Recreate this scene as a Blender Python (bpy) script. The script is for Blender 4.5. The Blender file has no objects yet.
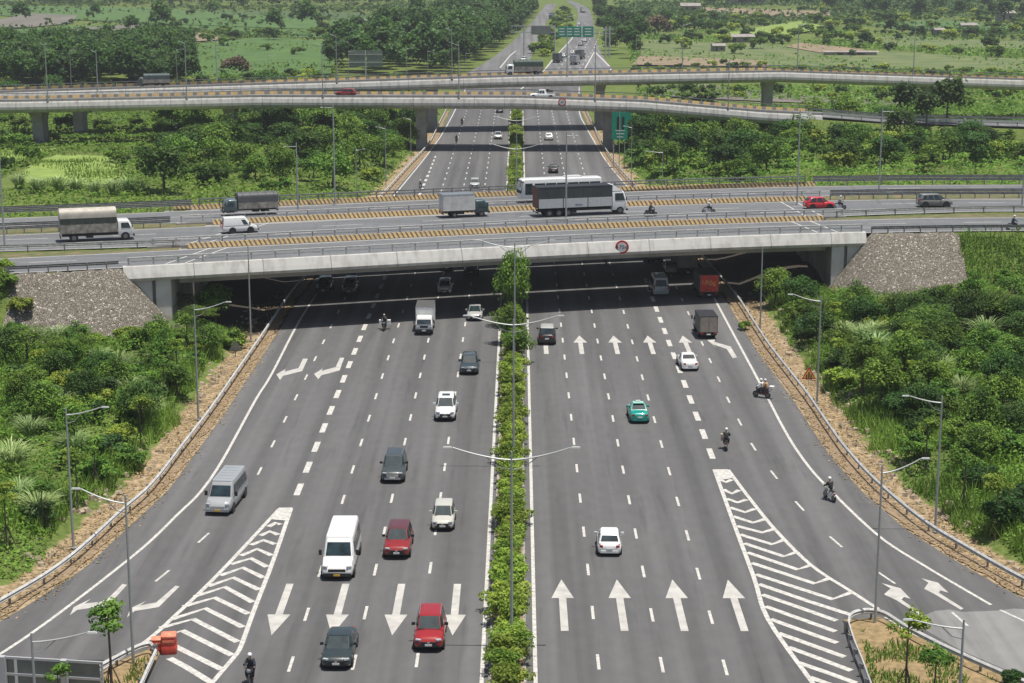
import bpy, bmesh, math, random
import numpy as np
from mathutils import Vector, Matrix, Euler

rnd = random.Random(7)
NR = np.random.RandomState(11)
S = bpy.context.scene
COL = S.collection

# ------------------------------------------------------------ camera, sky, sun, exposure
F = 1793.0; TH = math.atan(396/F); CH = 41.3; YAW = math.atan(7/F)
cam = bpy.data.cameras.new('camera'); camo = bpy.data.objects.new('camera', cam); COL.objects.link(camo)
cam.sensor_width = 36.0; cam.lens = F/1024*36.0; cam.clip_start = 1.0; cam.clip_end = 20000.0
camo.location = (0, 0, CH); camo.rotation_euler = (math.pi/2-TH, 0, YAW)
S.camera = camo

SUNV = Vector((0.155, -0.07, 1.0)).normalized()
W = bpy.data.worlds.new('World'); S.world = W; W.use_nodes = True
nt = W.node_tree; bg = nt.nodes['Background']
sky = nt.nodes.new('ShaderNodeTexSky'); sky.sky_type = 'NISHITA'; sky.sun_disc = False
sky.sun_elevation = math.asin(SUNV.z); sky.sun_rotation = math.atan2(SUNV.x, SUNV.y)
sky.air_density = 1.0; sky.dust_density = 2.5; sky.ozone_density = 1.0
nt.links.new(sky.outputs[0], bg.inputs[0]); bg.inputs[1].default_value = 0.075
sl = bpy.data.lights.new('sun', 'SUN'); sl.energy = 4.5; sl.angle = math.radians(0.6); sl.color = (1.0, 0.955, 0.87)
so = bpy.data.objects.new('sun', sl); COL.objects.link(so)
so.rotation_euler = SUNV.to_track_quat('Z', 'Y').to_euler(); so.location = (0, 0, 300)
S.view_settings.view_transform = 'Standard'; S.view_settings.look = 'None'
S.view_settings.exposure = 0.18; S.view_settings.gamma = 1.0; S.view_settings.use_curve_mapping = False
S.cycles.max_bounces = 6; S.cycles.volume_bounces = 0; S.cycles.transparent_max_bounces = 8
S.cycles.use_denoising = True

def at(x, y, z=0.0):
    """ground (or deck) point of the place that the survey picture shows at x, y"""
    cx, cy = (x-512)/F, (341.5-y)/F
    d = (cx, math.cos(TH)+cy*math.sin(TH), -math.sin(TH)+cy*math.cos(TH))
    c, s = math.cos(YAW), math.sin(YAW)
    t = (z-CH)/d[2]
    return ((d[0]*c-d[1]*s)*t, (d[0]*s+d[1]*c)*t)

# ------------------------------------------------------------ helpers
class MB:
    def __init__(s): s.v = []; s.f = []; s.m = []; s.uv = []
    def add(s, vs, fs, m=0, uv=None):
        b = len(s.v); s.v += [tuple(p) for p in vs]
        for i, f in enumerate(fs):
            s.f.append([b+j for j in f]); s.m.append(m)
            s.uv.append(uv[i] if uv else None)
        return s
    def box(s, c, d, rz=0, m=0, rx=0, taper=(1, 1)):
        M = Matrix.Translation(c) @ Euler((rx, 0, rz)).to_matrix().to_4x4()
        vs = []
        for z in (-.5, .5):
            k = taper if z > 0 else (1, 1)
            for x, y in ((-.5, -.5), (.5, -.5), (.5, .5), (-.5, .5)):
                vs.append(M @ Vector((x*d[0]*k[0], y*d[1]*k[1], z*d[2])))
        return s.add(vs, [(3, 2, 1, 0), (4, 5, 6, 7), (0, 1, 5, 4), (1, 2, 6, 5), (2, 3, 7, 6), (3, 0, 4, 7)], m)
    def tube(s, pts, r, n=6, m=0, caps=True):
        pts = [Vector(p) for p in pts]; rings = []
        rr = r if isinstance(r, (list, tuple)) else [r]*len(pts)
        for i, p in enumerate(pts):
            t = (pts[min(i+1, len(pts)-1)]-pts[max(i-1, 0)]).normalized()
            a = t.cross(Vector((0, 0, 1)))
            if a.length < .05: a = t.cross(Vector((1, 0, 0)))
            a.normalize(); b = t.cross(a)
            rings.append([p+rr[i]*(a*math.cos(2*math.pi*k/n)+b*math.sin(2*math.pi*k/n)) for k in range(n)])
        return s.loft(rings, m, caps)
    def loft(s, rings, m=0, caps=True):
        n = len(rings[0]); vs = [p for r in rings for p in r]; fs = []
        for i in range(len(rings)-1):
            for k in range(n):
                a = i*n+k; b = i*n+(k+1) % n
                fs.append((a, b, b+n, a+n))
        if caps: fs.append(tuple(range(n))[::-1]); fs.append(tuple((len(rings)-1)*n+k for k in range(n)))
        return s.add(vs, fs, m)
    def prism(s, poly, z0, z1, m=0):
        n = len(poly)
        vs = [(p[0], p[1], z0) for p in poly]+[(p[0], p[1], z1) for p in poly]
        fs = [tuple(range(n))[::-1], tuple(range(n, 2*n))]+[(k, (k+1) % n, (k+1) % n+n, k+n) for k in range(n)]
        return s.add(vs, fs, m)
    def disc(s, c, r, axis='x', th=.02, n=20, m=0, r2=None):
        rings = []
        for e, q in ((-.5, r), (.5, r2 if r2 else r)):
            R = []
            for k in range(n):
                a = 2*math.pi*k/n; u, v = q*math.cos(a), q*math.sin(a)
                if axis == 'x': R.append((c[0]+e*th, c[1]+u, c[2]+v))
                elif axis == 'y': R.append((c[0]+u, c[1]+e*th, c[2]+v))
                else: R.append((c[0]+u, c[1]+v, c[2]+e*th))
            rings.append(R)
        return s.loft(rings, m)
    def mesh(s, name, mats, smooth=False):
        me = bpy.data.meshes.new(name); me.from_pydata(s.v, [], s.f)
        for mt in (mats if isinstance(mats, (list, tuple)) else [mats]): me.materials.append(mt)
        me.polygons.foreach_set('material_index', s.m)
        if any(u is not None for u in s.uv):
            L = me.uv_layers.new(name='UVMap')
            for p in me.polygons:
                u = s.uv[p.index]
                if u:
                    for li, q in zip(p.loop_indices, u): L.data[li].uv = q
        bm = bmesh.new(); bm.from_mesh(me)
        if not any(u is not None for u in s.uv): bmesh.ops.recalc_face_normals(bm, faces=bm.faces)
        bm.to_mesh(me); bm.free()
        if smooth:
            me.polygons.foreach_set('use_smooth', [True]*len(me.polygons))
            if smooth is not True: me.set_sharp_from_angle(angle=math.radians(smooth))
        me.update(); return me
    def build(s, name, mats, parent=None, smooth=False, loc=None, bevel=0):
        me = s.mesh(name, mats, smooth if not bevel else False)
        if bevel:
            bm = bmesh.new(); bm.from_mesh(me); bmesh.ops.remove_doubles(bm, verts=bm.verts, dist=.001)
            ed = [e for e in bm.edges if len(e.link_faces) == 2 and e.calc_face_angle(0) > .25]
            bmesh.ops.bevel(bm, geom=ed, offset=bevel, segments=3, affect='EDGES', profile=.6, clamp_overlap=True)
            bm.to_mesh(me); bm.free(); me.polygons.foreach_set('use_smooth', [True]*len(me.polygons)); me.set_sharp_from_angle(angle=math.radians(40))
        return obj(name, me, parent, loc)

def obj(name, me, parent=None, loc=None):
    o = bpy.data.objects.new(name, me); COL.objects.link(o)
    if parent: o.parent = parent
    if loc: o.location = loc
    return o
def tag(o, label, cat, group=None, kind=None):
    if label: o['label'] = label
    if cat: o['category'] = cat
    if group: o['group'] = group
    if kind: o['kind'] = kind
    return o
def thing(name, label, cat, loc=(0, 0, 0), rz=0, group=None):
    o = bpy.data.objects.new(name, None); COL.objects.link(o)
    o.location = loc; o.rotation_euler = (0, 0, rz); o.empty_display_size = .3
    return tag(o, label, cat, group)
def struct(o, kind='structure'): o['kind'] = kind; return o
def dup(root, loc, rz=0, sc=1.0, label=None, group=None, cat=None):
    r = root.copy(); COL.objects.link(r); r.location = loc; r.rotation_euler = (0, 0, rz)
    r.scale = (sc, sc, sc) if not isinstance(sc, tuple) else sc
    if label: r['label'] = label
    if group: r['group'] = group
    if cat: r['category'] = cat
    def rec(a, b):
        for ch in [c for c in a.children]:
            d = ch.copy(); COL.objects.link(d); d.parent = b; rec(ch, d)
    rec(root, r)
    return r

def catmull(pts, n=8):
    P = [Vector(p) for p in pts]; out = []
    for i in range(len(P)-1):
        p0 = P[max(i-1, 0)]; p1 = P[i]; p2 = P[i+1]; p3 = P[min(i+2, len(P)-1)]
        for k in range(n):
            t = k/n
            out.append(.5*((2*p1)+(p2-p0)*t+(2*p0-5*p1+4*p2-p3)*t*t+(3*p1-p0-3*p2+p3)*t**3))
    out.append(P[-1]); return out

def sweep(mb, path, prof, m=0, closed=True, caps=True):
    """sweep profile [(sideways, up)] along path of 3-D points, uv = metres along, metres round"""
    P = [Vector(p) for p in path]; rows = []; L = [0]
    for i in range(1, len(P)): L.append(L[-1]+(P[i]-P[i-1]).length)
    for i, p in enumerate(P):
        t = P[min(i+1, len(P)-1)]-P[max(i-1, 0)]; t.z = 0; t.normalize()
        nrm = Vector((-t.y, t.x, 0))
        rows.append([p+nrm*a+Vector((0, 0, b)) for a, b in prof])
    n = len(prof); V = [0]
    for k in range(1, n+1):
        a = prof[k-1]; b = prof[k % n]; V.append(V[-1]+math.hypot(a[0]-b[0], a[1]-b[1]))
    vs = [q for r in rows for q in r]; fs = []; uv = []
    for i in range(len(P)-1):
        for k in range(n if closed else n-1):
            a = i*n+k; b = i*n+(k+1) % n
            fs.append((a, a+n, b+n, b)); uv.append([(L[i], V[k]), (L[i+1], V[k]), (L[i+1], V[k+1]), (L[i], V[k+1])])
    if closed and caps:
        fs.append(tuple(range(n))); uv.append([(0, 0)]*n)
        fs.append(tuple((len(P)-1)*n+k for k in range(n))[::-1]); uv.append([(0, 0)]*n)
    mb.add(vs, fs, m, uv)
    return mb

# ------------------------------------------------------------ materials
def mat(name, col, rough=.6, metal=0., spec=.5, noise=0., nscale=4., bump=0., coat=0., stretch=None, col2=None, emis=None):
    M = bpy.data.materials.new(name); M.use_nodes = True
    N = M.node_tree.nodes; Lk = M.node_tree.links; b = N['Principled BSDF']
    b.inputs['Base Color'].default_value = (*col, 1); b.inputs['Roughness'].default_value = rough
    b.inputs['Metallic'].default_value = metal; b.inputs['Specular IOR Level'].default_value = spec
    if coat: b.inputs['Coat Weight'].default_value = coat; b.inputs['Coat Roughness'].default_value = .08
    if noise or bump:
        tc = N.new('ShaderNodeTexCoord'); mp = N.new('ShaderNodeMapping'); Lk.new(tc.outputs['Object'], mp.inputs[0])
        if stretch: mp.inputs['Scale'].default_value = stretch
        nz = N.new('ShaderNodeTexNoise'); nz.inputs['Scale'].default_value = nscale; nz.inputs['Detail'].default_value = 6
        Lk.new(mp.outputs[0], nz.inputs[0])
        if noise:
            mx = N.new('ShaderNodeMix'); mx.data_type = 'RGBA'
            c2 = col2 if col2 else tuple(max(0, c*(1-noise)) for c in col)
            c1 = col if col2 else tuple(min(1, c*(1+noise*.6)) for c in col)
            mx.inputs[6].default_value = (*c1, 1); mx.inputs[7].default_value = (*c2, 1)
            rp = N.new('ShaderNodeMapRange'); rp.inputs[1].default_value = .3; rp.inputs[2].default_value = .7
            Lk.new(nz.outputs[0], rp.inputs[0]); Lk.new(rp.outputs[0], mx.inputs[0]); Lk.new(mx.outputs[2], b.inputs['Base Color'])
        if bump:
            bp = N.new('ShaderNodeBump'); bp.inputs['Strength'].default_value = bump; bp.inputs['Distance'].default_value = .05
            Lk.new(nz.outputs[0], bp.inputs['Height']); Lk.new(bp.outputs[0], b.inputs['Normal'])
    return M

def asphalt(name, base, scale_y=.02):
    M = bpy.data.materials.new(name); M.use_nodes = True
    N = M.node_tree.nodes; L = M.node_tree.links; b = N['Principled BSDF']
    geo = N.new('ShaderNodeNewGeometry')
    def noise(sc, stretch, detail=5):
        mp = N.new('ShaderNodeMapping'); mp.inputs['Scale'].default_value = stretch; L.new(geo.outputs['Position'], mp.inputs[0])
        n = N.new('ShaderNodeTexNoise'); n.inputs['Scale'].default_value = sc; n.inputs['Detail'].default_value = detail; L.new(mp.outputs[0], n.inputs[0]); return n.outputs[0]
    def rng(s, a, c, lo, hi):
        r = N.new('ShaderNodeMapRange'); r.inputs[1].default_value = a; r.inputs[2].default_value = c; r.inputs[3].default_value = lo; r.inputs[4].default_value = hi; L.new(s, r.inputs[0]); return r.outputs[0]
    def mul(a, c):
        m = N.new('ShaderNodeMath'); m.operation = 'MULTIPLY'; L.new(a, m.inputs[0]); L.new(c, m.inputs[1]); return m.outputs[0]
    if scale_y < .1:
        s1 = rng(noise(.55, (1, .012, 1), 3), .36, .64, .77, 1.12)     # wheel tracks along the lanes
        s2 = rng(noise(.05, (1, .35, 1), 3), .35, .65, .87, 1.08)        # resurfaced lengths
    else:
        s1 = rng(noise(.5, (.05, 1, 1), 3), .35, .65, .88, 1.1)
        s2 = rng(noise(.06, (.4, 1, 1), 3), .3, .7, .9, 1.1)
    s3 = rng(noise(1.1, (1, .6, 1), 6), .3, .7, .94, 1.06)
    s4 = rng(noise(14, (1, 1, 1), 2), .2, .8, .86, 1.14)
    s5 = rng(noise(.9, (1.4, .09, 1), 7), .58, .72, 1.0, .80)      # oil drips and stains
    v = mul(mul(mul(s1, s2), mul(s3, s4)), s5)
    mx = N.new('ShaderNodeVectorMath'); mx.operation = 'SCALE'; mx.inputs[0].default_value = base; L.new(v, mx.inputs['Scale'])
    L.new(mx.outputs[0], b.inputs['Base Color']); b.inputs['Roughness'].default_value = .85; b.inputs['Specular IOR Level'].default_value = .3
    return M

ASPH = asphalt('asphalt', (.122, .121, .122))
ASPH2 = asphalt('asphalt_cross', (.145, .150, .158), 1)
PALE = asphalt('worn_concrete', (.24, .24, .235))
PAINT = mat('road_paint', (.54, .525, .49), .75, noise=.34, nscale=3.2)
PAINTO = mat('road_paint_dull', (.47, .455, .425), .8, noise=.22, nscale=1.1)
CONC = mat('concrete', (.36, .345, .325), .85, noise=.3, nscale=.35, bump=.2)
CONCL = mat('concrete_light', (.60, .58, .55), .85, noise=.2, nscale=.5, bump=.1)
STEEL = mat('galvanised_steel', (.54, .535, .52), .6, .0, noise=.25, nscale=3)
STEELD = mat('weathered_steel', (.23, .23, .23), .6, .3, noise=.3, nscale=2)
POLE = mat('pole_steel', (.40, .42, .42), .5, .3)
SOIL = mat('dry_soil_leaf_litter', (.34, .245, .15), .95, noise=.5, nscale=2.6, col2=(.17, .125, .08), bump=.6)
KERB = mat('kerb_concrete', (.36, .33, .29), .9, noise=.35, nscale=1.5)

def stripes(name, period, duty, slant, ca, cb, dirt=.35):
    M = bpy.data.materials.new(name); M.use_nodes = True
    N = M.node_tree.nodes; L = M.node_tree.links; b = N['Principled BSDF']; b.inputs['Roughness'].default_value = .75
    uv = N.new('ShaderNodeUVMap'); sp = N.new('ShaderNodeSeparateXYZ'); L.new(uv.outputs[0], sp.inputs[0])
    a = N.new('ShaderNodeMath'); a.operation = 'MULTIPLY_ADD'; a.inputs[1].default_value = slant; L.new(sp.outputs[1], a.inputs[0]); L.new(sp.outputs[0], a.inputs[2])
    d = N.new('ShaderNodeMath'); d.operation = 'DIVIDE'; d.inputs[1].default_value = period; L.new(a.outputs[0], d.inputs[0])
    fr = N.new('ShaderNodeMath'); fr.operation = 'FRACT'; L.new(d.outputs[0], fr.inputs[0])
    gt = N.new('ShaderNodeMath'); gt.operation = 'GREATER_THAN'; gt.inputs[1].default_value = duty; L.new(fr.outputs[0], gt.inputs[0])
    mx = N.new('ShaderNodeMix'); mx.data_type = 'RGBA'; mx.inputs[6].default_value = (*ca, 1); mx.inputs[7].default_value = (*cb, 1); L.new(gt.outputs[0], mx.inputs[0])
    nz = N.new('ShaderNodeTexNoise'); nz.inputs['Scale'].default_value = 1.3; nz.inputs['Detail'].default_value = 5
    g = N.new('ShaderNodeNewGeometry'); mpv = N.new('ShaderNodeMapping'); mpv.inputs['Scale'].default_value = (1, 1, .16); L.new(g.outputs['Position'], mpv.inputs[0]); L.new(mpv.outputs[0], nz.inputs[0])
    m2 = N.new('ShaderNodeMix'); m2.data_type = 'RGBA'; m2.inputs[7].default_value = (.25, .23, .2, 1)
    r = N.new('ShaderNodeMapRange'); r.inputs[1].default_value = .45; r.inputs[2].default_value = .8; r.inputs[4].default_value = dirt*1.6; L.new(nz.outputs[0], r.inputs[0])
    L.new(r.outputs[0], m2.inputs[0]); L.new(mx.outputs[2], m2.inputs[6]); L.new(m2.outputs[2], b.inputs['Base Color'])
    return M
STRIPE = stripes('yellow_black_stripes', .56, .6, -.5, (.66, .46, .20), (.13, .11, .085), .3)
STRIPE2 = stripes('yellow_grey_blocks', 2.35, .62, 0, (.72, .49, .20), (.24, .23, .21))
PANELS = stripes('concrete_panels', 7.5, .985, 0, (.55, .54, .515), (.28, .27, .25), .42)
PANELSW = stripes('weathered_panels', 6.2, .975, 0, (.46, .455, .44), (.27, .27, .26), .6)
PARA = stripes('weathered_parapet', 3.1, .95, 0, (.30, .29, .28), (.16, .16, .16), .6)

# ------------------------------------------------------------ lay of the land
GL = [(60, -60), (85, -42.5), (96, -37.2), (107.4, -32.9), (115.3, -30.6), (126.4, -29.2), (133.4, -28.3), (144.7, -28), (156, -27.7), (183, -27.5), (210, -27.4), (226.5, -26.8), (299, -22.9), (379, -19.0), (463, -18.5), (560, -17.5), (640, -15), (760, -8), (900, 2), (1100, 12), (1400, 26)]
GR = [(60, 62), (90, 44), (100, 38.7), (106, 35.8), (111.7, 33.2), (118.1, 31), (124, 29.3), (133.6, 27.8), (142.6, 27.1), (150.4, 26.9), (161.5, 26.8), (183, 26.1), (210, 25.9), (260, 23.6), (299, 20.9), (340, 18.6), (379, 17.5), (463, 17.0), (540, 20), (640, 29), (760, 37), (900, 43), (1100, 52), (1400, 66)]
def gl(y): return float(np.interp(y, [p[0] for p in GL], [p[1] for p in GL]))
def gr(y): return float(np.interp(y, [p[0] for p in GR], [p[1] for p in GR]))
ZD = 7.8
_f = [at(x, y, 8.0) for x, y in ((118.7, 267.5), (256, 260), (381, 253), (512, 246), (612, 241), (768, 235.5), (868, 232))]
_f = [(-56, _f[0][1]-3.8)]+_f+[(58, _f[-1][1]+1.6)]
FC = np.polyfit([p[0] for p in _f], [p[1] for p in _f], 3)
def fr(x):
    x = np.asarray(x, float); xc = np.clip(x, -60, 60)
    y = np.polyval(FC, xc); sl = np.polyval(np.polyder(FC), xc)
    return y+(x-xc)*np.where(x > 0, .02, .25)
FW = 44.2      # depth of the whole overpass band
def curve_at(dy, z, x0, x1, n=40): return [(x, float(fr(x))+dy, z) for x in np.linspace(x0, x1, n)]
XL, XR = -37.3, 37.2           # abutment faces

F2 = [(-200, 374, 9.9), (-101, 377.7, 10.2), (-54, 382, 10.8), (0, 380.5, 10.8), (25, 380, 10.0), (50, 380, 7.9), (63, 381, 7.2), (77, 380.5, 6.1), (105, 381, 5.3), (200, 384, 5.0)]
F1 = [(-200, 372, 9.6), (-110, 395, 10.2), (-58, 409, 11.0), (0, 418, 12.2), (60, 426, 12.7), (121, 437, 10.0), (220, 452, 7)]
F1 = [(a, b+(3 if a > -80 else 6), c) for a, b, c in F1]
def fly(Fp, x):
    x = np.asarray(x, float); a = np.array(Fp)
    return np.interp(x, a[:, 0], a[:, 1]), np.interp(x, a[:, 0], a[:, 2])
FLW = 13.0

def proj(x, y, z=0.):
    c, s = math.cos(-YAW), math.sin(-YAW); X, Y = x*c-y*s, x*s+y*c; Z = z-CH
    d = Y*math.cos(TH)-Z*math.sin(TH); u = Y*math.sin(TH)+Z*math.cos(TH); return 512+F*X/d, 341.5-F*u/d
def _vn(x, y, sc, seed):
    """cheap smooth value noise"""
    x = x/sc+seed*17.3; y = y/sc+seed*9.1
    xi = np.floor(x).astype(int); yi = np.floor(y).astype(int); xf = x-xi; yf = y-yi
    def h(a, b): v = np.sin(a*127.1+b*311.7+seed*74.7)*43758.5453; return v-np.floor(v)
    u = xf*xf*(3-2*xf); w = yf*yf*(3-2*yf)
    return (h(xi, yi)*(1-u)+h(xi+1, yi)*u)*(1-w)+(h(xi, yi+1)*(1-u)+h(xi+1, yi+1)*u)*w
def emb(x, y):
    f = fr(x); e = np.full_like(x, -9.0)
    fl = fr(np.minimum(x, -42)); fr_ = fr(np.maximum(x, 42.5))
    dl = np.hypot(1.55*np.maximum(0, x+42.4), np.maximum(0, np.maximum(fl-y, y-(fl+FW))))
    dr = np.hypot(1.55*np.maximum(0, 42.2-x), np.maximum(0, np.maximum(fr_-y, y-(fr_+FW))))
    d = np.minimum(dl, dr)
    e = 7.7-np.maximum(0, d-.4)/1.22
    under = (x > XL-2) & (x < XR+2) & (y > f+.3) & (y < f+FW+.3)
    inside = ((x <= XL-1.2) | (x >= XR+1.2)) & (y > f+np.where(np.abs(x) < 43.2, 1.7, -.1)) & (y < f+FW+.1)
    e = np.where(inside, 7.7, e); e = np.where(under & ~inside, -9, e)
    return e
def hgt(x, y):
    x = np.asarray(x, float); y = np.asarray(y, float)
    L = np.interp(y, [p[0] for p in GL], [p[1] for p in GL]); R = np.interp(y, [p[0] for p in GR], [p[1] for p in GR])
    d = np.maximum(L-x, x-R)
    sm = lambda a, b, v: np.clip((v-a)/(b-a), 0, 1)**2*(3-2*np.clip((v-a)/(b-a), 0, 1))
    near = 1-sm(300, 420, y)
    h = -.06+sm(1.6, 9, d)*(.35+near*(1.0+.035*np.clip(d-9, 0, 40)))+sm(2, 8, d)*(_vn(x, y, 9, 1)-.5)*1.1*near+sm(1, 3, d)*(_vn(x, y, 2.2, 3)-.5)*.25*near
    h = h-.2*np.exp(-((d-2.4)/.8)**2)*near
    h = np.where(y > 520, -.06, h)
    e = emb(x, y)+(_vn(x, y, 1.7, 5)-.5)*.12
    ok = (np.abs(x) < 400) & (y < 330)
    h = np.where(ok, np.maximum(h, np.where(d > .8, e, -9)), h)
    y2, z2 = fly(F2, x); dd = np.maximum(0, np.maximum(y2-FLW-y, y-y2))
    h = np.where((x > 58) & (np.abs(y-375) < 40), np.maximum(h, z2-.5-dd/1.5), h)
    return h

def atg(px, py, n=14):
    """where the line of sight through px, py meets the modelled ground"""
    z = 0.
    for _ in range(n): x, y = at(px, py, z); z = .5*z+.5*float(hgt(x, y))
    return at(px, py, z)
def on_stone(x, y, m=1.0):
    return float(emb(np.array([x]), np.array([y]))[0]) > .9 and y < float(fr(x))+1 and (-54-m < x < -30 or 30 < x < 53+m)

# ------------------------------------------------------------ terrain sheet
def ground_mat():
    M = bpy.data.materials.new('ground_soil_and_grass'); M.use_nodes = True
    N = M.node_tree.nodes; L = M.node_tree.links; b = N['Principled BSDF']; b.inputs['Roughness'].default_value = .95; b.inputs['Specular IOR Level'].default_value = .15
    g = N.new('ShaderNodeNewGeometry')
    def nz(sc, d=6):
        n = N.new('ShaderNodeTexNoise'); n.inputs['Scale'].default_value = sc; n.inputs['Detail'].default_value = d; L.new(g.outputs['Position'], n.inputs[0]); return n.outputs[0]
    def ramp(f, st):
        r = N.new('ShaderNodeValToRGB'); L.new(f, r.inputs[0]); e = r.color_ramp.elements
        e[0].position, e[0].color = st[0][0], (*st[0][1], 1); e[1].position, e[1].color = st[-1][0], (*st[-1][1], 1)
        for p, c in st[1:-1]: q = e.new(p); q.color = (*c, 1)
        return r.outputs[0]
    grass = ramp(nz(.035, 9), [(.25, (.05, .085, .02)), (.42, (.10, .14, .035)), (.5, (.15, .20, .05)), (.6, (.10, .14, .035)), (.8, (.20, .20, .08))])
    fine = ramp(nz(2.2, 9), [(.3, (.03, .055, .012)), (.7, (.19, .24, .06))])
    mg = N.new('ShaderNodeMix'); mg.data_type = 'RGBA'; mg.inputs[0].default_value = .5; L.new(grass, mg.inputs[6]); L.new(fine, mg.inputs[7])
    soil = ramp(nz(2.6, 8), [(.25, (.13, .10, .06)), (.42, (.24, .18, .10)), (.6, (.40, .30, .19)), (.8, (.52, .44, .33))])
    a = N.new('ShaderNodeAttribute'); a.attribute_name = 'soil'
    m = N.new('ShaderNodeMix'); m.data_type = 'RGBA'; L.new(mg.outputs[2], m.inputs[6]); L.new(soil, m.inputs[7])
    ad = N.new('ShaderNodeMath'); ad.operation = 'ADD'; L.new(a.outputs['Fac'], ad.inputs[0])
    n2 = N.new('ShaderNodeMath'); n2.operation = 'SUBTRACT'; n2.inputs[1].default_value = .5; L.new(nz(.6), n2.inputs[0])
    n3 = N.new('ShaderNodeMath'); n3.operation = 'MULTIPLY'; n3.inputs[1].default_value = .9; L.new(n2.outputs[0], n3.inputs[0]); L.new(n3.outputs[0], ad.inputs[1])
    r = N.new('ShaderNodeMapRange'); r.inputs[1].default_value = .42; r.inputs[2].default_value = .58; L.new(ad.outputs[0], r.inputs[0])
    L.new(r.outputs[0], m.inputs[0])
    au = N.new('ShaderNodeAttribute'); au.attribute_name = 'underpass_shade'; md_ = N.new('ShaderNodeMix'); md_.data_type = 'RGBA'; md_.inputs[7].default_value = (.055, .048, .04, 1); L.new(au.outputs['Fac'], md_.inputs[0]); L.new(m.outputs[2], md_.inputs[6]); L.new(md_.outputs[2], b.inputs['Base Color'])  # dark earth tone painted in to deepen the shade under the overpass
    bp = N.new('ShaderNodeBump'); bp.inputs['Strength'].default_value = .7; bp.inputs['Distance'].default_value = .15; L.new(nz(3), bp.inputs['Height']); L.new(bp.outputs[0], b.inputs['Normal'])
    return M

def grid_mesh(name, xs, ys, hf, m, attr=None, smooth=True):
    X, Y = np.meshgrid(xs, ys); Z = hf(X, Y); n, k = X.shape
    me = bpy.data.meshes.new(name)
    co = np.stack([X.ravel(), Y.ravel(), Z.ravel()], 1)
    i = np.arange((n-1)*(k-1)); r = i//(k-1); c = i % (k-1); a = r*k+c
    q = np.stack([a, a+1, a+k+1, a+k], 1)
    me.vertices.add(len(co)); me.vertices.foreach_set('co', co.ravel())
    me.loops.add(q.size); me.loops.foreach_set('vertex_index', q.ravel().astype(np.int32))
    me.polygons.add(len(q)); me.polygons.foreach_set('loop_start', np.arange(0, q.size, 4, dtype=np.int32)); me.polygons.foreach_set('loop_total', np.full(len(q), 4, np.int32))
    me.update(calc_edges=True); me.materials.append(m)
    if attr:
        for nm, fn in attr.items():
            A = me.attributes.new(nm, 'FLOAT', 'POINT'); A.data.foreach_set('value', fn(X, Y).ravel().astype(np.float32))
    if smooth: me.polygons.foreach_set('use_smooth', np.ones(len(q), bool))
    return me
xs = np.concatenate([-np.geomspace(3500, 150, 26), np.arange(-146, 146.1, 1.25), np.geomspace(150, 3500, 26)])
ys = np.concatenate([[-200, 0, 30, 50, 60, 70], np.arange(80, 300, 1.25), np.arange(300, 470, 2.5), np.arange(470, 700, 10), np.geomspace(710, 9000, 40)])
def soilf(X, Y):
    L = np.interp(Y, [p[0] for p in GL], [p[1] for p in GL]); R = np.interp(Y, [p[0] for p in GR], [p[1] for p in GR])
    d = np.maximum(L-X, X-R); s = 1-np.clip((d-1.5)/2.4, 0, 1)
    s = np.where(Y > 330, s*np.clip((470-Y)/100, 0, 1), s)
    f = fr(X); u = (np.abs(X) < 40) & (Y > f-2) & (Y < f+FW+2)
    return np.where(u, 1.3, s)
underpass_shadef = lambda X, Y: ((np.abs(X) < 38) & (Y > fr(X)-1) & (Y < fr(X)+FW+1)).astype(float)  # deck footprint, where the underpass shade is put into the ground colour
ter = obj('ground', grid_mesh('ground', xs, ys, hgt, ground_mat(), {'soil': soilf, 'underpass_shade': underpass_shadef})); struct(ter)

# ------------------------------------------------------------ roads
def strip(name, left, right, z, m, n=1):
    vs = []; fs = []
    for a, b in zip(left, right):
        for k in range(n+1):
            t = k/n; vs.append((a[0]*(1-t)+b[0]*t, a[1]*(1-t)+b[1]*t, z if not callable(z) else z(a)))
    for i in range(len(left)-1):
        for k in range(n):
            q = i*(n+1)+k; fs.append((q, q+1, q+n+2, q+n+1))
    me = bpy.data.meshes.new(name); me.from_pydata(vs, [], fs); me.materials.append(m); me.update()
    o = obj(name, me); struct(o); return o
yy = list(np.arange(62, 620, 2.0))
strip('highway_road', [(gl(y)+1.1, y) for y in yy], [(gr(y)-1.25, y) for y in yy], 0.0, ASPH, 1)
# worn pale length of the slip road at the right
def poly(name, pts, z, m):
    mb = MB(); mb.add([(p[0], p[1], z) for p in pts], [tuple(range(len(pts)))])
    me = mb.mesh(name, m); o = obj(name, me)
    return o
o = poly('slip_road_patch', [at(*p) for p in ((917, 618), (935, 611), (950, 609.5), (962, 612), (1000, 610.5), (1014, 608.5), (1060, 612), (1100, 683), (1020, 676), (960, 650), (920, 627), (905, 620))], .004, PALE); struct(o)
# dirt washed over the asphalt along both guardrails
DUST = mat('dusty_shoulder', (.24, .19, .135), .95, noise=.5, nscale=.8, col2=(.13, .115, .10))
def edge_band(name, fn, a, b, y0, y1, z, m, seed):
    l = []; r = []
    for y in np.arange(y0, y1, .35):
        w = a+(b-a)*float(_vn(np.array([y]), np.array([seed*3.]), 1.7, seed)[0])*.6+(b-a)*.4*float(_vn(np.array([y]), np.array([seed*5.]), .7, seed+1)[0])
        l.append((fn(y), y)); r.append((fn(y)+w, y))
    return strip(name, l, r, z, m)
edge_band('leaf_litter_strip', lambda y: gl(y)-.3, .6, 1.5, 62, 460, .008, SOIL, 2)
edge_band('leaf_litter_strip', lambda y: gr(y)+.3, -.8, -1.7, 62, 460, .008, SOIL, 4)
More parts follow.
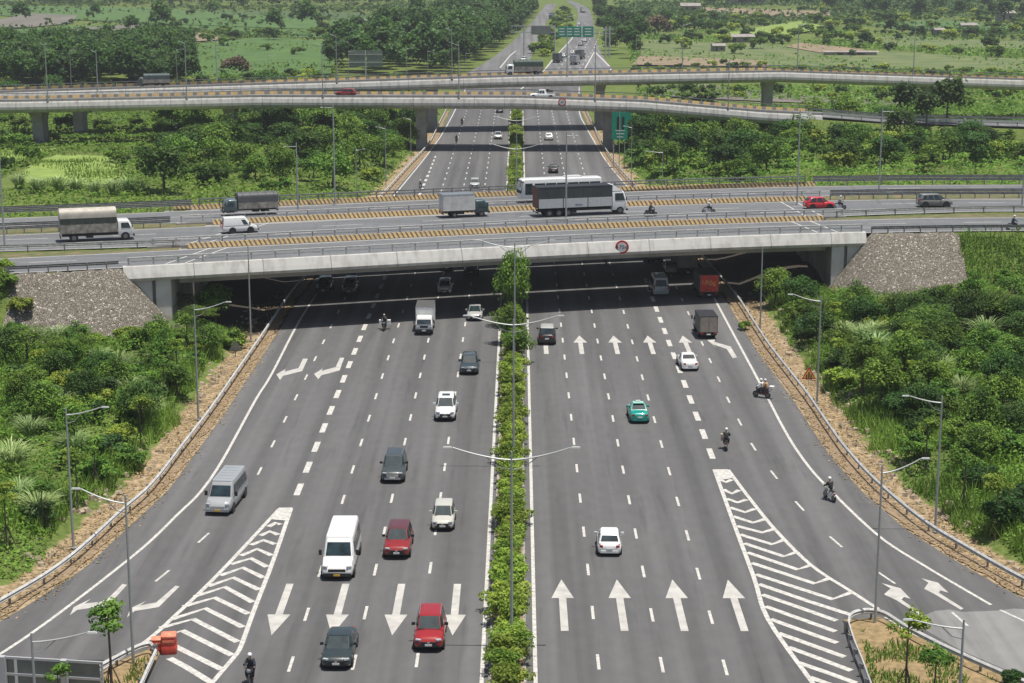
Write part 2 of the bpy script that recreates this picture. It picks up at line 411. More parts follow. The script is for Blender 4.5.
# far roads behind the flyovers
def far_strip(name, lp, rp, z, m=ASPH):
    l = catmull([(*at(*p), 0) for p in lp], 6); r = catmull([(*at(*p), 0) for p in rp], 6); strip(name, [(p.x, p.y) for p in l], [(p.x, p.y) for p in r], z, m)
FASPH = asphalt('far_asphalt', (.17, .17, .175))
far_strip('far_road', [(540, 75), (556, 56), (571, 36), (577, 22), (578, 14), (577, 9)], [(618, 75), (603, 56), (596, 40), (594, 27), (592, 16), (589, 9)], .02, FASPH)
far_strip('far_road', [(462, 76), (492, 58), (512, 42), (528, 27), (540, 12), (547, 4)], [(524, 76), (531, 58), (537, 43), (543, 29), (551, 14), (556, 4)], .02, FASPH)
far_strip('far_road', [(577, 9), (573, 6), (570, 3.5), (566, 1)], [(589, 9), (584, 6), (578, 3.5), (572, 1)], .024, FASPH)

# ------------------------------------------------------------ painted markings (one sheet for the highway)
mk = MB(); mk2 = MB()
ZM = .008
def quadline(mb, pts, w, z=ZM):
    P = [Vector((p[0], p[1], 0)) for p in pts]; L = []
    for i, p in enumerate(P):
        t = (P[min(i+1, len(P)-1)]-P[max(i-1, 0)]).normalized(); n = Vector((-t.y, t.x, 0))*(w/2)
        L.append((p+n, p-n))
    for i in range(len(L)-1):
        a, b = L[i]; c, d = L[i+1]
        mb.add([(q.x, q.y, z) for q in (a, c, d, b)], [(3, 2, 1, 0)])
def pxpoly(mb, pts, z=ZM):
    mb.add([(*at(*p), z) for p in pts], [tuple(range(len(pts)))])
def dash(mb, x, y, ln, w, z=ZM, dx=0):
    quadline(mb, [(x-dx/2, y-ln/2), (x+dx/2, y+ln/2)], w, z)
# solid edge lines
eL = [(-60, 70), (-41, 88), (-34, 96.6), (-30.8, 100.8), (-26.8, 117.6), (-25.3, 127.7), (-24.6, 133.4), (-24.35, 142.4), (-24.5, 161.8), (-24.4, 172.5), (-24.7, 203.9), (-23.6, 245), (-21.0, 303.7), (-18.2, 370.6), (-16.8, 430), (-15.5, 560)]
eR = [(23.6, 245), (23.4, 204), (23.3, 168.2), (23.2, 151.7), (23.4, 142.6), (24.0, 135.2), (25.7, 123), (27.6, 116.4), (30.3, 108.8)]
eR2 = [(23.6, 245), (22.2, 275), (19.2, 310), (17.2, 350), (16.6, 371), (15.6, 420), (15.4, 460), (18, 540)]
quadline(mk, catmull([(*p, 0) for p in eL[1:]], 6), .24)
quadline(mk, catmull([(*p, 0) for p in eR], 6), .24); quadline(mk, catmull([(*p, 0) for p in eR2], 6), .24)
quadline(mk, [at(1000, 610), at(1024, 621), at(1060, 640)], .2, .012)
quadline(mk, [(-2.12, y) for y in range(60, 470, 10)], .24); quadline(mk, [(0.98, y) for y in range(60, 470, 10)], .24)
# lane dashes
for x, y0 in ((-6, 99.6), (-9.7, 99.2), (-13.4, 98.9)):
    for k in range(-3, 46):
        y = y0+8.03*k; xx = x
        if y < 470: dash(mk, xx, y, 2.3, .19)
for x, y0 in ((4.7, 99.3), (8.42, 98.9), (12.1, 98.5)):
    for k in range(-3, 46):
        y = y0+8.03*k
        if y < 470: dash(mk, x, y, 2.3, .19)
for k in range(0, 38):
    y = 133.6+6.07*k
    if y < 330: dash(mk, -17.1+max(0, y-245)*.004, y, 3.1, .48)
    else: dash(mk, -16.75, y, 3.1, .3)
for k in range(0, 14): dash(mk, 16.0, 143.8+6.07*k, 3.1, .48)
for k in range(0, 16): dash(mk, -20.85, 138.6+8.03*k, 2.2, .18)
dash(mk, -21.4, 130.3, 2.2, .18, dx=.3); dash(mk, -22.5, 121.9, 2.2, .18, dx=.4); dash(mk, -23.9, 114, 2.2, .18, dx=.5); dash(mk, -25.9, 106.4, 2.2, .18, dx=.65)
Hx = [(27.7, 106.3), (24.6, 113.8), (22.5, 121.2), (21.2, 129.5), (20.4, 137.7), (19.8, 145.9), (19.6, 153.9), (19.5, 161.9), (19.5, 170)]
for i, p in enumerate(Hx):
    s = (Hx[min(i+1, 8)][0]-Hx[max(i-1, 0)][0])/16*2.2
    dash(mk, p[0], p[1], 2.3, .18, dx=s)
for k in range(1, 15): dash(mk, 19.5, 170+8.03*k, 2.2, .18)
# straight arrows
def arrow(mb, x, ytip, ytail, w=1.45, s=.48, head=3.5):
    sg = 1 if ytip > ytail else -1
    yb = ytip-sg*head
    P = [(x, ytip), (x-sg*w/2, yb), (x-sg*s/2, yb), (x-sg*s/2, ytail), (x+sg*s/2, ytail), (x+sg*s/2, yb), (x+sg*w/2, yb)]
    mb.add([(*p, ZM) for p in (P[0], P[1], P[6])], [(0, 1, 2)]); mb.add([(*p, ZM) for p in (P[2], P[3], P[4], P[5])], [(0, 1, 2, 3)])
for x in (-15.15, -11.45, -7.75, -4.05): arrow(mk2, x, 103.4, 112.5)
for x in (2.85, 6.55, 10.25, 13.95): arrow(mk2, x, 113.4, 104.2)
for x in (2.85, 6.55, 10.25, 13.95, 17.75): arrow(mk2, x, 190, 181)
def zp(x0, y0, k, pts): return [(x0+a/k, y0+b/k) for a, b in pts]
for P in (zp(260, 340, 10.24, [(168, 352), (262, 297), (252, 325), (395, 287), (440, 192), (490, 192), (432, 318), (235, 368), (205, 410)]),
          zp(260, 340, 10.24, [(553, 348), (642, 292), (632, 318), (775, 277), (818, 182), (862, 182), (815, 312), (628, 362), (597, 402)]),
          zp(0, 560, 5.556, [(388, 308), (410, 262), (505, 216), (470, 243), (560, 232), (600, 215), (680, 133), (706, 138), (622, 232), (575, 256), (428, 278)]),
          zp(0, 560, 5.556, [(705, 320), (725, 268), (812, 228), (780, 252), (868, 236), (975, 143), (998, 147), (882, 262), (748, 284)]),
          zp(830, 560, 5.278, [(482, 97), (570, 120), (625, 173), (582, 160), (575, 174), (705, 256), (690, 263), (548, 178), (497, 152), (520, 120)]),
          zp(830, 560, 5.278, [(272, 122), (372, 150), (425, 205), (390, 195), (378, 210), (497, 292), (480, 297), (350, 212), (285, 182), (320, 150)]),
          zp(540, 320, 4.655, [(778, 93), (815, 91), (811, 102), (888, 124), (917, 174), (897, 178), (869, 135), (806, 114), (822, 130)])):
    mbx = mk2; pts = [(*at(*p), ZM) for p in P]; b = len(mbx.v); mbx.v += pts
    from mathutils.geometry import tessellate_polygon
    for t in tessellate_polygon([[Vector(q) for q in pts]]): mbx.f.append([b+j for j in t]); mbx.m.append(0); mbx.uv.append(None)
# hatched gores
cz = MB()
def cpx(x0, y0, k, p): return at(x0+p[0]/k, y0+p[1]/k)
ZLc = [((330, 100), (358, 85), (375, 92)), ((300, 133), (335, 117), (368, 130)), ((265, 168), (312, 150), (355, 165)), ((228, 208), (288, 183), (343, 207)), ((190, 240), (265, 218), (325, 250)), ((150, 282), (235, 253), (312, 290)), ((105, 322), (200, 290), (295, 335)), ((55, 360), (168, 325), (272, 382)), ((12, 398), (130, 365), (255, 425)), ((-30, 445), (95, 405), (235, 475)), ((-75, 478), (50, 445), (215, 530)), ((-100, 522), (10, 488), (195, 580)), ((-40, 535), (10, 560), (155, 632)), ((-40, 590), (20, 622), (120, 683))]
for c in ZLc: quadline(cz, [cpx(180, 500, 3.733, p) for p in c], .46, .0085)
quadline(cz, catmull([(*cpx(180, 500, 3.733, p), 0) for p in ((415, 32), (345, 235), (275, 415), (228, 545), (205, 583))], 5), .3, .0125)
quadline(cz, [cpx(180, 500, 3.733, p) for p in ((205, 583), (120, 683), (60, 755))], .3, .0125)
quadline(cz, catmull([(*cpx(180, 500, 3.733, p), 0) for p in ((372, 32), (205, 212), (100, 320), (0, 415), (-130, 530), (-310, 640))], 5), .3, .0125)
cz.add([(*cpx(180, 500, 3.733, p), .0165) for p in ((370, 29), (421, 29), (405, 78), (335, 72))], [(3, 2, 1, 0)])
ZRc = [((60, 60), (80, 68), (97, 60)), ((70, 90), (98, 103), (120, 92)), ((80, 118), (115, 130), (143, 121)), ((90, 145), (138, 160), (169, 149)), ((100, 172), (162, 192), (199, 181)), ((112, 202), (190, 222), (229, 211)), ((122, 228), (220, 258), (259, 244)), ((135, 255), (256, 295), (299, 281)), ((145, 283), (298, 335), (342, 321)), ((158, 315), (350, 378), (400, 361)), ((170, 350), (405, 426), (467, 404)), ((180, 380), (330, 432), (465, 475)), ((190, 412), (300, 450), (418, 492)), ((200, 448), (300, 484), (415, 525)), ((215, 487), (320, 525), (420, 560)), ((240, 530), (340, 566), (443, 603)), ((270, 573), (360, 606), (463, 645)), ((300, 620), (390, 651), (478, 683)), ((335, 665), (420, 695), (500, 722)), ((360, 710), (440, 740), (520, 765))]
for c in ZRc: quadline(cz, [cpx(700, 460, 3.061, p) for p in c], .46, .0085)
quadline(cz, catmull([(*cpx(700, 460, 3.061, p), 0) for p in ((44, 30), (100, 185), (165, 360), (208, 487), (345, 683), (400, 762))], 5), .3, .0125)
quadline(cz, catmull([(*cpx(700, 460, 3.061, p), 0) for p in ((86, 30), (150, 115), (228, 211), (340, 322), (465, 404), (545, 456))], 5), .3, .0125)
quadline(cz, [cpx(700, 460, 3.061, p) for p in ((465, 475), (490, 466), (530, 457))], .3, .009)
quadline(cz, [at(885, 617), at(930, 645), at(1020, 680)], .2, .0125)
cz.add([(*cpx(700, 460, 3.061, p), .0165) for p in ((39, 29), (86, 29), (99, 56), (58, 62))], [(3, 2, 1, 0)])
for mb, nm, m in ((mk, 'lane_markings', PAINT), (mk2, 'arrow_markings', PAINTO), (cz, 'hatched_gore_markings', PAINT)): struct(mb.build(nm, m))
fm = MB()
for P, w in ((((545, 69.5), (556, 56), (573.4, 36.7), (578, 24)), .5), (((584.4, 69.5), (594.5, 51.6)), .5), (((609.4, 66.4), (601, 58), (594.5, 51.6)), .6), (((500, 68), (510, 56), (516, 51)), .5), (((520, 90), (546, 69)), .5), ((( 600, 90), (611, 69)), .4)):
    quadline(fm, catmull([(*at(*p), 0) for p in P], 4), w, .05)
for k in range(14):
    for o_ in (3.7, 7.4, 11.1):
        y = 600+k*22; a = np.interp(y, [617, 723, 842, 1077], [9.5, 18, 26, 38]); dash(fm, float(a)+o_, y, 8, .3, .05, dx=.7)
struct(fm.build('far_road_markings', PAINT))

# ------------------------------------------------------------ planted median
md = MB()
for x in (-1.55, .45):
    sweep(md, [(x-.1, y, 0) for y in range(60, 475, 5)], [(-.09, -.05), (.09, -.05), (.09, .14), (-.09, .14)][::-1])
struct(md.build('median_kerb', KERB))
strip('median_soil', [(-1.56, y) for y in range(60, 475, 5)], [(.26, y) for y in range(60, 475, 5)], .1, SOIL)

# ------------------------------------------------------------ gore islands at the bottom corners
def island(name, px, z=.1):
    mb = MB(); mb.prism([at(*p) for p in px], -.05, z); o = mb.build(name, mats=ISM); struct(o); return o
ISM = mat('island_dry_grass', (.36, .25, .13), .95, noise=.5, nscale=2.2, col2=(.17, .13, .06), bump=.8)
island('gore_island', [(843, 621), (880, 618.5), (887, 622), (915, 637), (960, 655), (1030, 683), (1100, 715), (900, 730), (872, 683), (855, 648)])
island('gore_island', [(156, 648), (160, 655), (140, 690), (128, 730), (-20, 740), (60, 700), (93, 680), (118, 663)])

# ------------------------------------------------------------ guardrails
WB = [(0, .46), (.04, .50), (.085, .56), (.04, .61), (.0, .635), (.04, .66), (.085, .71), (.04, .77), (0, .81), (-.01, .81), (.03, .72), (.03, .70), (-.01, .635), (.03, .57), (-.01, .46)]
def guardrail(pts, label, side=1, step=4.0, z=0, post_m=STEELD, group='guardrails', zf=None, mt=None, n=8, double=False):
    P = catmull([(p[0], p[1], (zf(p) if zf else z)) for p in pts], n)
    t = thing('guardrail', label, 'guardrail', P[0], 0, group); base = Vector(P[0])
    mb = MB(); prof = [(a*side*1.25, .1+(b-.1)*1.08) for a, b in WB]
    if side < 0: prof = prof[::-1]
    P = [p-base for p in P]; sweep(mb, P, prof, closed=True)
    mb.build('rail_beam', mt or STEEL, t, smooth=40)
    if double:
        mb = MB(); sweep(mb, P, [(a, b+.42) for a, b in prof]); mb.build('rail_beam', mt or STEEL, t, smooth=40)
    pm = MB(); pm.box((0, 0, .36), (.10, .14, .98)); pm.box((.085*side, 0, .64), (.15, .12, .3)); pme = pm.mesh('guardrail_post', post_m)
    L = 0; acc = 0; k = 0
    for i in range(1, len(P)):
        s = (P[i]-P[i-1]).length; d = (P[i]-P[i-1]).normalized()
        while acc <= L+s and k < 95:
            q = P[i-1]+d*(acc-L); n_ = Vector((-d.y, d.x, 0))
            o = obj('guardrail_post', pme, t); o.location = q-n_*.18*side; o.rotation_euler = (0, 0, math.atan2(n_.y, n_.x)); acc += step; k += 1
        L += s
    return t
yl = [70, 85, 96, 107, 115, 126, 133, 145, 156, 170, 183, 197, 210, 226, 245]
guardrail([(gl(y), y) for y in yl], 'long steel guardrail curving along the left edge of the near carriageway', -1)
yf = [246, 270, 299, 340, 379, 420, 463]
guardrail([(gl(y), y) for y in yf], 'steel guardrail along the left edge of the highway between the overpass and the flyovers', -1, 4)
yr = [70, 90, 100, 106, 111.7, 118, 124, 133.6, 142.6, 150, 161, 172, 183, 197, 210, 230, 245]
guardrail([(gr(y), y) for y in yr], 'long steel guardrail curving along the right edge of the near carriageway', 1)
guardrail([(gr(y), y) for y in yf], 'steel guardrail along the right edge of the highway between the overpass and the flyovers', 1, 4)
guardrail([at(*p) for p in ((847.5, 634), (853, 652), (861, 672), (869, 694), (880, 720))], 'guardrail on the left side of the right gore island', 1, 2.2, mt=STEEL, group=None)
guardrail([at(*p) for p in ((847.5, 634), (849, 627), (855, 623), (868, 621), (884, 624), (905, 637), (935, 653), (975, 672), (1030, 696))], 'guardrail wrapping the tip and ramp side of the right gore island', -1, 3.2, group=None)
guardrail([at(*p) for p in ((156, 662), (148, 680), (140, 698), (128, 722))], 'guardrail on the right side of the left gore island beside the hatching', 1, 2.2, group=None)
guardrail([at(*p) for p in ((154, 658), (150, 655), (138, 658), (118, 668), (96, 680), (70, 694), (40, 708))], 'guardrail on the ramp side of the left gore island behind the lamp pole', 1, 3, group=None)

# crash cushion: two orange-red water barrels
RB = mat('orange_red_plastic', (.62, .07, .045), .5, noise=.2, nscale=3); RT = mat('faded_orange_plastic', (.62, .14, .08), .6, noise=.4, nscale=4, col2=(.7, .32, .2))
for (px, py, r, h, lb) in ((157.5, 650.5, .36, .8, 'shorter crash barrier block with orange top at the tip of the left gore island'), (169.5, 652, .46, 1.15, 'taller red crash barrier block, right of the shorter one, at the hatched gore')):
    c = at(px, py); t = thing('crash_barrier', lb, 'barrier', (c[0], c[1], 0), .12, 'orange-red crash barrier blocks')
    def rbox(q, z, k=.8): return [(a*q, b*q, z) for a, b in ((-1, -k), (-k, -1), (k, -1), (1, -k), (1, k), (k, 1), (-k, 1), (-1, k))]
    mb = MB(); mb.loft([rbox(r*.95, 0), rbox(r, h*.1), rbox(r, h*.45), rbox(r*.94, h*.5), rbox(r*.98, h*.55), rbox(r*.95, h*.93)]); mb.build('barrier_body', RB, t, smooth=35)
    mb = MB(); mb.loft([rbox(r*.99, h*.93), rbox(r*.97, h*1.0), rbox(r*.4, h*1.08)]); mb.build('barrier_top', RT, t, smooth=35)
    mb = MB(); mb.box((0, -r*1.01, h*.72), (r*1.5, .03, h*.12)); mb.build('reflective_band', RT, t)

# ------------------------------------------------------------ the road overpass: three decks side by side
def deck(dy0, dy1, name, label, front, barrier, rail_front, rail_back, x0=-42.0, x1=41.3, pan=PANELS):
    t = thing(name, label, 'bridge', (0, float(fr(0))+dy0, 0), 0, None); oy = float(fr(0))
    xs_ = np.linspace(x0, x1, 42); base = [(x, float(fr(x))-oy, 0) for x in xs_]
    mb = MB(); w = dy1-dy0
    # slab with curved soffit edge
    sweep(mb, base, [(.55, 7.72), (.25, 6.45), (w-.5, 6.45), (w-.15, 7.72)][::-1] if 0 else [(w-.15, 7.72), (w-.7, 6.45), (.5, 6.45), (.2, 7.72)])
    mb.build('deck_slab', CONC, t)
    if front:
        mb = MB(); sweep(mb, base, [(.55, 8.02), (.12, 8.02), (.04, 7.95), (-.3, 7.2), (-.48, 6.75), (-.3, 6.42), (.5, 6.40), (.55, 7.70)][::-1]); mb.build('fascia', pan, t)
    else:
        mb = MB(); sweep(mb, base, [(.5, 8.0), (.05, 8.0), (.05, 7.0), (.5, 6.46)][::-1]); mb.build('fascia', CONC, t)
    if barrier:
        bl_, br_ = ((-44.5, 41.5) if rail_back else (-37.2, 36.6)); bb = [(x, float(fr(x))-oy, 0) for x in np.linspace(bl_+.28*w, br_+.28*w if not rail_back else br_+.2*w, 42)]
        mb = MB(); sweep(mb, bb, [(w-.45, 7.76), (w-.38, 8.05), (w-.32, 8.36), (w-.14, 8.36), (w-.06, 7.74)][::-1]); mb.build('striped_barrier', STRIPE, t)
    for on, off, z0, mt_, wd in ((rail_front, .3, 8.0, STEEL, 1), (rail_back, w-.22, 8.3, STEELD, 1)):
        if not on: continue
        b2 = [(x, float(fr(x))-oy+off, 0) for x in np.linspace(x0+.4, x1-.4, 42)]
        for zz, r in ((z0+.85, .10), (z0+.46, .075)):
            mb = MB(); sweep(mb, b2, [(-r, zz-r*.8), (r, zz-r*.8), (r, zz+r*.8), (-r, zz+r*.8)][::-1]); mb.build('hand_rail', mt_, t)
        pm = MB(); pm.box((0, 0, .45), (.16, .12, .95)); pm.box((0, 0, .03), (.3, .28, .06)); pme = pm.mesh('rail_post', mt_)
        n = 34
        for i in range(n):
            x = x0+.5+(x1-x0-1)*i/(n-1); o = obj('rail_post', pme, t); o.location = (x, float(fr(x))-oy+off+.02, z0)
    # girders under the deck
    for k in range(int(w//2.4)):
        mb = MB(); off = 1.4+k*2.4
        sweep(mb, [(x, float(fr(x))-oy+off, 0) for x in np.linspace(XL+.6, XR-.6, 20)], [(.25, 6.44), (.25, 5.75), (-.25, 5.75), (-.25, 6.44)]); mb.build('girder', CONC, t)
    return t
deck(0, 11.6, 'road_bridge', 'nearest bridge deck of the road overpass, with pale panelled fascia and railing facing the camera', True, True, True, False)
deck(13.0, 29.2, 'road_bridge', 'middle bridge deck of the road overpass, carrying the big curtain-sided truck', False, True, True, False)
deck(30.5, 43.9, 'road_bridge', 'farthest bridge deck of the road overpass, carrying the white coach', False, True, True, True)
# abutment walls and wing walls, one each side
for s, xa, lb in ((-1, XL, 'left'), (1, XR, 'right')):
    t = thing('abutment', 'concrete abutment with pale wing wall under the %s end of the overpass' % lb, 'abutment', (xa, float(fr(xa)), 0)); ox, oy = xa, float(fr(xa))
    xb = xa+s*2.6
    mb = MB(); mb.prism([(p[0]-ox, p[1]-oy) for p in ((xa, float(fr(xa))+.45), (xb, float(fr(xb))+.45), (xb, float(fr(xb))+FW-.5), (xa, float(fr(xa))+FW-.5))][::s], -1, 6.43); mb.build('abutment_wall', CONC, t)
    xp = xa+s*1.5
    mb = MB(); mb.prism([(p[0]-ox, p[1]-oy) for p in ((xa, float(fr(xa))-.1), (xp, float(fr(xp))-.1), (xp, float(fr(xp))+.44), (xa, float(fr(xa))+.44))][::s], -1, 6.6); mb.build('end_pilaster', CONCL, t)
    xw = xa+s*1.9; xe = xa+s*(5.4)
    mb = MB(); mb.prism([(p[0]-ox, p[1]-oy) for p in ((xw, float(fr(xw))-.05), (xe, float(fr(xe))-.05), (xe, float(fr(xe))+.4), (xw, float(fr(xw))+.4))][::s], -1, 6.41); mb.build('wing_wall', CONCL, t)
# road surfaces over the embankments and the decks
def lane_curve(dy, x0, x1, n=120): return [(x, float(fr(x))+dy) for x in np.linspace(x0, x1, n)]
def dyv(kind):
    # sideways offsets of the strips, varying along x
    T = {'a0': [(-170, .5), (170, .5)], 'a1': [(-170, 11.0), (-60, 11), (-36, 11.1), (36, 11.1), (60, 11.6), (170, 12)],
         'b0': [(-170, 17), (-60, 16), (-36, 13.6), (36, 13.6), (60, 16.5), (170, 17)], 'b1': [(-170, 28.4), (170, 28.6)],
         'c0': [(-170, 36), (-60, 35), (-36, 31.0), (36, 31.0), (60, 37.5), (170, 40)], 'c1': [(-170, 42.6), (170, 43.3)]}[kind]
    return lambda x: float(np.interp(x, [p[0] for p in T], [p[1] for p in T]))
def ring(kind, x0=-170, x1=170, n=140): f = dyv(kind); return [(x, float(fr(x))+f(x)) for x in np.linspace(x0, x1, n)]
for a, b in (('a0', 'a1'), ('b0', 'b1'), ('c0', 'c1')): strip('overpass_road', ring(a), ring(b), ZD+.0, ASPH2, 1)
om = MB()
for k, off in (('a0', .45), ('a1', -.45), ('b0', .5), ('b1', -.5), ('c0', .5), ('c1', -.5)):
    f = dyv(k); quadline(om, [(x, float(fr(x))+f(x)+off) for x in np.linspace(-170, 170, 140)], .2, ZD+.006)
for a, b, per, ph in (('a0', 'a1', 12, 2), ('b0', 'b1', 12, 7), ('c0', 'c1', 12, 4)):
    fa, fb = dyv(a), dyv(b)
    for k in range(-13, 14):
        for q in ((.37, .68) if a == 'b0' else (.36, .64) if a == 'a0' else (.5,)):
            x0 = k*per+ph+(q > .5)*5; m_ = [(x, float(fr(x))+fa(x)*(1-q)+fb(x)*q) for x in (x0, x0+1.6, x0+3.2, x0+4.8)]
            quadline(om, m_, .17, ZD+.006)
for k, xj, xk in (('a', -36.5, -33.0), ('a', -38.5, -35), ('b', -36.5, -31), ('b', -38.5, -33), ('a', 36, 33.8), ('a', 38.4, 36.2), ('b', 36.5, 35), ('b', 38.5, 37)):
    f0, f1 = dyv(k+'0'), dyv(k+'1')
    quadline(om, [(xj, float(fr(xj))+f0(xj)), (xk, float(fr(xk))+f1(xk))], .2, ZD+.010)
struct(om.build('overpass_markings', PAINT))
# rails and verges on the embankments
VG = mat('verge_grass_and_soil', (.19, .15, .08), .95, noise=.5, nscale=.8, col2=(.07, .10, .03), bump=.4)
def off_pts(dyf, x0, x1, n=9): return [(x, float(fr(x))+dyf(x)) for x in np.linspace(x0, x1, n)]
for s, x0, x1, sd in ((-1, -125, -42.5, 'left'), (1, 42, 125, 'right')):
    guardrail(off_pts(lambda x: .35, x0, x1), 'near-side guardrail of the %s embankment, above the stone slope' % sd, -1 if 0 else 1, 2.0, z=ZD-.05, mt=STEELD, group='embankment guardrails')
    guardrail(off_pts(lambda x: dyv('b0')(x)-.9, x0+(0 if s < 0 else -2), x1+(4 if s < 0 else 0)), 'guardrail between the nearest and middle roads of the %s embankment' % sd, 1, 4.0, z=ZD, mt=STEEL, group='embankment guardrails')
    guardrail(off_pts(lambda x: 29.4, x0, x1), 'dark guardrail behind the middle road of the %s embankment' % sd, 1, 2.0, z=ZD, mt=STEELD, group='embankment guardrails', double=True)
    guardrail(off_pts(lambda x: 43.9, x0, x1), 'far-side guardrail of the %s embankment, in front of the green fields' % sd, 1, 2.5, z=ZD+.05, mt=STEELD, group='embankment guardrails', double=True)
    for a, b, zz in (('a1', 'b0', .0), ('b1', 'c0', 0)):
        fa, fb = dyv(a), dyv(b); X0, X1 = (x0-45, -38.5) if s < 0 else (38.5, x1+45)
        strip('embankment_verge', [(x, float(fr(x))+fa(x)) for x in np.linspace(X0, X1, 60)], [(x, float(fr(x))+fb(x)-(1.3 if a == 'a1' else 0)) for x in np.linspace(X0, X1, 60)], ZD-.01, VG)
# stone pitched slopes
def stone_mat():
    M = bpy.data.materials.new('rough_stone_pitching'); M.use_nodes = True
    N = M.node_tree.nodes; L = M.node_tree.links; b = N['Principled BSDF']; b.inputs['Roughness'].default_value = .95
    g = N.new('ShaderNodeNewGeometry')
    v = N.new('ShaderNodeTexVoronoi'); v.inputs['Scale'].default_value = 5.6; L.new(g.outputs['Position'], v.inputs[0])
    ve = N.new('ShaderNodeTexVoronoi'); ve.feature = 'DISTANCE_TO_EDGE'; ve.inputs['Scale'].default_value = 5.6; L.new(g.outputs['Position'], ve.inputs[0])
    sp = N.new('ShaderNodeSeparateXYZ'); L.new(v.outputs['Color'], sp.inputs[0])
    r = N.new('ShaderNodeValToRGB'); e = r.color_ramp.elements; L.new(sp.outputs[0], r.inputs[0])
    e[0].color = (.15, .13, .105, 1); e[1].color = (.56, .525, .47, 1); e[0].position = .0; q = e.new(.5); q.color = (.225, .20, .165, 1); q = e.new(.84); q.color = (.29, .26, .215, 1)
    mr = N.new('ShaderNodeMapRange'); mr.inputs[2].default_value = .09; L.new(ve.outputs[0], mr.inputs[0])
    m = N.new('ShaderNodeMix'); m.data_type = 'RGBA'; m.inputs[6].default_value = (.15, .125, .09, 1); L.new(mr.outputs[0], m.inputs[0]); L.new(r.outputs[0], m.inputs[7]); L.new(m.outputs[2], b.inputs['Base Color'])
    bp = N.new('ShaderNodeBump'); bp.inputs['Distance'].default_value = .2; bp.inputs['Strength'].default_value = .8; L.new(mr.outputs[0], bp.inputs['Height']); L.new(bp.outputs[0], b.inputs['Normal'])
    return M
STN = stone_mat()
def stone(x0, x1, y0, keep):
    mb = MB(); xs_ = np.arange(x0, x1, .5); ys_ = np.arange(y0, 216, .5)
    X, Y = np.meshgrid(xs_, ys_); Z = hgt(X, Y)+.1+(_vn(X, Y, .8, 9)-.5)*.22; Fv = fr(X); idx = {}
    E_ = emb(X, Y)
    for i in range(len(ys_)-1):
        for j in range(len(xs_)-1):
            x, y = X[i, j], Y[i, j]
            if y > Fv[i, j]-.1 or E_[i, j] < .6 or not keep(x, y, Fv[i, j]): continue
            f = []
            for a, b in ((i, j), (i, j+1), (i+1, j+1), (i+1, j)):
                if (a, b) not in idx: idx[(a, b)] = len(mb.v); mb.v.append((X[a, b], Y[a, b], min(Z[a, b], 7.9)))
                f.append(idx[(a, b)])
            mb.f.append(f); mb.m.append(0); mb.uv.append(None)
    return struct(mb.build('stone_slope', STN, smooth=True))
stone(-55, -35, 165, lambda x, y, f: x > -53.2+_vn(np.array([y]), np.array([x]), 2, 2)[0])
stone(36, 54, 165, lambda x, y, f: x < 52.6-_vn(np.array([y]), np.array([x]), 2, 2)[0])

# ------------------------------------------------------------ the two far flyovers
def flyover(Fp, x0, x1, label, xp):
    t = thing('flyover', label, 'bridge', (0, 0, 0))
    xs_ = np.linspace(x0, x1, 90); yv, zv = fly(Fp, xs_)
    front = [(x, y-FLW, z-.2) for x, y, z in zip(xs_, yv, zv)]; w = FLW
    mb = MB(); sweep(mb, front, [(w-.1, -.25), (w-1.8, -1.1), (w-3, -2.1), (2.6, -2.1), (1.4, -1.2), (.15, -.25)]); mb.build('box_girder', CONC, t)
    mb = MB(); sweep(mb, front, [(.42, .35), (.2, .35), (-.02, .1), (-.3, -.7), (-.3, -1.2), (.5, -1.85), (1.3, -1.9), (.5, -.24)][::-1]); mb.build('fascia', PANELSW, t)
    mb = MB(); sweep(mb, front, [(.22, .34), (.4, .34), (.4, .95), (.27, .95)][::1] if 0 else [(.4, .34), (.4, .8), (.24, .8), (.2, .34)]); mb.build('parapet', PARA, t)
    mb = MB(); sweep(mb, front, [(w-.42, -.2), (w-.3, .58), (w-.12, .58), (w, -.2)][::-1]); mb.build('striped_barrier', STRIPE2, t)
    b2 = [(p[0], p[1]+w-.15, p[2]) for p in front]
    for zz in (1.1,): mb = MB(); sweep(mb, b2, [(-.07, zz-.08), (.07, zz-.08), (.07, zz+.08), (-.07, zz+.08)][::-1]); mb.build('hand_rail', STEELD, t)
    mb = MB(); sweep(mb, front, [(w-.45, -.18), (w-.45, .0), (.45, .0), (.45, -.18)]); mb.build('road_surface', FASPH, t)
    mb = MB()
    for off in (.8, w-.9): sweep(mb, [(p[0], p[1]+off, p[2]) for p in front], [(-.1, .006), (.1, .006)], closed=False)
    mb.build('edge_line', PAINTO, t)
    for x in xp:
        yv_, zv_ = fly(Fp, x); zt = float(zv_)-2.3; yc = float(yv_)-FLW/2
        mb = MB(); R = []
        for z, a, b in ((-.4, 1.05, 2.3), (zt*.72, 1.05, 2.3), (zt-1, 1.1, 2.9), (zt, 1.35, 3.9)): R.append([(x-a, yc-b, z), (x+a, yc-b, z), (x+a+.0, yc+b, z), (x-a, yc+b, z)])
        mb.loft(R); mb.build('pier', CONC, t)
    return t
flyover(F2, -170, 62, 'nearer of the two concrete flyovers behind the overpass, with weathered fascia and round limit sign', (-139, -99, -60, -20.3, 18.6, 57))
flyover(F1, -170, 190, 'farther and higher of the two concrete flyovers, crossing below the far highway', (-137, -97, -58, -19.8, 18.6, 58, 97, 137))
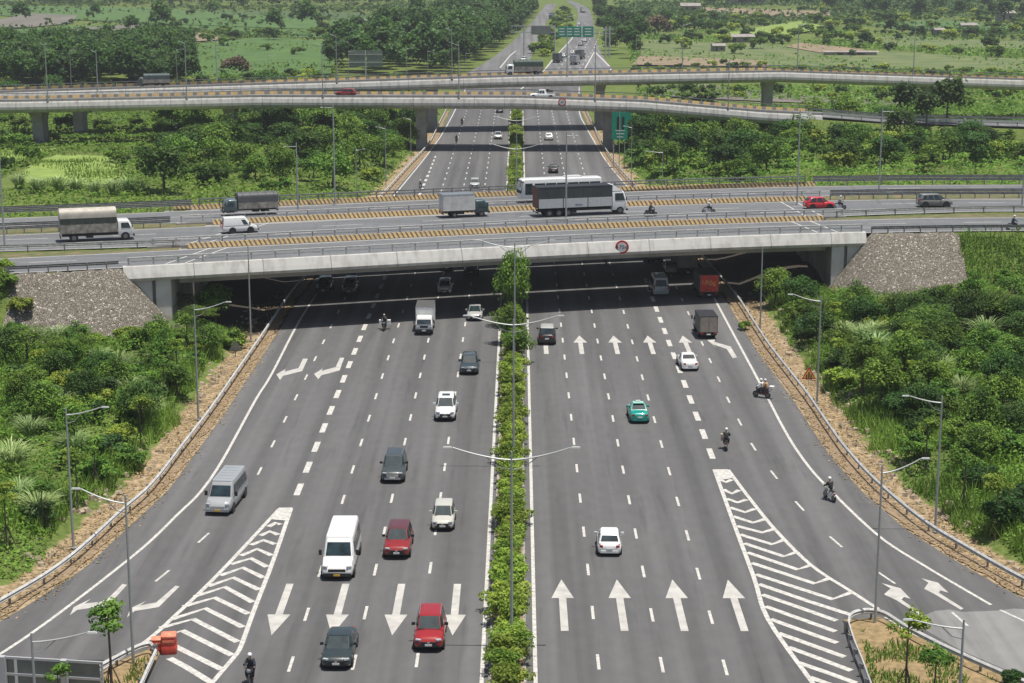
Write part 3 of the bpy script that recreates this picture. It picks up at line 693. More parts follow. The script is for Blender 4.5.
# low road that continues the nearer flyover on its embankment
xs_ = np.linspace(60, 180, 50); yv, zv = fly(F2, xs_)
mb = MB(); sweep(mb, [(x, y-FLW, z-.2) for x, y, z in zip(xs_, yv, zv)], [(FLW, -.1), (FLW, .0), (0, .0), (0, -.1)]); struct(mb.build('ramp_road', FASPH))
guardrail([(x, float(fly(F2, x)[0])-FLW+.4) for x in np.linspace(62, 170, 9)], 'guardrail on the front edge of the low ramp right of the nearer flyover', -1 if 0 else 1, 4, zf=lambda p: float(fly(F2, p[0])[1])-.25, mt=STEEL, group=None, double=True)
guardrail([(x, float(fly(F2, x)[0])-.4) for x in np.linspace(62, 170, 9)], 'guardrail on the back edge of the low ramp right of the nearer flyover', 1, 4, zf=lambda p: float(fly(F2, p[0])[1])-.25, mt=STEELD, group=None)

# ------------------------------------------------------------ street lamps
LHM = mat('lamp_head_grey', (.5, .52, .52), .4)
def dist_y(py, z=0): return at(512, py, z)[1]
def height_of(y, prow):
    """height above ground of a point seen on image row prow at distance y"""
    a = (341.5-prow)/F; return CH-y*(math.sin(TH)-a*math.cos(TH))/(math.cos(TH)+a*math.sin(TH))
def lamp(x, y, h, arms, label, group, z=0, r=.10, m=None, brace=True, sag=.8):
    """arms: list of (direction angle, length, rise)"""
    t = thing('street_lamp', label, 'street lamp', (x, y, z), 0, group)
    m = m or POLE
    mb = MB(); mb.tube([(0, 0, 0), (0, 0, h*.5), (0, 0, h)], [r, r*.8, r*.58], 8); mb.disc((0, 0, .04), r*2.1, 'z', .08, 10); mb.build('pole', m, t, smooth=40)
    for a, ln, rise in arms:
        c, s = math.cos(a), math.sin(a); P = []
        for k in range(9):
            u = k/8; P.append((c*ln*u, s*ln*u, h-.5+rise*(u**1.6)))
        mb = MB(); mb.tube(P, [.055-.018*k/8 for k in range(9)], 6); mb.build('arm', m, t, smooth=60)
        if brace:
            mb = MB(); mb.tube([(c*ln*.0, s*ln*.0, h-1.1), (c*ln*.22, s*ln*.22, h-.95), (c*ln*.45, s*ln*.45, h-.5+rise*.28)], .028, 5); mb.build('brace', m, t)
        mb = MB(); e = Vector(P[-1]); mb.box(e+Vector((c*.3, s*.3, .02)), (.55 if ln > 2.2 else .4, .16, .08), a, taper=(.8, .7)); mb.build('lamp_head', LHM, t)
    return t
MG = 'double-armed median lamps'
for i, (y, lb) in enumerate(((101, 'nearest double-armed lamp standing in the planted median between the arrows'), (139.2, 'second double-armed median lamp, rising beside the black off-roader'), (176.5, 'third double-armed median lamp, its top against the overpass fascia'), (265, 'double-armed median lamp just behind the overpass'), (309, 'double-armed median lamp close in front of the nearer flyover shadow'))):
    lamp(-.42, y, 12.4, [(math.radians(180), 3.45, .75), (0, 3.45, .75)], lb, MG)
def lampx(bx, by, top, tip, label, group='roadside lamps', z=0, r=.1, m=None, ay=0., brace=True, ln=None):
    x, y = at(bx, by, z); h = height_of(y, top)-z
    s = F/(y*math.cos(TH)+(CH-z-h)*math.sin(TH))
    L = abs(tip[0])/s; rise = tip[1]/s
    a = (0 if tip[0] > 0 else math.pi)+ay
    return lamp(x, y, h+.4, [(a, L/max(.3, abs(math.cos(ay))), rise)] if L > .2 else [], label, group, z, r, m, brace)
lampx(73.5, 548, 414, (35, 8), 'street lamp beside the left guardrail, rising between two palms-like shrubs')
lampx(198.5, 420, 309, (31, 8), 'street lamp at the left guardrail, left of the turn arrows')
lampx(133.5, 665, 502, (-44, 15), 'tall lamp on the left gore island with its arm reaching left over the ramp')
lampx(37.5, 735, 641, (55, 10), 'lamp at the bottom left corner in front of the sign board backs')
lampx(251, 341, 250, (.1, .1), 'plain pole at the left guardrail in front of the bridge fascia', brace=False)
lampx(935, 532, 401, (-32, 7), 'street lamp outside the right guardrail, in front of the tall shrubs')
lampx(875, 624, 471, (38, 15), 'tall lamp on the right gore island with its arm reaching right')
lampx(817, 403, 300, (-27, 7), 'street lamp beside the red triangular warning sign')
lampx(760, 331, 250, (.1, .1), 'plain pole at the right guardrail in front of the bridge fascia', brace=False)
lampx(957, 740, 626, (-50, 9), 'lamp at the bottom right corner on the gore island grass')
# poles along the overpass and beyond it
OG = 'tall lamps beside the overpass roads'
for bx, by, tp, z, lb in ((5, 250, 150, ZD, 'tall lamp pole at the left edge beside the nearest road'), (335, 205, 107, ZD, 'tall lamp pole on the farthest deck, standing before the left highway verge'), (566, 221, 135, ZD, 'tall lamp pole rising in front of the big curtain-sided truck'), (797, 205, 113, ZD, 'tall lamp pole at the right end of the striped barriers'), (879, 190, 111, ZD, 'lamp pole on the right embankment left of the grey people carrier'), (1022, 206, 128, ZD, 'lamp pole at the right edge of the embankment'), (298, 212, 146, ZD, 'short slim pole on the farthest deck above the dark canvas lorry')):
    lampx(bx, by, tp, (-9 if bx < 500 else 8, .3), lb, OG, z, .12, brace=False)
for bx, by, tp, dx, lb in ((386, 186, 128, -7, 'slim lamp standing in the shrubs left of the far highway'), (357, 215, 150, 6, 'slim lamp among the shrubs behind the far deck on the left'), (411, 158, 119, -5, 'slim lamp in the shrubs near the left flyover pier'), (631, 190, 127, -6, 'slim lamp behind the right guardrail of the far highway'), (662, 200, 152, -14, 'slim lamp in the shrubs right of the far highway'), (619, 175, 106, 7, 'lamp beside the green direction sign')):
    lampx(bx, by, tp, (dx, 1.5), lb, 'slim lamps along the far highway', 0, .08, brace=False)
def flz(Fp, x, front=True):
    y, z = fly(Fp, x); return float(y)-(FLW-.2 if front else .25), float(z)-.15
FG = 'lamps along the flyovers'
FLB = {48: 'leftmost lamp on the near edge of the nearer flyover, above the left pier', 187: 'lamp on the near edge of the nearer flyover before the right end of the wood', 323: 'lamp on the near edge of the nearer flyover beside the red car', 459: 'lamp on the near edge of the nearer flyover left of the highway', 595: 'lamp on the near edge of the nearer flyover right of the pickup', 728: 'lamp on the near edge of the nearer flyover before the right bushes', 98: 'lamp on the back edge of the nearer flyover before the left wood', 337: 'lamp on the farther flyover left of the grey sign backs', 452: 'tall lamp on the farther flyover left of the canvas lorry', 567: 'lamp on the farther flyover directly below the green gantry boards', 682: 'lamp on the farther flyover before the beige field', 797: 'lamp on the farther flyover, third from its right end', 913: 'rightmost lamp on the farther flyover before the green fields', 217: 'lamp on the back edge of the farther flyover before the open green field'}
for px, Fp, front, tp, ref in ((48, F2, 1, 43, 104), (187, F2, 1, 41, 103), (323, F2, 1, 43, 103), (459, F2, 1, 43, 103), (595, F2, 1, 45, 106), (728, F2, 1, 60, 112), (98, F2, 0, 50, 95), (337, F1, 1, 34, 90), (452, F1, 1, 28, 84), (567, F1, 1, 15, 80), (682, F1, 1, 23, 79), (797, F1, 1, 24, 79), (913, F1, 1, 24, 81), (217, F1, 0, 40, 82)):
    x = at(px, ref, 9.8)[0]; y, z = flz(Fp, x, front); z += .3 if front else 1.0
    x = x*y/at(px, ref, 9.8)[1]; h = height_of(y, tp)-z
    k = 'front' if front else 'back'; nm = 'nearer' if Fp is F2 else 'farther'
    lamp(x, y, h, [(math.pi-.9 if px < 500 else .7, 1.9, .35)], FLB[px], FG, z, .13, brace=False)
for px, by, tp in ((72, 90, 49), (178, 92, 48), (349, 80, 50), (407, 78, 47), (428, 76, 50), (466, 74, 52), (636, 66, 34), (269, 78, 54)):
    x, y = at(px, by+8); lamp(x, y, height_of(y, tp), [(0, 1.6, .2)], {72: 'thin far lamp pole before the left part of the wood', 178: 'thin far lamp pole at the right end of the wood', 349: 'thin far lamp pole left of the grey sign backs', 407: 'thin far lamp pole right of the grey sign backs', 428: 'second thin far pole right of the grey sign backs', 466: 'thin far lamp pole beside the far left carriageway', 636: 'thin far lamp pole right of the far highway', 269: 'thin far lamp pole before the reddish bush'}[px], 'thin far lamp poles', 0, .1, brace=False)

# ------------------------------------------------------------ signs
WHITE = mat('sign_white', (.75, .75, .73), .5); RED = mat('sign_red', (.60, .035, .04), .5); BLACK = mat('sign_black', (.02, .02, .02), .5)
GREEN = mat('sign_green', (.0, .30, .19), .5, noise=.15, nscale=2); YEL = mat('sign_yellow', (.75, .48, .12), .5)
ALU = mat('sign_back_aluminium', (.20, .225, .205), .6, .2, noise=.25, nscale=1.2); ALUF = mat('sign_frame_aluminium', (.52, .53, .54), .5, .3)
def text_mesh(txt, size, m, ext=.006):
    c = bpy.data.curves.new('t', 'FONT'); c.body = txt; c.size = size; c.align_x = 'CENTER'; c.align_y = 'CENTER'; c.extrude = ext
    o = bpy.data.objects.new('t', c); COL.objects.link(o)
    me = bpy.data.meshes.new_from_object(o.evaluated_get(bpy.context.evaluated_depsgraph_get())); bpy.data.objects.remove(o); me.materials.clear(); me.materials.append(m); return me
def lettering(txt, size, m, parent, loc, rot=(math.pi/2, 0, 0), name='lettering'):
    o = obj(name, text_mesh(txt, size, m), parent); o.location = loc; o.rotation_euler = rot; return o
def round_sign(loc, r, txt, label, post=None):
    t = thing('limit_sign', label, 'road sign', loc, 0, 'round red-ringed signs')
    mb = MB(); mb.disc((0, 0, 0), r, 'y', .05, 28); mb.build('sign_ring', RED, t)
    mb = MB(); mb.disc((0, -.03, 0), r*.72, 'y', .03, 28); mb.build('sign_face', WHITE, t)
    lettering(txt, r*.75, BLACK, t, (0, -.055, 0))
    mb = MB(); mb.box((0, .12, -.1), (.12, .2, 1.2)); mb.build('bracket', STEELD, t)
x, y = at(622.5, 248, 7.4); round_sign((x, float(fr(x))-.5, 7.35), .78, '4.75m', 'round red-ringed height sign hanging on the overpass fascia')
x = at(562, 106, 9.5)[0]; y, z = flz(F2, x); round_sign((x*y/at(562, 106, 9.5)[1], y-.5, z-.2), .8, '60', 'round red-ringed limit sign on the fascia of the nearer flyover')
# green direction sign half behind the lamp at the right flyover pier
x, y = at(617, 168); t = thing('direction_sign', 'tall green direction sign beside the right flyover pier', 'road sign', (x+.2, y, 0))
zt = height_of(y, 112); zb = height_of(y, 139.5)
mb = MB(); mb.box((.2, 0, (zt+zb)/2), (3.0, .12, zt-zb)); mb.box((1.5, .01, zt-.8), (1.8, .1, 1.3)); mb.build('sign_board', GREEN, t)
mb = MB(); mb.box((-.1, -.08, zt-2.1), (.5, .03, 2.4)); mb.box((.85, -.08, zt-2.1), (.5, .03, 2.4)); mb.build('lane_symbol', BLACK, t)
for k in range(3): mb = MB(); mb.box((.3, -.08, zb+1.7-k*.6), (1.8-.3*k, .03, .16)); mb.build('lettering_line', WHITE, t)
for sx in (-.9, 1.2): mb = MB(); mb.tube([(sx, .1, 0), (sx, .1, zt)], .09, 8); mb.build('sign_post', POLE, t)
# striped hazard posts by the right pier
x, y = at(613.5, 151); t = thing('hazard_marker', 'red and white striped marker at the foot of the right flyover pier', 'marker post', (x, y, 0))
for k in range(5): mb = MB(); mb.box((0, 0, .25+k*.42), (.42, .3, .42)); mb.build('marker_band', RED if k % 2 else WHITE, t)
# red triangle warning sign
def tri_sign(px, py, base, label, fronts=True):
    x, y = at(px, base); t = thing('warning_sign', label, 'road sign', (x, y, hgt(x, y)))
    z0 = float(hgt(x, y)); top = height_of(y, py-5)-z0; s = .7
    T = lambda q, yy, zc: [(-q, yy, zc-q*.577), (q, yy, zc-q*.577), (0, yy, zc+q*1.155)]
    zc = top-s*1.1
    mb = MB()
    for q, yy, mi in ((s, 0, 0), (s*.74, -.025, 1)):
        A = T(q, yy, zc); B = T(q, yy+.03, zc); mb = MB(); mb.loft([A, B]); mb.build('sign_face' if mi else 'sign_rim', (YEL if mi else RED) if fronts else ALU, t)
    if fronts: mb = MB(); mb.box((0, -.04, zc), (.12, .02, .55)); mb.box((-.22, -.04, zc-.2), (.1, .02, .5)); mb.box((.22, -.04, zc-.2), (.1, .02, .5)); mb.build('symbol', BLACK, t)
    mb = MB(); mb.tube([(0, .05, 0), (0, .05, top-.3)], .045, 8); mb.build('sign_post', WHITE if fronts else STEELD, t)
tri_sign(808.5, 372, 385, 'red-rimmed yellow triangle warning sign beyond the right guardrail')
tri_sign(235.5, 345, 356, 'grey back of a triangular sign beyond the left guardrail', False)
# sign boards seen from behind, bottom left corner
x, y = at(45, 710); t = thing('sign_gantry', 'grey backs of two framed sign boards at the bottom left corner', 'sign', (x, y, 0), math.radians(-8))
zt = height_of(y, 659); 
for cx, w in ((-3.0, 2.4), (-.4, 2.6), (2.05, 2.2)):
    mb = MB(); mb.box((cx+.2, 0, zt-1.3), (w-.1, .06, 2.5)); mb.build('sign_board', ALU, t)
mb = MB()
for zz in (zt-.04, zt-1.0, zt-2.3): mb.box((0, -.07, zz), (7.0, .1, .14))
for xx in (-3.5, 3.45): mb.box((xx, -.07, zt-1.2), (.12, .1, 2.4))
mb.build('sign_frame', ALUF, t)
for sx in (-2.2, 1.35): mb = MB(); mb.box((sx, -.25, zt/2), (.34, .3, zt+.2)); mb.build('gantry_post', ALUF, t)
# billboard-like sign backs on the farther flyover
x, y = at(366, 84); zt = height_of(y, 50.5); zb = height_of(y, 66.5)
t = thing('roadside_sign', 'pair of grey sign board backs on a post before the left wood', 'sign', (x, y, 0))
for sx in (-2.6, 2.8): mb = MB(); mb.box((sx, 0, (zt+zb)/2), (4.8, .12, zt-zb)); mb.build('sign_board', ALU, t)
mb = MB()
for q in (.25, .75): mb.box((0, -.12, zb+(zt-zb)*q), (10.2, .1, .16))
mb.build('sign_frame', ALUF, t); mb = MB(); mb.box((0, .05, zt/2), (.4, .3, zt+.2)); mb.build('sign_post', ALUF, t)
# gantry over the far right carriageway
x, y = at(609.5, 58); zt = height_of(y, 26.3); zb = height_of(y, 37.2)
t = thing('gantry', 'gantry with two green direction boards over the far right carriageway', 'sign gantry', (x, y, 0))
s_ = (y*math.cos(TH)+(CH-zt)*math.sin(TH))/F
mb = MB()
for q in (.35, .75):
    mb.box((-6.0*1.0-1, .3, zb+(zt-zb)*q), (17, .15, .25))
for k in range(9): mb.box((-14+k*1.9, .3, (zt+zb)/2), (.12, .12, (zt-zb)*.5))
mb.build('truss', ALUF, t)
for dx in (0, -1.5): mb = MB(); mb.tube([(dx, .3, 0), (dx, .3, zt)], .28, 8); mb.build('gantry_post', ALUF, t)
for a, b in ((557.6, 581), (582.4, 593.2)):
    cx = ((a+b)/2-609.5)*s_; w = (b-a)*s_
    mb = MB(); mb.box((cx, 0, (zt+zb)/2), (w, .15, zt-zb)); bd = mb.build('sign_board', GREEN, t)
    for k in range(3):
        n = 3 if w > 6 else 1
        for j in range(n):
            mb = MB(); mb.box((cx-w*.33*(n > 1)+j*w*.32, -.1, zb+(zt-zb)*(.25+.26*k)), (w*(.22 if n > 1 else .6), .04, .38)); mb.build('lettering_line', mat_sgt if 0 else WHITE, t)
# gantry seen from behind over the far left carriageway
x, y = at(524, 56); zt = height_of(y, 25.5); zb = height_of(y, 33)
t = thing('gantry', 'grey gantry seen from behind over the far left carriageway', 'sign gantry', (x, y, 0)); s_ = (y*math.cos(TH)+(CH-zt)*math.sin(TH))/F
mb = MB()
for q in (.1, .95): mb.box((3.6, 0, zb+(zt-zb)*q), (17, .2, .3))
for k in range(10): mb.box((-4.6+k*1.8, 0, (zt+zb)/2), (.14, .14, zt-zb))
mb.build('truss', ALUF, t); mb = MB(); mb.box((6.5, -.2, (zt+zb)/2-.4), (7.5, .1, (zt-zb)*1.15)); mb.build('sign_board', ALU, t)
for dx in (0, 11.8): mb = MB(); mb.tube([(dx, .1, 0), (dx, .1, zt)], .25, 8); mb.build('gantry_post', ALUF, t)

# ------------------------------------------------------------ vehicles
GLASS = mat('dark_vehicle_glass', (.022, .040, .045), .12, spec=.8, noise=.6, nscale=1.6)
TYRE = mat('tyre_rubber', (.016, .016, .017), .85); RIM = mat('alloy_rim', (.20, .205, .21), .4, .5); TRIM = mat('black_plastic', (.02, .02, .022), .5)
LAMPF = mat('headlamp_glass', (.42, .44, .46), .12, spec=.8); LAMPR = mat('tail_lamp_red', (.42, .012, .012), .2); CHROME = mat('bright_trim', (.6, .61, .62), .2, .8)
PLW = mat('plate_white', (.75, .75, .72), .5); PLY = mat('plate_yellow', (.72, .42, .05), .5); CHAS = mat('chassis_dark', (.03, .03, .03), .8)
CRATE = mat('pale_canvas', (.52, .48, .40), .9, noise=.35, nscale=1.2, col2=(.30, .27, .22), bump=.3)
_pc = {}
def paint(c, nm):
    if nm not in _pc: _pc[nm] = mat(nm, c, .32, coat=.7, spec=.5, noise=.05, nscale=1)
    return _pc[nm]
_wh = {}
def wheel_mesh(r, w, m=None):
    k = (r, w)
    if k not in _wh:
        mb = MB(); n = 20; R = []
        for x, q in ((-.5, r*.72), (-.5, r*.93), (-.36, r), (.36, r), (.5, r*.93), (.5, r*.72)):
            R.append([(x*w, q*math.cos(2*math.pi*a/n), q*math.sin(2*math.pi*a/n)) for a in range(n)])
        mb.loft(R); ty = mb.mesh('tyre', TYRE, 40)
        mb = MB(); mb.disc((0, 0, 0), r*(.62 if r < .38 else .5), 'x', w*1.02, 16)
        for a in range(5): mb.box((w*.52*0, 0, 0), (w*1.05, r*.10, r*(1.15 if r < .38 else .9)), 0, rx=a*math.pi/5)
        _wh[k] = (ty, mb.mesh('rim', RIM))
    return _wh[k]
def wheel(t, x, y, r, w=.22):
    a, b = wheel_mesh(r, w); o = obj('wheel', a, t); o.location = (x, y, r); q = obj('rim', b, o); return o

def ringpts(w, zb, zt, k=.82, sh=.12):
    """body section, half-width w from zb to zt, 12 points, clockwise from lower left"""
    zm = zb+(zt-zb)*.45
    pts = [(w*.86, zb), (w*.97, zb+.10*(zt-zb)), (w, zm), (w*.975, zt-(zt-zb)*.22), (w*k, zt-.015), (w*.45, zt+sh*.25)]
    return [(-a, b) for a, b in pts[::-1]][::-1][::1] if 0 else [(-a, b) for a, b in pts]+[(a, b) for a, b in pts[::-1]]
def lerp_st(st, y):
    return [float(np.interp(y, [s[0] for s in st], [s[i] for s in st])) for i in (1, 2, 3)]

def car(label, cat, loc, rz, color, pnm, L=4.5, Wd=1.82, Hh=1.5, kind='suv', roofc=None, plate=PLW, group='cars on the highway', name='car', rails=False, grille=TRIM, sign=None, sunroof=False):
    hw = Wd/2; P = paint(color, pnm); t = thing(name, label, cat, loc, rz, group)
    f = L/2; clr = .24 if kind != 'suv' else .3
    hood = Hh*.60 if kind == 'sedan' else Hh*.60; belt = Hh*.64
    # y along the car, +y is forward: body stations (y, half-width, bottom, top)
    if kind == 'sedan': cab = (-f+.95, f-1.15); roof = (-f+1.75, f-1.95); trunk = Hh*.66
    elif kind == 'hatch': cab = (-f+.12, f-1.0); roof = (-f+.62, f-1.65); trunk = belt
    elif kind == 'mpv': cab = (-f+.08, f-.95); roof = (-f+.42, f-1.75); trunk = belt
    elif kind == 'pickup': cab = (-f+1.75, f-1.35); roof = (-f+1.95, f-2.05); trunk = belt
    else: cab = (-f+.12, f-1.25); roof = (-f+.55, f-1.95); trunk = belt
    tr = trunk if kind == 'sedan' else belt
    st = [(-f, hw*.80, clr+.12, tr*.72), (-f+.06, hw*.88, clr+.04, tr*.90), (-f+.28, hw*.955, clr, tr*.985), (-f+.9, hw, clr-.02, tr), (cab[0]+.6, hw, clr-.04, belt), (0, hw, clr-.05, belt), (cab[1]-.2, hw, clr-.04, belt*.99), (cab[1]+.1, hw*.99, clr-.03, hood*.995), (f-.55, hw*.97, clr, hood*.93), (f-.22, hw*.91, clr+.02, hood*.85), (f-.05, hw*.80, clr+.08, hood*.70), (f, hw*.72, clr+.14, hood*.58)]
    st = sorted(st); ys = sorted(set([s[0] for s in st]+list(np.linspace(-f, f, 22))))
    mb = MB(); R = []
    for y in ys:
        w, zb, zt = lerp_st(st, y); R.append([(a, y, b) for a, b in ringpts(w, zb, zt)])
    mb.loft(R); mb.build('body', P, t, smooth=50)
    # dark sill and wheel arches
    wb = L*.295+.02; wr = .33 if Hh < 1.6 else .36
    fy, ry = f-.88, -f+.86
    for y in (fy, ry):
        for s in (-1, 1): mb = MB(); mb.disc((s*(hw-.045), y, wr+.02), wr+.075, 'x', .13, 22); mb.build('wheel_arch', TRIM, t)
    mb = MB(); mb.box((0, 0, clr-.01), (Wd*.9, L*.86, .12)); mb.build('underbody', TRIM, t)
    for y in (fy, ry):
        for s in (-1, 1): wheel(t, s*(hw-.10), y, wr)
    # cabin
    bw, rw = hw*.93, hw*.74; zr = Hh-.05; zb = belt-.05
    def frame(y, u): return y
    rb = [(-bw*.93, cab[0]), (-bw, cab[0]+.35), (-bw, cab[1]-.6), (-bw*.82, cab[1]), (bw*.82, cab[1]), (bw, cab[1]-.6), (bw, cab[0]+.35), (bw*.93, cab[0])]
    rt = [(-rw*.93, roof[0]), (-rw, roof[0]+.2), (-rw, roof[1]-.25), (-rw*.86, roof[1]), (rw*.86, roof[1]), (rw, roof[1]-.25), (rw, roof[0]+.2), (rw*.93, roof[0])]
    RC = paint(*roofc) if roofc else P
    mb = MB(); A = [(x, y, zb) for x, y in rb]; B = [(x, y, zr) for x, y in rt]; mb.loft([A, B]); mb.build('cabin', P, t, bevel=.06)
    mb = MB(); C1 = [(x*1.015, y*1.0, zr-.015) for x, y in rt]; C2 = [(x*.93, y*.96+(roof[0]+roof[1])*.02, zr+.04) for x, y in rt]; C3 = [(x*.6, (y-(roof[0]+roof[1])/2)*.7+(roof[0]+roof[1])/2, zr+.06) for x, y in rt]
    mb.loft([C1, C2, C3]); mb.build('roof', RC, t, smooth=40)
    def pane(nm, q, m=GLASS, e=.012, inset=0.06):
        q = [Vector(p) for p in q]; c = sum(q, Vector())/4; n = (q[1]-q[0]).cross(q[3]-q[0]).normalized()
        cc = Vector((0, 0, (zr+zb)/2)); cc.y = (cab[0]+cab[1])/2
        if n.dot(c-cc) < 0: n = -n
        q = [c+(p-c)*(1-inset) for p in q]; mb = MB(); mb.loft([[p-n*.03 for p in q], [p+n*e for p in q]]); return mb.build(nm, m, t)
    pane('windscreen', (A[3], A[4], B[4], B[3]), inset=.05)
    if kind != 'pickup' or True: ra_, rb_, rc_, rd_ = [Vector(q_) for q_ in (A[0], A[7], B[7], B[0])]; pane('rear_window', (ra_.lerp(rd_, .22), rb_.lerp(rc_, .22), rb_.lerp(rc_, .92), ra_.lerp(rd_, .92)), inset=.12)
    for s in (0, 1):
        i, j = ((1, 2) if s == 0 else (6, 5)); a0, a1, b0, b1 = [Vector(p) for p in (A[i], A[j], B[i], B[j])]
        cuts = (0, .5, 1) if kind in ('sedan', 'pickup', 'hatch') else (0, .28, .64, 1)
        for u, v in zip(cuts[:-1], cuts[1:]):
            pane('side_window', (a0.lerp(a1, u), a0.lerp(a1, v), b0.lerp(b1, v), b0.lerp(b1, u)), inset=.13)
        k = 3 if s == 0 else 4; pane('quarter_window', (a1, Vector(A[k]), Vector(B[k]), b1), inset=.2)
    # lights, plates, grille, mirrors
    for s in (-1, 1):
        mb = MB(); mb.box((s*hw*.66, f-.10, hood*.80), (hw*.34, .2, .09), rz=-s*.4); mb.build('headlight', LAMPF, t)
        mb = MB(); mb.box((s*hw*.66, -f+.08, tr*.80), (hw*.28, .16, .17 if kind != 'mpv' else .3), rz=s*.25); mb.build('tail_light', LAMPR, t)
        mb = MB(); mb.box((s*(hw+.08), cab[1]-.62, belt+.08), (.22, .12, .16), rz=s*.2); mb.build('mirror', P if kind != 'suv' or pnm.startswith('white') else TRIM, t)
        if rails: mb = MB(); mb.tube([(s*rw*.92, roof[0]+.1, zr+.03), (s*rw*.92, roof[0]+.3, zr+.09), (s*rw*.92, roof[1]-.35, zr+.09), (s*rw*.92, roof[1]-.15, zr+.03)], .025, 5); mb.build('roof_rail', CHROME, t)
    mb = MB(); mb.box((0, f-.005, hood*.60), (hw*1.0, .08, .2)); mb.box((0, f-.01, clr+.15), (hw*1.35, .1, .14)); mb.build('grille', grille, t)
    mb = MB(); mb.box((0, f+.03, hood*.66), (.16, .04, .1)); mb.build('badge', CHROME, t)
    mb = MB(); mb.box((0, -f+.02, clr+.14), (hw*1.45, .12, .16)); mb.build('rear_bumper_trim', TRIM if kind == 'suv' else P, t)
    mb = MB(); mb.box((0, f+.045, clr+.22), (.42, .03, .12)); mb.build('number_plate', plate, t)
    mb = MB(); mb.box((0, -f-.03, tr*.62), (.42, .04, .13)); mb.build('number_plate', plate, t)
    if sunroof: mb = MB(); mb.box((0, (roof[0]+roof[1])/2+.25, zr+.055), (rw*1.0, .75, .03)); mb.build('sunroof', GLASS, t)
    if sign: sign(t, zr)
    if kind == 'pickup':
        mb = MB(); b0, b1 = -f+.1, cab[0]-.05; zz = belt+.03
        mb.box((0, (b0+b1)/2, belt-.02), (Wd*.78, b1-b0-.12, .06)); mb.build('cargo_bed', CHAS, t)
        mb = MB()
        for s in (-1, 1): mb.box((s*hw*.88, (b0+b1)/2, belt+.06), (.12, b1-b0, .16))
        mb.box((0, b0+.03, belt+.06), (Wd*.86, .1, .16)); mb.build('bed_sides', P, t)
    return t

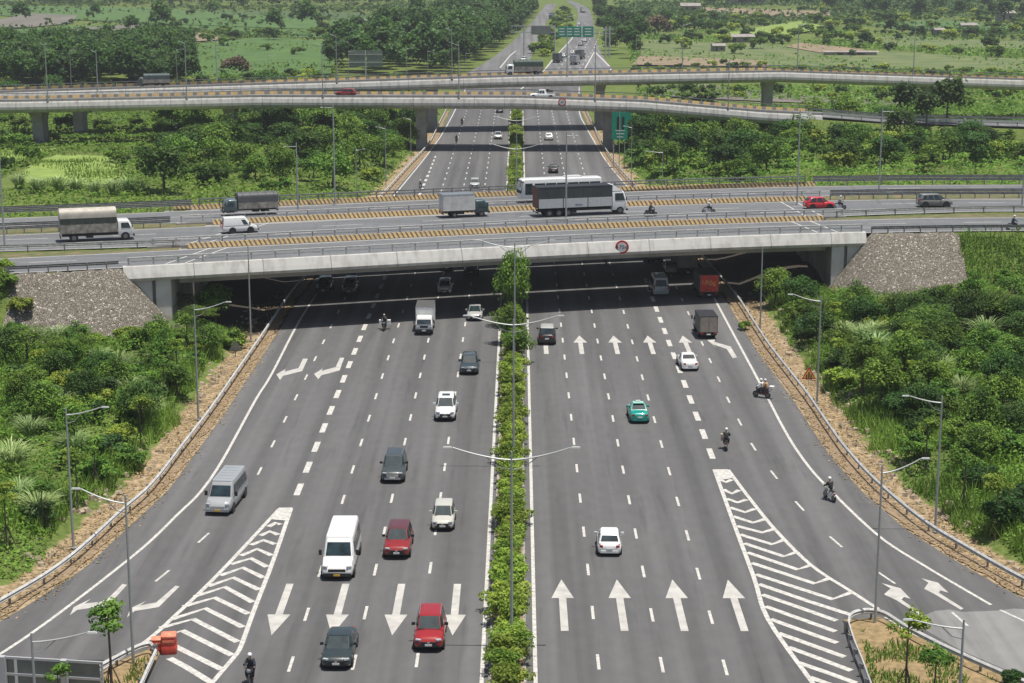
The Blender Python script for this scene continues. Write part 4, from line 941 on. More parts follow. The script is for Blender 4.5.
def van(label, loc, rz, color, pnm, L=5.9, Wd=2.0, Hh=2.4, nose=1.0, group='vans', cat='van', windows=True, plate=PLY, name='van', grey=False):
    hw = Wd/2; f = L/2; P = paint(color, pnm); t = thing(name, label, cat, loc, rz, group)
    c1 = f-nose; r1 = c1-.75; zb = Hh*.52; clr = .28
    st = [(-f, hw*.9, clr+.1, Hh*.5), (-f+.05, hw*.97, clr, zb), (c1-.1, hw, clr-.02, zb), (c1+.15, hw*.99, clr-.02, zb*.96), (f-.35, hw*.95, clr, zb*.86), (f-.08, hw*.86, clr+.05, zb*.68), (f, hw*.78, clr+.12, zb*.55)]
    ys = sorted(set([s[0] for s in st]+list(np.linspace(-f, f, 20)))); R = []
    for y in ys: w, a, b = lerp_st(st, y); R.append([(p, y, q) for p, q in ringpts(w, a, b, .9, .05)])
    mb = MB(); mb.loft(R); mb.build('body', P, t, smooth=50)
    rw = hw*.82
    A = [(-hw*.95, -f+.05, zb-.08), (-hw*.985, -f+.3, zb-.08), (-hw*.985, c1-.35, zb-.08), (-hw*.84, c1+.05, zb-.08), (hw*.84, c1+.05, zb-.08), (hw*.985, c1-.35, zb-.08), (hw*.985, -f+.3, zb-.08), (hw*.95, -f+.05, zb-.08)]
    B = [(-rw*.95, -f+.18, Hh-.1), (-rw, -f+.4, Hh-.1), (-rw, r1-.2, Hh-.1), (-rw*.88, r1, Hh-.1), (rw*.88, r1, Hh-.1), (rw, r1-.2, Hh-.1), (rw, -f+.4, Hh-.1), (rw*.95, -f+.18, Hh-.1)]
    mb = MB(); mb.loft([A, B]); mb.build('upper_body', P, t, bevel=.08)
    mb = MB(); yc = (r1-f)/2
    mb.loft([[(x*1.01, y, Hh-.12) for x, y, z in B], [(x*.94, (y-yc)*.985+yc, Hh-.03) for x, y, z in B], [(x*.6, (y-yc)*.9+yc, Hh) for x, y, z in B]]); rf = mb.build('roof', P, t, smooth=40)
    for k in range(5): mb = MB(); mb.box((0, -f+.9+k*(L-nose-1.8)/4.6, Hh+.0), (rw*1.35, .05, .03)); mb.build('roof_rib', P, rf)
    def pane(nm, q, inset=.08, m=GLASS):
        q = [Vector(p) for p in q]; c = sum(q, Vector())/4; n = (q[1]-q[0]).cross(q[3]-q[0]).normalized()
        if n.dot(c-Vector((0, 0, Hh*.7))) < 0: n = -n
        q = [c+(p-c)*(1-inset) for p in q]; mb = MB(); mb.loft([[p-n*.03 for p in q], [p+n*.014 for p in q]]); mb.build(nm, m, t)
    wa, wb_, wc, wd = [Vector(q_) for q_ in (A[3], A[4], B[4], B[3])]
    pane('windscreen', (wa.lerp(wd, .10), wb_.lerp(wc, .10), wb_.lerp(wc, .80), wa.lerp(wd, .80)), .06)
    pane('rear_window', ((-hw*.8, -f+.07, zb+.0), (hw*.8, -f+.07, zb), (rw*.8, -f+.16, Hh-.25), (-rw*.8, -f+.16, Hh-.25)), .1)
    for i, j in ((1, 2), (6, 5)):
        a0, a1, b0, b1 = [Vector(p) for p in (A[i], A[j], B[i], B[j])]
        cuts = ((.02, .22), (.23, .43), (.44, .64), (.65, .82), (.84, 1)) if windows else ((.78, .98),)
        for u, v in cuts:
            q = [a0.lerp(a1, u), a0.lerp(a1, v), b0.lerp(b1, v), b0.lerp(b1, u)]; q = [p.lerp(q[k^3 if 0 else (3, 2, 1, 0)[k]], .12 if k < 2 else .22) for k, p in enumerate(q)]
            pane('side_window', q, .05)
    for s in (-1, 1):
        mb = MB(); mb.box((s*hw*.72, f-.13, zb*.72), (hw*.3, .2, .16), rz=-s*.35); mb.build('headlight', LAMPF, t)
        mb = MB(); mb.box((s*hw*.84, -f+.0, zb*.95), (.12, .1, .5)); mb.build('tail_light', LAMPR, t)
        mb = MB(); mb.box((s*(hw+.14), c1-.35, zb+.2), (.2, .14, .34)); mb.build('mirror', TRIM, t)
        mb = MB()
        for y in (f-1.0, -f+1.15): mb = MB(); mb.disc((s*(hw-.04), y, .38), .42, 'x', .12, 20); mb.build('wheel_arch', TRIM, t)
        for y in (f-1.0, -f+1.15): wheel(t, s*(hw-.12), y, .35)
    mb = MB(); mb.box((0, f-.02, zb*.56), (hw*1.05, .08, .18)); mb.build('grille', TRIM if not grey else CHROME, t)
    mb = MB(); mb.box((0, f-.04, clr+.16), (hw*1.7, .2, .2)); mb.build('bumper', TRIM if not grey else P, t)
    mb = MB(); mb.box((0, f+.08, clr+.16), (.44, .03, .13)); mb.build('number_plate', plate, t)
    return t

def truck(label, loc, rz, cabc, cabn, L=7., Wd=2.2, cab_l=1.7, cab_h=2.3, cargo='box', cz=.95, ch=1.9, cargoc=None, group='trucks', axles=2, rear=None, damaged=False, cat='truck'):
    hw = Wd/2; f = L/2; P = paint(cabc, cabn); t = thing('truck', label, cat, loc, rz, group)
    mb = MB(); mb.box((0, -.1, .72), (Wd*.42, L-.6, .24)); mb.box((0, -f*.2, .62), (Wd*.8, .8, .4)); mb.build('chassis', CHAS, t)
    c0 = f-cab_l; cw = hw*.96; zb = .55
    R = []
    for z, a, y1, y0 in ((zb, cw*.96, f-.03, c0), (zb+.35, cw, f, c0), (zb+(cab_h-zb)*.48, cw, f-.02, c0), (cab_h-.3, cw*.93, f-.34, c0), (cab_h-.08, cw*.9, f-.46, c0+.02), (cab_h, cw*.8, f-.6, c0+.1)):
        R.append([(-a, y0, z), (-a, y1-.2, z), (-a*.88, y1, z), (a*.88, y1, z), (a, y1-.2, z), (a, y0, z)])
    mb = MB(); mb.loft(R); mb.build('cab', P, t, bevel=.05)
    zm = zb+(cab_h-zb)*.5; zt = cab_h-.3
    mb = MB(); mb.loft([[(-cw*.84, f-.02+.0, zm), (cw*.84, f-.02, zm), (cw*.80, f-.33, zt), (-cw*.80, f-.33, zt)], [(-cw*.84, f+.02, zm), (cw*.84, f+.02, zm), (cw*.80, f-.30, zt+.02), (-cw*.80, f-.30, zt+.02)]]); mb.build('windscreen', GLASS, t)
    for s in (-1, 1):
        mb = MB(); q = [(s*cw*.99, c0+.35, zm), (s*cw*.99, f-.32, zm), (s*cw*.92, f-.55, zt), (s*cw*.92, c0+.35, zt)]; mb.loft([q, [(a+s*.035, b, c) for a, b, c in q]]); mb.build('side_window', GLASS, t)
        mb = MB(); mb.box((s*cw*.7, f+.0, zb+.32), (cw*.34, .1, .2)); mb.build('headlight', LAMPF, t)
        mb = MB(); mb.box((s*(cw+.14), f-.18, zm+.2), (.14, .1, .42)); mb.build('mirror', TRIM, t)
        mb = MB(); mb.box((s*hw*.75, -f-.0, .72), (.3, .08, .14)); mb.build('tail_light', LAMPR, t)
    mb = MB(); mb.box((0, f+.02, zb+.42), (cw*.9, .06, .22)); mb.box((0, f+.04, zb+.02), (cw*1.95, .16, .22)); mb.build('grille', TRIM, t)
    mb = MB(); mb.box((0, f+.13, zb+.02), (.42, .03, .13)); mb.build('number_plate', PLW, t)
    mb = MB(); mb.box((0, -f-.06, .58), (.42, .03, .13)); mb.build('number_plate', PLW, t)
    mb = MB(); mb.box((0, -f+.03, .55), (Wd*.92, .12, .12)); mb.build('rear_bumper', CHAS, t)
    b0, b1 = -f, c0-.12; bl = b1-b0; yc = (b0+b1)/2
    cc = cargoc or (.6, .6, .58)
    CM = _pc.setdefault(label+'c', mat('cargo_skin', cc, .6, noise=.2, nscale=1.3))
    if cargo == 'box':
        mb = MB(); mb.box((0, yc, cz+ch/2), (Wd, bl, ch)); cb = mb.build('cargo_box', CM, t)
        for s in (-1, 1):
            for k in range(1, int(bl/.6)): mb = MB(); mb.box((s*(hw+.008), b0+k*.6, cz+ch/2), (.018, .05, ch-.16)); mb.build('rib', CM, cb) if k % 2 == 0 else None
        mb = MB(); mb.box((0, yc, cz+ch), (Wd+.04, bl+.04, .07)); mb.box((0, yc, cz), (Wd+.04, bl+.04, .09)); mb.build('box_rim', CHROME if cc[0] > .3 else TRIM, t)
        for s in (-1, 1): mb = MB(); mb.box((s*hw*.48, b0-.012, cz+ch/2), (hw*.9, .03, ch-.14)); mb.build('rear_door', rear or CM, t)
    else:
        n = 12; R = []
        for y in (b0, b0+.01, b1-.01, b1):
            q = 1 if y in (b0+.01, b1-.01) else .97
            R.append([(-hw, y, cz+ch*.38)]+[(-hw*math.cos(math.pi*k/n)**1 if 0 else -hw*q*(abs(math.cos(math.pi*k/n))**.45)*(1 if k < n/2 else -1), y, cz+ch*.74+ch*.26*q*math.sin(math.pi*k/n)**.8 if 0 < k < n else cz+ch*.74) for k in range(n+1)]+[(hw, y, cz+ch*.38)])
        mb = MB(); mb.loft(R); cv = mb.build('canvas_cover', CM, t, smooth=35)
        if cargo == 'canvas':
            for k in range(int(bl/1.0)):
                mb = MB(); mb.tube([(-hw*(abs(math.cos(math.pi*j/n))**.45)*(1 if j < n/2 else -1)*1.005, b0+.5+k*1.0, cz+ch*.745+ch*.262*math.sin(math.pi*j/n)**.8) for j in range(n+1)], .03, 4); mb.build('hoop', CM, cv)
        LB = _pc.setdefault(label+'l', mat('side_boards', (.40, .38, .34), .7, noise=.5, nscale=1.6, col2=(.17, .15, .12)))
        mb = MB()
        for s in (-1, 1):
            mb.box((s*hw, yc, cz+ch*.2), (.05, bl, ch*.38))
            for k in range(int(bl/1.1)+1): mb.box((s*(hw+.03), b0+.06+k*(bl-.12)/int(bl/1.1), cz+ch*.2), (.05, .08, ch*.42))
        mb.box((0, b0, cz+ch*.2), (Wd, .05, ch*.38)); mb.box((0, yc, cz), (Wd, bl, .1)); mb.build('side_boards', LB, t)
        if cargo == 'canvas2':
            DC = mat('dark_green_canvas', (.05, .065, .055), .85, noise=.3, nscale=2)
            mb = MB()
            for s in (-1, 1): mb.box((s*(hw+.012), yc, cz+ch*.5), (.03, bl, ch*.26))
            mb.build('lower_canvas', DC, t)
        mb = MB(); mb.box((0, b0-.03, cz+ch*.55), (Wd*.9, .05, ch*.72)); mb.build('rear_flap', rear or CM, t)
    r = .40 if L < 8 else .5
    for s in (-1, 1):
        wheel(t, s*(hw-.16), f-.95, r, .26)
        for k in range(axles-1): wheel(t, s*(hw-.22), -f+1.5+k*1.25, r, .4)
    return t

M_WHITE = (.78, .78, .77)
def pos(px, py, z=0): x, y = at(px, py, z); return (x, y, z)
def bumper_pos(px, py, L, rz, z=0, toward=True):
    """px,py = foot of the end nearest the camera; shift the origin half a length back"""
    x, y = at(px, py+(4.2 if py > 400 else 2.6 if py > 280 else .6), z); a = rz+math.pi/2
    dx, dy = math.cos(a), math.sin(a)
    s = -1 if dy < 0 else 1            # facing the camera: nose is nearest
    return (x+dx*L/2*s, y+dy*L/2*s, z)
PI = math.pi
B = bumper_pos
# --- towards the camera
van('silver minibus on the left slip road beside the hatched gore', B(217.5, 512, 6.0, PI-.08), PI-.08, (.34, .355, .365), 'silver_paint', 6.0, 2.0, 2.25, .95, grey=True)
van('large white minibus with grey grille, just behind the downward arrows', B(337, 577, 6.7, PI), PI, (.80, .80, .79), 'white_paint', 6.7, 2.2, 2.5, 1.15)
car('red off-roader with darkened roof, to the right of the large white minibus', 'car', B(396.5, 556, 4.6, PI), PI, (.27, .016, .014), 'red_paint', 4.6, 1.86, 1.68, 'suv', roofc=((.12, .03, .03), 'dark_red_roof'))
car('cream hatchback in the lane next to the median', 'car', B(442.5, 528, 3.9, PI), PI, (.55, .53, .47), 'cream_paint', 3.9, 1.68, 1.5, 'mpv')
car('bright red off-roader with silver roof rails, lowest of the red cars', 'car', B(428.5, 649, 4.55, PI), PI, (.33, .014, .014), 'bright_red_paint', 4.55, 1.84, 1.68, 'suv', rails=True)
car('black saloon at the bottom of the left carriageway', 'car', B(336, 667, 4.85, PI), PI, (.03, .042, .042), 'black_green_paint', 4.85, 1.84, 1.46, 'sedan')
car('dark pickup-like off-roader with grey roof rails above the red off-roader', 'car', B(392.5, 480, 4.9, PI), PI, (.055, .065, .065), 'charcoal_paint', 4.9, 1.86, 1.8, 'suv', rails=True, grille=CHROME)
car('white off-roader with sunroof in the left carriageway', 'car', B(445, 418, 4.8, PI), PI, (.80, .80, .79), 'white_paint', 4.8, 1.88, 1.8, 'suv', sunroof=True)
car('dark blue-grey crossover beside the median behind the white off-roader', 'car', B(469, 373, 4.4, PI), PI, (.035, .055, .065), 'blue_black_paint', 4.4, 1.82, 1.62, 'suv')
truck('small white box lorry coming out of the overpass shade', B(424, 333, 5.6, PI), PI, M_WHITE, 'white_paint', 5.6, 1.95, 1.6, 2.0, 'box', .8, 2.0, (.74, .74, .72))
car('silver saloon at the shadow edge next to the median', 'car', B(474.5, 319, 4.4, PI), PI, (.48, .48, .47), 'pale_silver_paint', 4.4, 1.78, 1.48, 'sedan')
car('white hatchback fully in the shade under the overpass', 'car', B(444.5, 292.5, 4.2, PI), PI, (.72, .72, .71), 'white_paint_soft', 4.2, 1.76, 1.55, 'hatch')
car('grey pickup-nosed car in the shade under the overpass, left of centre', 'car', B(348.5, 293, 4.6, PI), PI, (.20, .2, .2), 'grey_paint', 4.6, 1.84, 1.75, 'suv')
car('black car in the shade next to the left edge line', 'car', B(323, 292, 4.5, PI), PI, (.02, .02, .022), 'black_paint', 4.5, 1.84, 1.7, 'suv')
car('dark car deepest under the overpass beside the median', 'car', B(471, 275.5, 4.5, PI), PI, (.02, .02, .022), 'black_paint', 4.5, 1.84, 1.7, 'suv')
car('dark low car far under the overpass, second from the median', 'car', B(447, 271, 4.4, PI), PI, (.03, .03, .035), 'ink_paint', 4.4, 1.8, 1.45, 'sedan')
# --- away from the camera
car('white hatchback driving away, just above the upward arrows', 'car', B(609.5, 553, 3.75, -.03), -.03, (.80, .80, .79), 'white_paint', 3.75, 1.7, 1.5, 'hatch')
def taxi_sign(t, zr):
    M = mat('pale_green_roof_panel', (.30, .55, .46), .4); mb = MB(); mb.box((0, -.1, zr+.055), (.95, .8, .03)); mb.build('roof_panel', M, t)
    mb = MB(); mb.box((0, .1, zr+.13), (.42, .16, .12)); mb.build('taxi_lamp', WHITE, t)
car('turquoise taxi driving away in the middle of the right carriageway', 'taxi', B(640, 420, 4.1, .03), .03, (.0, .30, .24), 'turquoise_paint', 4.1, 1.7, 1.5, 'sedan', sign=taxi_sign)
car('black off-roader with pale roof, driving away beside the median', 'car', B(547, 343, 4.7, -.02), -.02, (.022, .024, .026), 'black_paint', 4.7, 1.88, 1.85, 'suv', roofc=((.5, .5, .48), 'pale_roof'))
car('white saloon driving away over the broken thick line', 'car', B(690.5, 369, 4.3, .06), .06, (.78, .78, .77), 'white_paint', 4.3, 1.74, 1.48, 'sedan')
truck('small lorry with grey-brown rear doors in the right-hand lane', B(708.5, 337, 5.3, .05), .05, (.10, .16, .30), 'blue_cab_paint', 5.3, 1.95, 1.5, 1.95, 'box', .75, 1.75, (.13, .13, .125), rear=mat('brown_rear_doors', (.30, .26, .22), .7, noise=.2))
SHV = B(661, 294, 5.6, .03)
van('silver minibus driving into the shade under the overpass', SHV, .03, (.42, .43, .43), 'dull_silver_paint', 5.6, 2.0, 2.3, .95, plate=PLW)
_rt = truck('lorry with a red painted tailgate in the shade under the overpass', B(709, 297, 6.8, .05), .05, (.1, .1, .11), 'dark_cab_paint', 6.8, 2.3, 1.8, 2.3, 'box', .9, 2.1, (.16, .15, .14), rear=mat('red_tailgate', (.62, .05, .035), .6, noise=.3, nscale=3))
for k, (sx, tx) in enumerate(((-.7, '1A'), (.25, '0'), (.8, '6'))): lettering(tx, .8, YEL, _rt, (sx*.75, -3.4-.04, 2.1-.12*k))
truck('tall grey box lorry deep in the shade, ahead of the red-tailed lorry', B(688, 276, 8.5, .05), .05, (.3, .3, .3), 'grey_paint', 8.5, 2.45, 2, 2.6, 'box', 1.1, 2.4, (.30, .29, .27), axles=3)
truck('white-cabbed lorry in the shade ahead of the silver minibus', B(656, 264.5, 6.0, PI*0+.02), .02, M_WHITE, 'white_paint', 6.0, 2.1, 1.7, 2.3, 'box', .9, 1.6, (.35, .35, .34))
car('pale car in the shade beside the white-cabbed lorry', 'car', B(672, 274, 4.4, .02), .02, (.45, .46, .46), 'pale_silver_paint2', 4.4, 1.8, 1.5, 'sedan')
# --- far highway
FH = 'cars on the far highway'
car('silver car on the far highway just behind the overpass', 'car', B(474.5, 188, 4.4, PI), PI, (.68, .68, .67), 'pale_silver_paint', 4.4, 1.8, 1.5, 'hatch', group=FH)
car('white car between the two flyover shadows in the left carriageway', 'car', B(498, 139, 4.4, PI), PI, (.75, .75, .74), 'white_paint', 4.4, 1.8, 1.5, 'sedan', group=FH)
car('dark car just in front of the nearer flyover fascia in the left carriageway', 'car', B(499.5, 112.5, 4.4, PI), PI, (.03, .03, .035), 'ink_paint', 4.4, 1.8, 1.5, 'hatch', group=FH)
car('white car between the two flyover shadows in the right carriageway', 'car', B(549, 140, 4.4, 0), 0, (.78, .78, .77), 'white_paint', 4.4, 1.8, 1.5, 'hatch', group=FH)
car('black car on the far right carriageway, showing just over the coach', 'car', B(553.5, 173, 4.6, 0), 0, (.025, .025, .03), 'black_paint', 4.6, 1.8, 1.5, 'suv', group=FH)
FF = 'small vehicles beyond the flyovers'
for px, py, k, c, lb in ((558, 62.5, 't', (.10, .12, .14), 'small dark box lorry beyond the flyovers, leftmost of its lane group'), (575.5, 64.5, 't', (.40, .41, .42), 'grey box lorry nearest to the farther flyover'), (580.5, 59, 't', (.15, .16, .17), 'dark box lorry right behind the grey box lorry'), (563.5, 57, 'c', (.78, .78, .77), 'white car beside the dark box lorries beyond the flyovers'), (573, 54, 'c', (.7, .7, .7), 'pale car in front of the grey box lorries'), (581, 45.5, 'c', (.3, .31, .32), 'grey car under the green gantry boards'), (585, 41.5, 'c', (.65, .65, .64), 'pale car just past the green gantry boards'), (579, 25, 'c', (.6, .6, .6), 'pale car above the green gantry boards'), (523.5, 60.5, 'c', (.8, .8, .79), 'white car on the far left carriageway near the bushes'), (511, 75, 'c', (.78, .78, .78), 'white people carrier next to the far canvas lorry')):
    away = 0 if px > 540 else PI
    nm = 'far_paint_%d' % int(px*10)
    if k == 't': truck(lb, B(px, py, 7, away), away-(.25 if px > 540 else 0), c, nm, 7, 2.4, 1.8, 2.4, 'box', 1, 2.3, c, group=FF)
    else: car(lb, 'car', B(px, py, 4.5, away), away-.2, c, nm, 4.5, 1.85, 1.6, 'hatch', group=FF)
truck('white-roofed lorry at the far bend above the gantry', B(583, 12.5, 10, 0), .1, (.8, .8, .8), 'white_paint', 10, 2.5, 2, 2.8, 'box', 1.1, 2.6, (.78, .78, .77), group=FF)
truck('grey lorry coming down the far left carriageway', B(552, 18.5, 8, PI), PI-.2, (.2, .25, .27), 'far_lorry_teal', 8, 2.4, 2, 2.6, 'box', 1.1, 2.2, (.3, .35, .36), group=FF)
# --- on the overpass: heading follows the curve
def ov(px, py, L, dirx):
    x, y = at(px, py, ZD); sl = math.atan2(float(fr(x+3)-fr(x-3)), 6)
    rz = (sl-PI/2) if dirx > 0 else (sl+PI/2)
    return (x, y, ZD+.006), rz
OVG = 'vehicles on the overpass roads'
p, r = ov(97, 240, 8, 1); truck('white-cabbed lorry with pale arched canvas, on the left embankment', p, r, M_WHITE, 'white_paint', 8.3, 2.3, 1.75, 2.35, 'canvas2', 1.05, 2.75, (.50, .46, .40), group=OVG)
p, r = ov(240, 232.5, 4, 1); van('small white panel van on the middle deck near its left end', p, r, (.80, .80, .79), 'white_paint', 4.3, 1.7, 1.95, .75, group=OVG, windows=False, plate=PLW)
p, r = ov(464, 216.5, 6, 1); truck('lorry with silver box body and dark teal cab on the middle deck', p, r, (.03, .07, .08), 'dark_teal_paint', 6.0, 2.1, 1.7, 2.1, 'box', .95, 2.0, (.62, .61, .59), group=OVG)
p, r = ov(250, 214.5, 6, -1); truck('dark canvas lorry with a battered blue-grey cab heading left on the farthest road', p, r, (.09, .13, .14), 'battered_blue_paint', 6.9, 2.2, 1.7, 2.1, 'canvas', .9, 1.95, (.10, .105, .11), group=OVG)
# the big curtain-sided truck
p, r = ov(580, 214.5, 11, 1)
BT = truck('big curtain-sided truck with white cab and black upper curtain on the middle deck', p, r, M_WHITE, 'white_paint', 11.9, 2.5, 2.0, 3.0, 'box', 1.15, 2.6, (.045, .055, .055), group=OVG, axles=4, rear=mat('red_brown_tail', (.20, .08, .06), .7, noise=.3))
GB = mat('grey_side_boards', (.52, .53, .53), .5, noise=.1); mb = MB()
for s in (-1, 1):
    for k in range(3): mb.box((s*1.275, -5.95+1.65+k*3.28, 1.72), (.05, 3.16, 1.15))
mb.build('side_boards', GB, BT)
DG = mat('deflector_white', M_WHITE, .4); mb = MB(); mb.loft([[(-1.1, 3.95, 3.0), (1.1, 3.95, 3.0), (1.1, 5.3, 3.0), (-1.1, 5.3, 3.0)], [(-1.1, 3.97, 3.75), (1.1, 3.97, 3.75), (1.0, 4.15, 3.75), (-1.0, 4.15, 3.75)]]); mb.build('wind_deflector', DG, BT)
for s in (-1, 1): lettering('GROUP', .28, mat('dark_blue_letters', (.03, .05, .2), .5), BT, (s*1.31, -.6, 1.45), (PI/2, 0, PI/2*s))
# coach
p, r = ov(560, 203.5, 11, -1); p = (p[0], float(fr(p[0]))+36.5, p[2])
t = thing('coach', 'white coach heading left on the farthest deck, half hidden by the big truck', 'coach', p, r, OVG)
P = paint((.80, .80, .79), 'white_paint'); mb = MB(); R = []
for y, w, zb, zt in ((-5.6, 1.1, .5, 2.9), (-5.5, 1.22, .38, 3.15), (0, 1.25, .36, 3.2), (5.1, 1.25, .36, 3.2), (5.5, 1.18, .4, 3.05), (5.7, 1.0, .55, 2.2)):
    R.append([(a, y, b) for a, b in ((-w*.95, zb), (-w, zb+.15), (-w, zt-.5), (-w*.93, zt-.08), (-w*.7, zt), (w*.7, zt), (w*.93, zt-.08), (w, zt-.5), (w, zb+.15), (w*.95, zb))])
mb.loft(R); mb.build('body', P, t, smooth=35)
for s in (-1, 1):
    for k in range(6): mb = MB(); mb.box((s*1.25, -4.6+k*1.55, 2.15), (.04, 1.45, .95)); mb.build('side_window', GLASS, t)
    mb = MB(); mb.box((s*1.25, 4.7, 1.9), (.04, 1.0, 1.5)); mb.build('door' if s > 0 else 'side_window', GLASS, t)
    mb = MB(); mb.box((s*.85, 5.62, .95), (.4, .12, .22)); mb.build('headlight', LAMPF, t)
    mb = MB(); mb.tube([(s*1.1, 5.3, 2.9), (s*1.35, 5.9, 2.8), (s*1.35, 5.95, 2.3)], .05, 6); mb.build('mirror', TRIM, t)
    for y in (3.6, -3.4): wheel(t, s*1.1, y, .5, .3)
mb = MB(); mb.loft([[(-1.05, 5.70, 1.3), (1.05, 5.70, 1.3), (1.08, 5.49, 2.9), (-1.08, 5.49, 2.9)], [(-1.05, 5.75, 1.3), (1.05, 5.75, 1.3), (1.08, 5.55, 2.9), (-1.08, 5.55, 2.9)]]); mb.build('windscreen', GLASS, t)
mb = MB(); mb.box((0, -1.8, 3.27), (1.5, 2.2, .16)); mb.build('roof_unit', P, t)
p, r = ov(819, 208.5, 4, 1); car('red hatchback with orange roof glare on the right end of the middle road', 'car', p, r, (.55, .02, .03), 'signal_red_paint', 4.0, 1.75, 1.55, 'hatch', group=OVG)
p, r = ov(934, 206.5, 4.5, 1); car('grey people carrier on the right embankment', 'car', p, r, (.17, .165, .15), 'brown_grey_paint', 4.5, 1.8, 1.7, 'mpv', group=OVG)
# --- on the flyovers
def fv(px, py, Fp, frac):
    x, y = at(px, py, 10.5); yv, zv = fly(Fp, x); y2 = float(yv)-FLW*frac; x = x*y2/y; yv, zv = fly(Fp, x)
    sl = math.atan2(float(fly(Fp, x+3)[0]-fly(Fp, x-3)[0]), 6); return (x, float(yv)-FLW*frac, float(zv)-.19), sl
FVG = 'vehicles on the flyovers'
p, s = fv(346, 96, F2, .32); car('red car on the nearer flyover with a pale load on its bonnet end', 'car', p, s+PI/2, (.40, .02, .03), 'red_paint', 4.5, 1.8, 1.5, 'hatch', group=FVG)
p, s = fv(542, 102, F2, .6); pk = car('white pickup with a dark load in its bed on the nearer flyover', 'pickup', p, s+PI/2, (.80, .80, .79), 'white_paint', 5.3, 1.9, 1.8, 'pickup', group=FVG)
LD = mat('dark_load', (.05, .035, .03), .8, noise=.4); mb = MB(); mb.box((0, -1.7, 1.45), (1.3, 1.3, .5), taper=(.8, .7)); mb.box((.2, -1.2, 1.6), (.7, .6, .6)); ld = mb.build('load', LD); ld.location = p; ld.rotation_euler = (0, 0, s+PI/2); ld.name = 'cargo_load'; tag(ld, 'dark bundled load lying in the bed of the white pickup', 'load')
p, s = fv(524, 74.5, F1, .25); truck('lorry with dark green canvas and white cab heading left on the farther flyover', p, s+PI/2, M_WHITE, 'white_paint', 8.6, 2.4, 1.8, 2.5, 'canvas', 1.1, 2.4, (.06, .09, .07), group=FVG)
p, s = fv(154, 87, F1, .35); truck('dark covered lorry at the left end of the farther flyover', p, s+PI/2, (.05, .08, .1), 'dark_cab_paint', 7, 2.4, 1.2, 2.2, 'canvas', 1.0, 2.0, (.07, .10, .10), group=FVG)

# ------------------------------------------------------------ motorcycles and riders
def skin_mesh(name, joints, edges, radii, m, sub=1):
    me = bpy.data.meshes.new(name); me.from_pydata(joints, edges, []); o = bpy.data.objects.new(name, me); COL.objects.link(o)
    md = o.modifiers.new('s', 'SKIN'); md.use_smooth_shade = True
    for i, r in enumerate(radii): me.skin_vertices[0].data[i].radius = (r, r)
    me.skin_vertices[0].data[0].use_root = True
    sb = o.modifiers.new('u', 'SUBSURF'); sb.levels = sub; sb.render_levels = sub
    dg = bpy.context.evaluated_depsgraph_get(); r = bpy.data.meshes.new_from_object(o.evaluated_get(dg)); bpy.data.objects.remove(o)
    r.name = name; r.materials.clear(); r.materials.append(m); r.polygons.foreach_set('material_index', [0]*len(r.polygons)); return r
SKIN = mat('skin', (.42, .26, .17), .6)
def rider_joints(back=0., arms='bars'):
    J = [(0, -.12, .86), (0, -.10, 1.02), (0, -.03, 1.22), (0, .03, 1.40), (0, .06, 1.50), (0, .09, 1.60), (0, .11, 1.70)]
    E = [(0, 1), (1, 2), (2, 3), (3, 4), (4, 5), (5, 6)]; Rr = [.15, .14, .155, .13, .055, .09, .085]
    for s in (-1, 1):
        b = len(J)
        if arms == 'bars': J += [(s*.17, .02, 1.40), (s*.27, .14, 1.18), (s*.29, .40, 1.08), (s*.29, .47, 1.07)]
        else: J += [(s*.17, .02, 1.40), (s*.24, .06, 1.16), (s*.16, .26, 1.04), (s*.13, .33, 1.03)]
        Rr += [.075, .05, .038, .034]; E += [(3, b), (b, b+1), (b+1, b+2), (b+2, b+3)]
        b = len(J); J += [(s*.11, -.06, .84), (s*.20, .34, .80), (s*.17, .26, .40), (s*.17, .38, .32)]
        Rr += [.105, .07, .05, .045]; E += [(0, b), (b, b+1), (b+1, b+2), (b+2, b+3)]
    return J, E, Rr
_jm = {}
def rider(loc, rz, label, jacket, trousers, helmet, group, arms='bars', hat=False):
    key = arms
    if key not in _jm:
        J, E, Rr = rider_joints(arms=arms); _jm[key] = (J, E, Rr)
    J, E, Rr = _jm[key]
    t = obj('person', skin_mesh('person', J, E, Rr, SKIN)); t.location = loc; t.rotation_euler = (0, 0, rz); tag(t, label, 'person', group)
    # jacket = torso and arms a little thicker; trousers = hips and legs
    ji = [0, 1, 2, 3]+[7, 8, 9]+[15, 16, 17]; mp = {i: k for k, i in enumerate(ji)}
    je = [(mp[a], mp[b]) for a, b in E if a in mp and b in mp]
    obj('jacket', skin_mesh('jacket', [J[i] for i in ji], je, [Rr[i]+(.05 if i < 4 else .035) for i in ji], mat('jacket', jacket, .8)), t)
    ti = [0, 11, 12, 13, 19, 20, 21]; mp = {i: k for k, i in enumerate(ti)}; te = [(mp[a], mp[b]) for a, b in E if a in mp and b in mp]
    obj('trousers', skin_mesh('trousers', [J[i] for i in ti], te, [Rr[i]+.035 for i in ti], mat('trousers', trousers, .85)), t)
    mb = MB(); n = 12; R = []
    for k in range(6):
        a = k/5*math.pi/2*1.25; R.append([(.135*math.cos(a-.35)*math.cos(2*PI*j/n), .10+.155*math.cos(a-.35)*math.sin(2*PI*j/n), 1.70+.14*math.sin(a-.35)) for j in range(n)])
    mb.loft(R); mb.build('helmet', mat('helmet', helmet, .3), t, smooth=True)
    mb = MB(); mb.box((0, .20, 1.665), (.17, .03, .07)); mb.build('visor', GLASS, t)
    return t
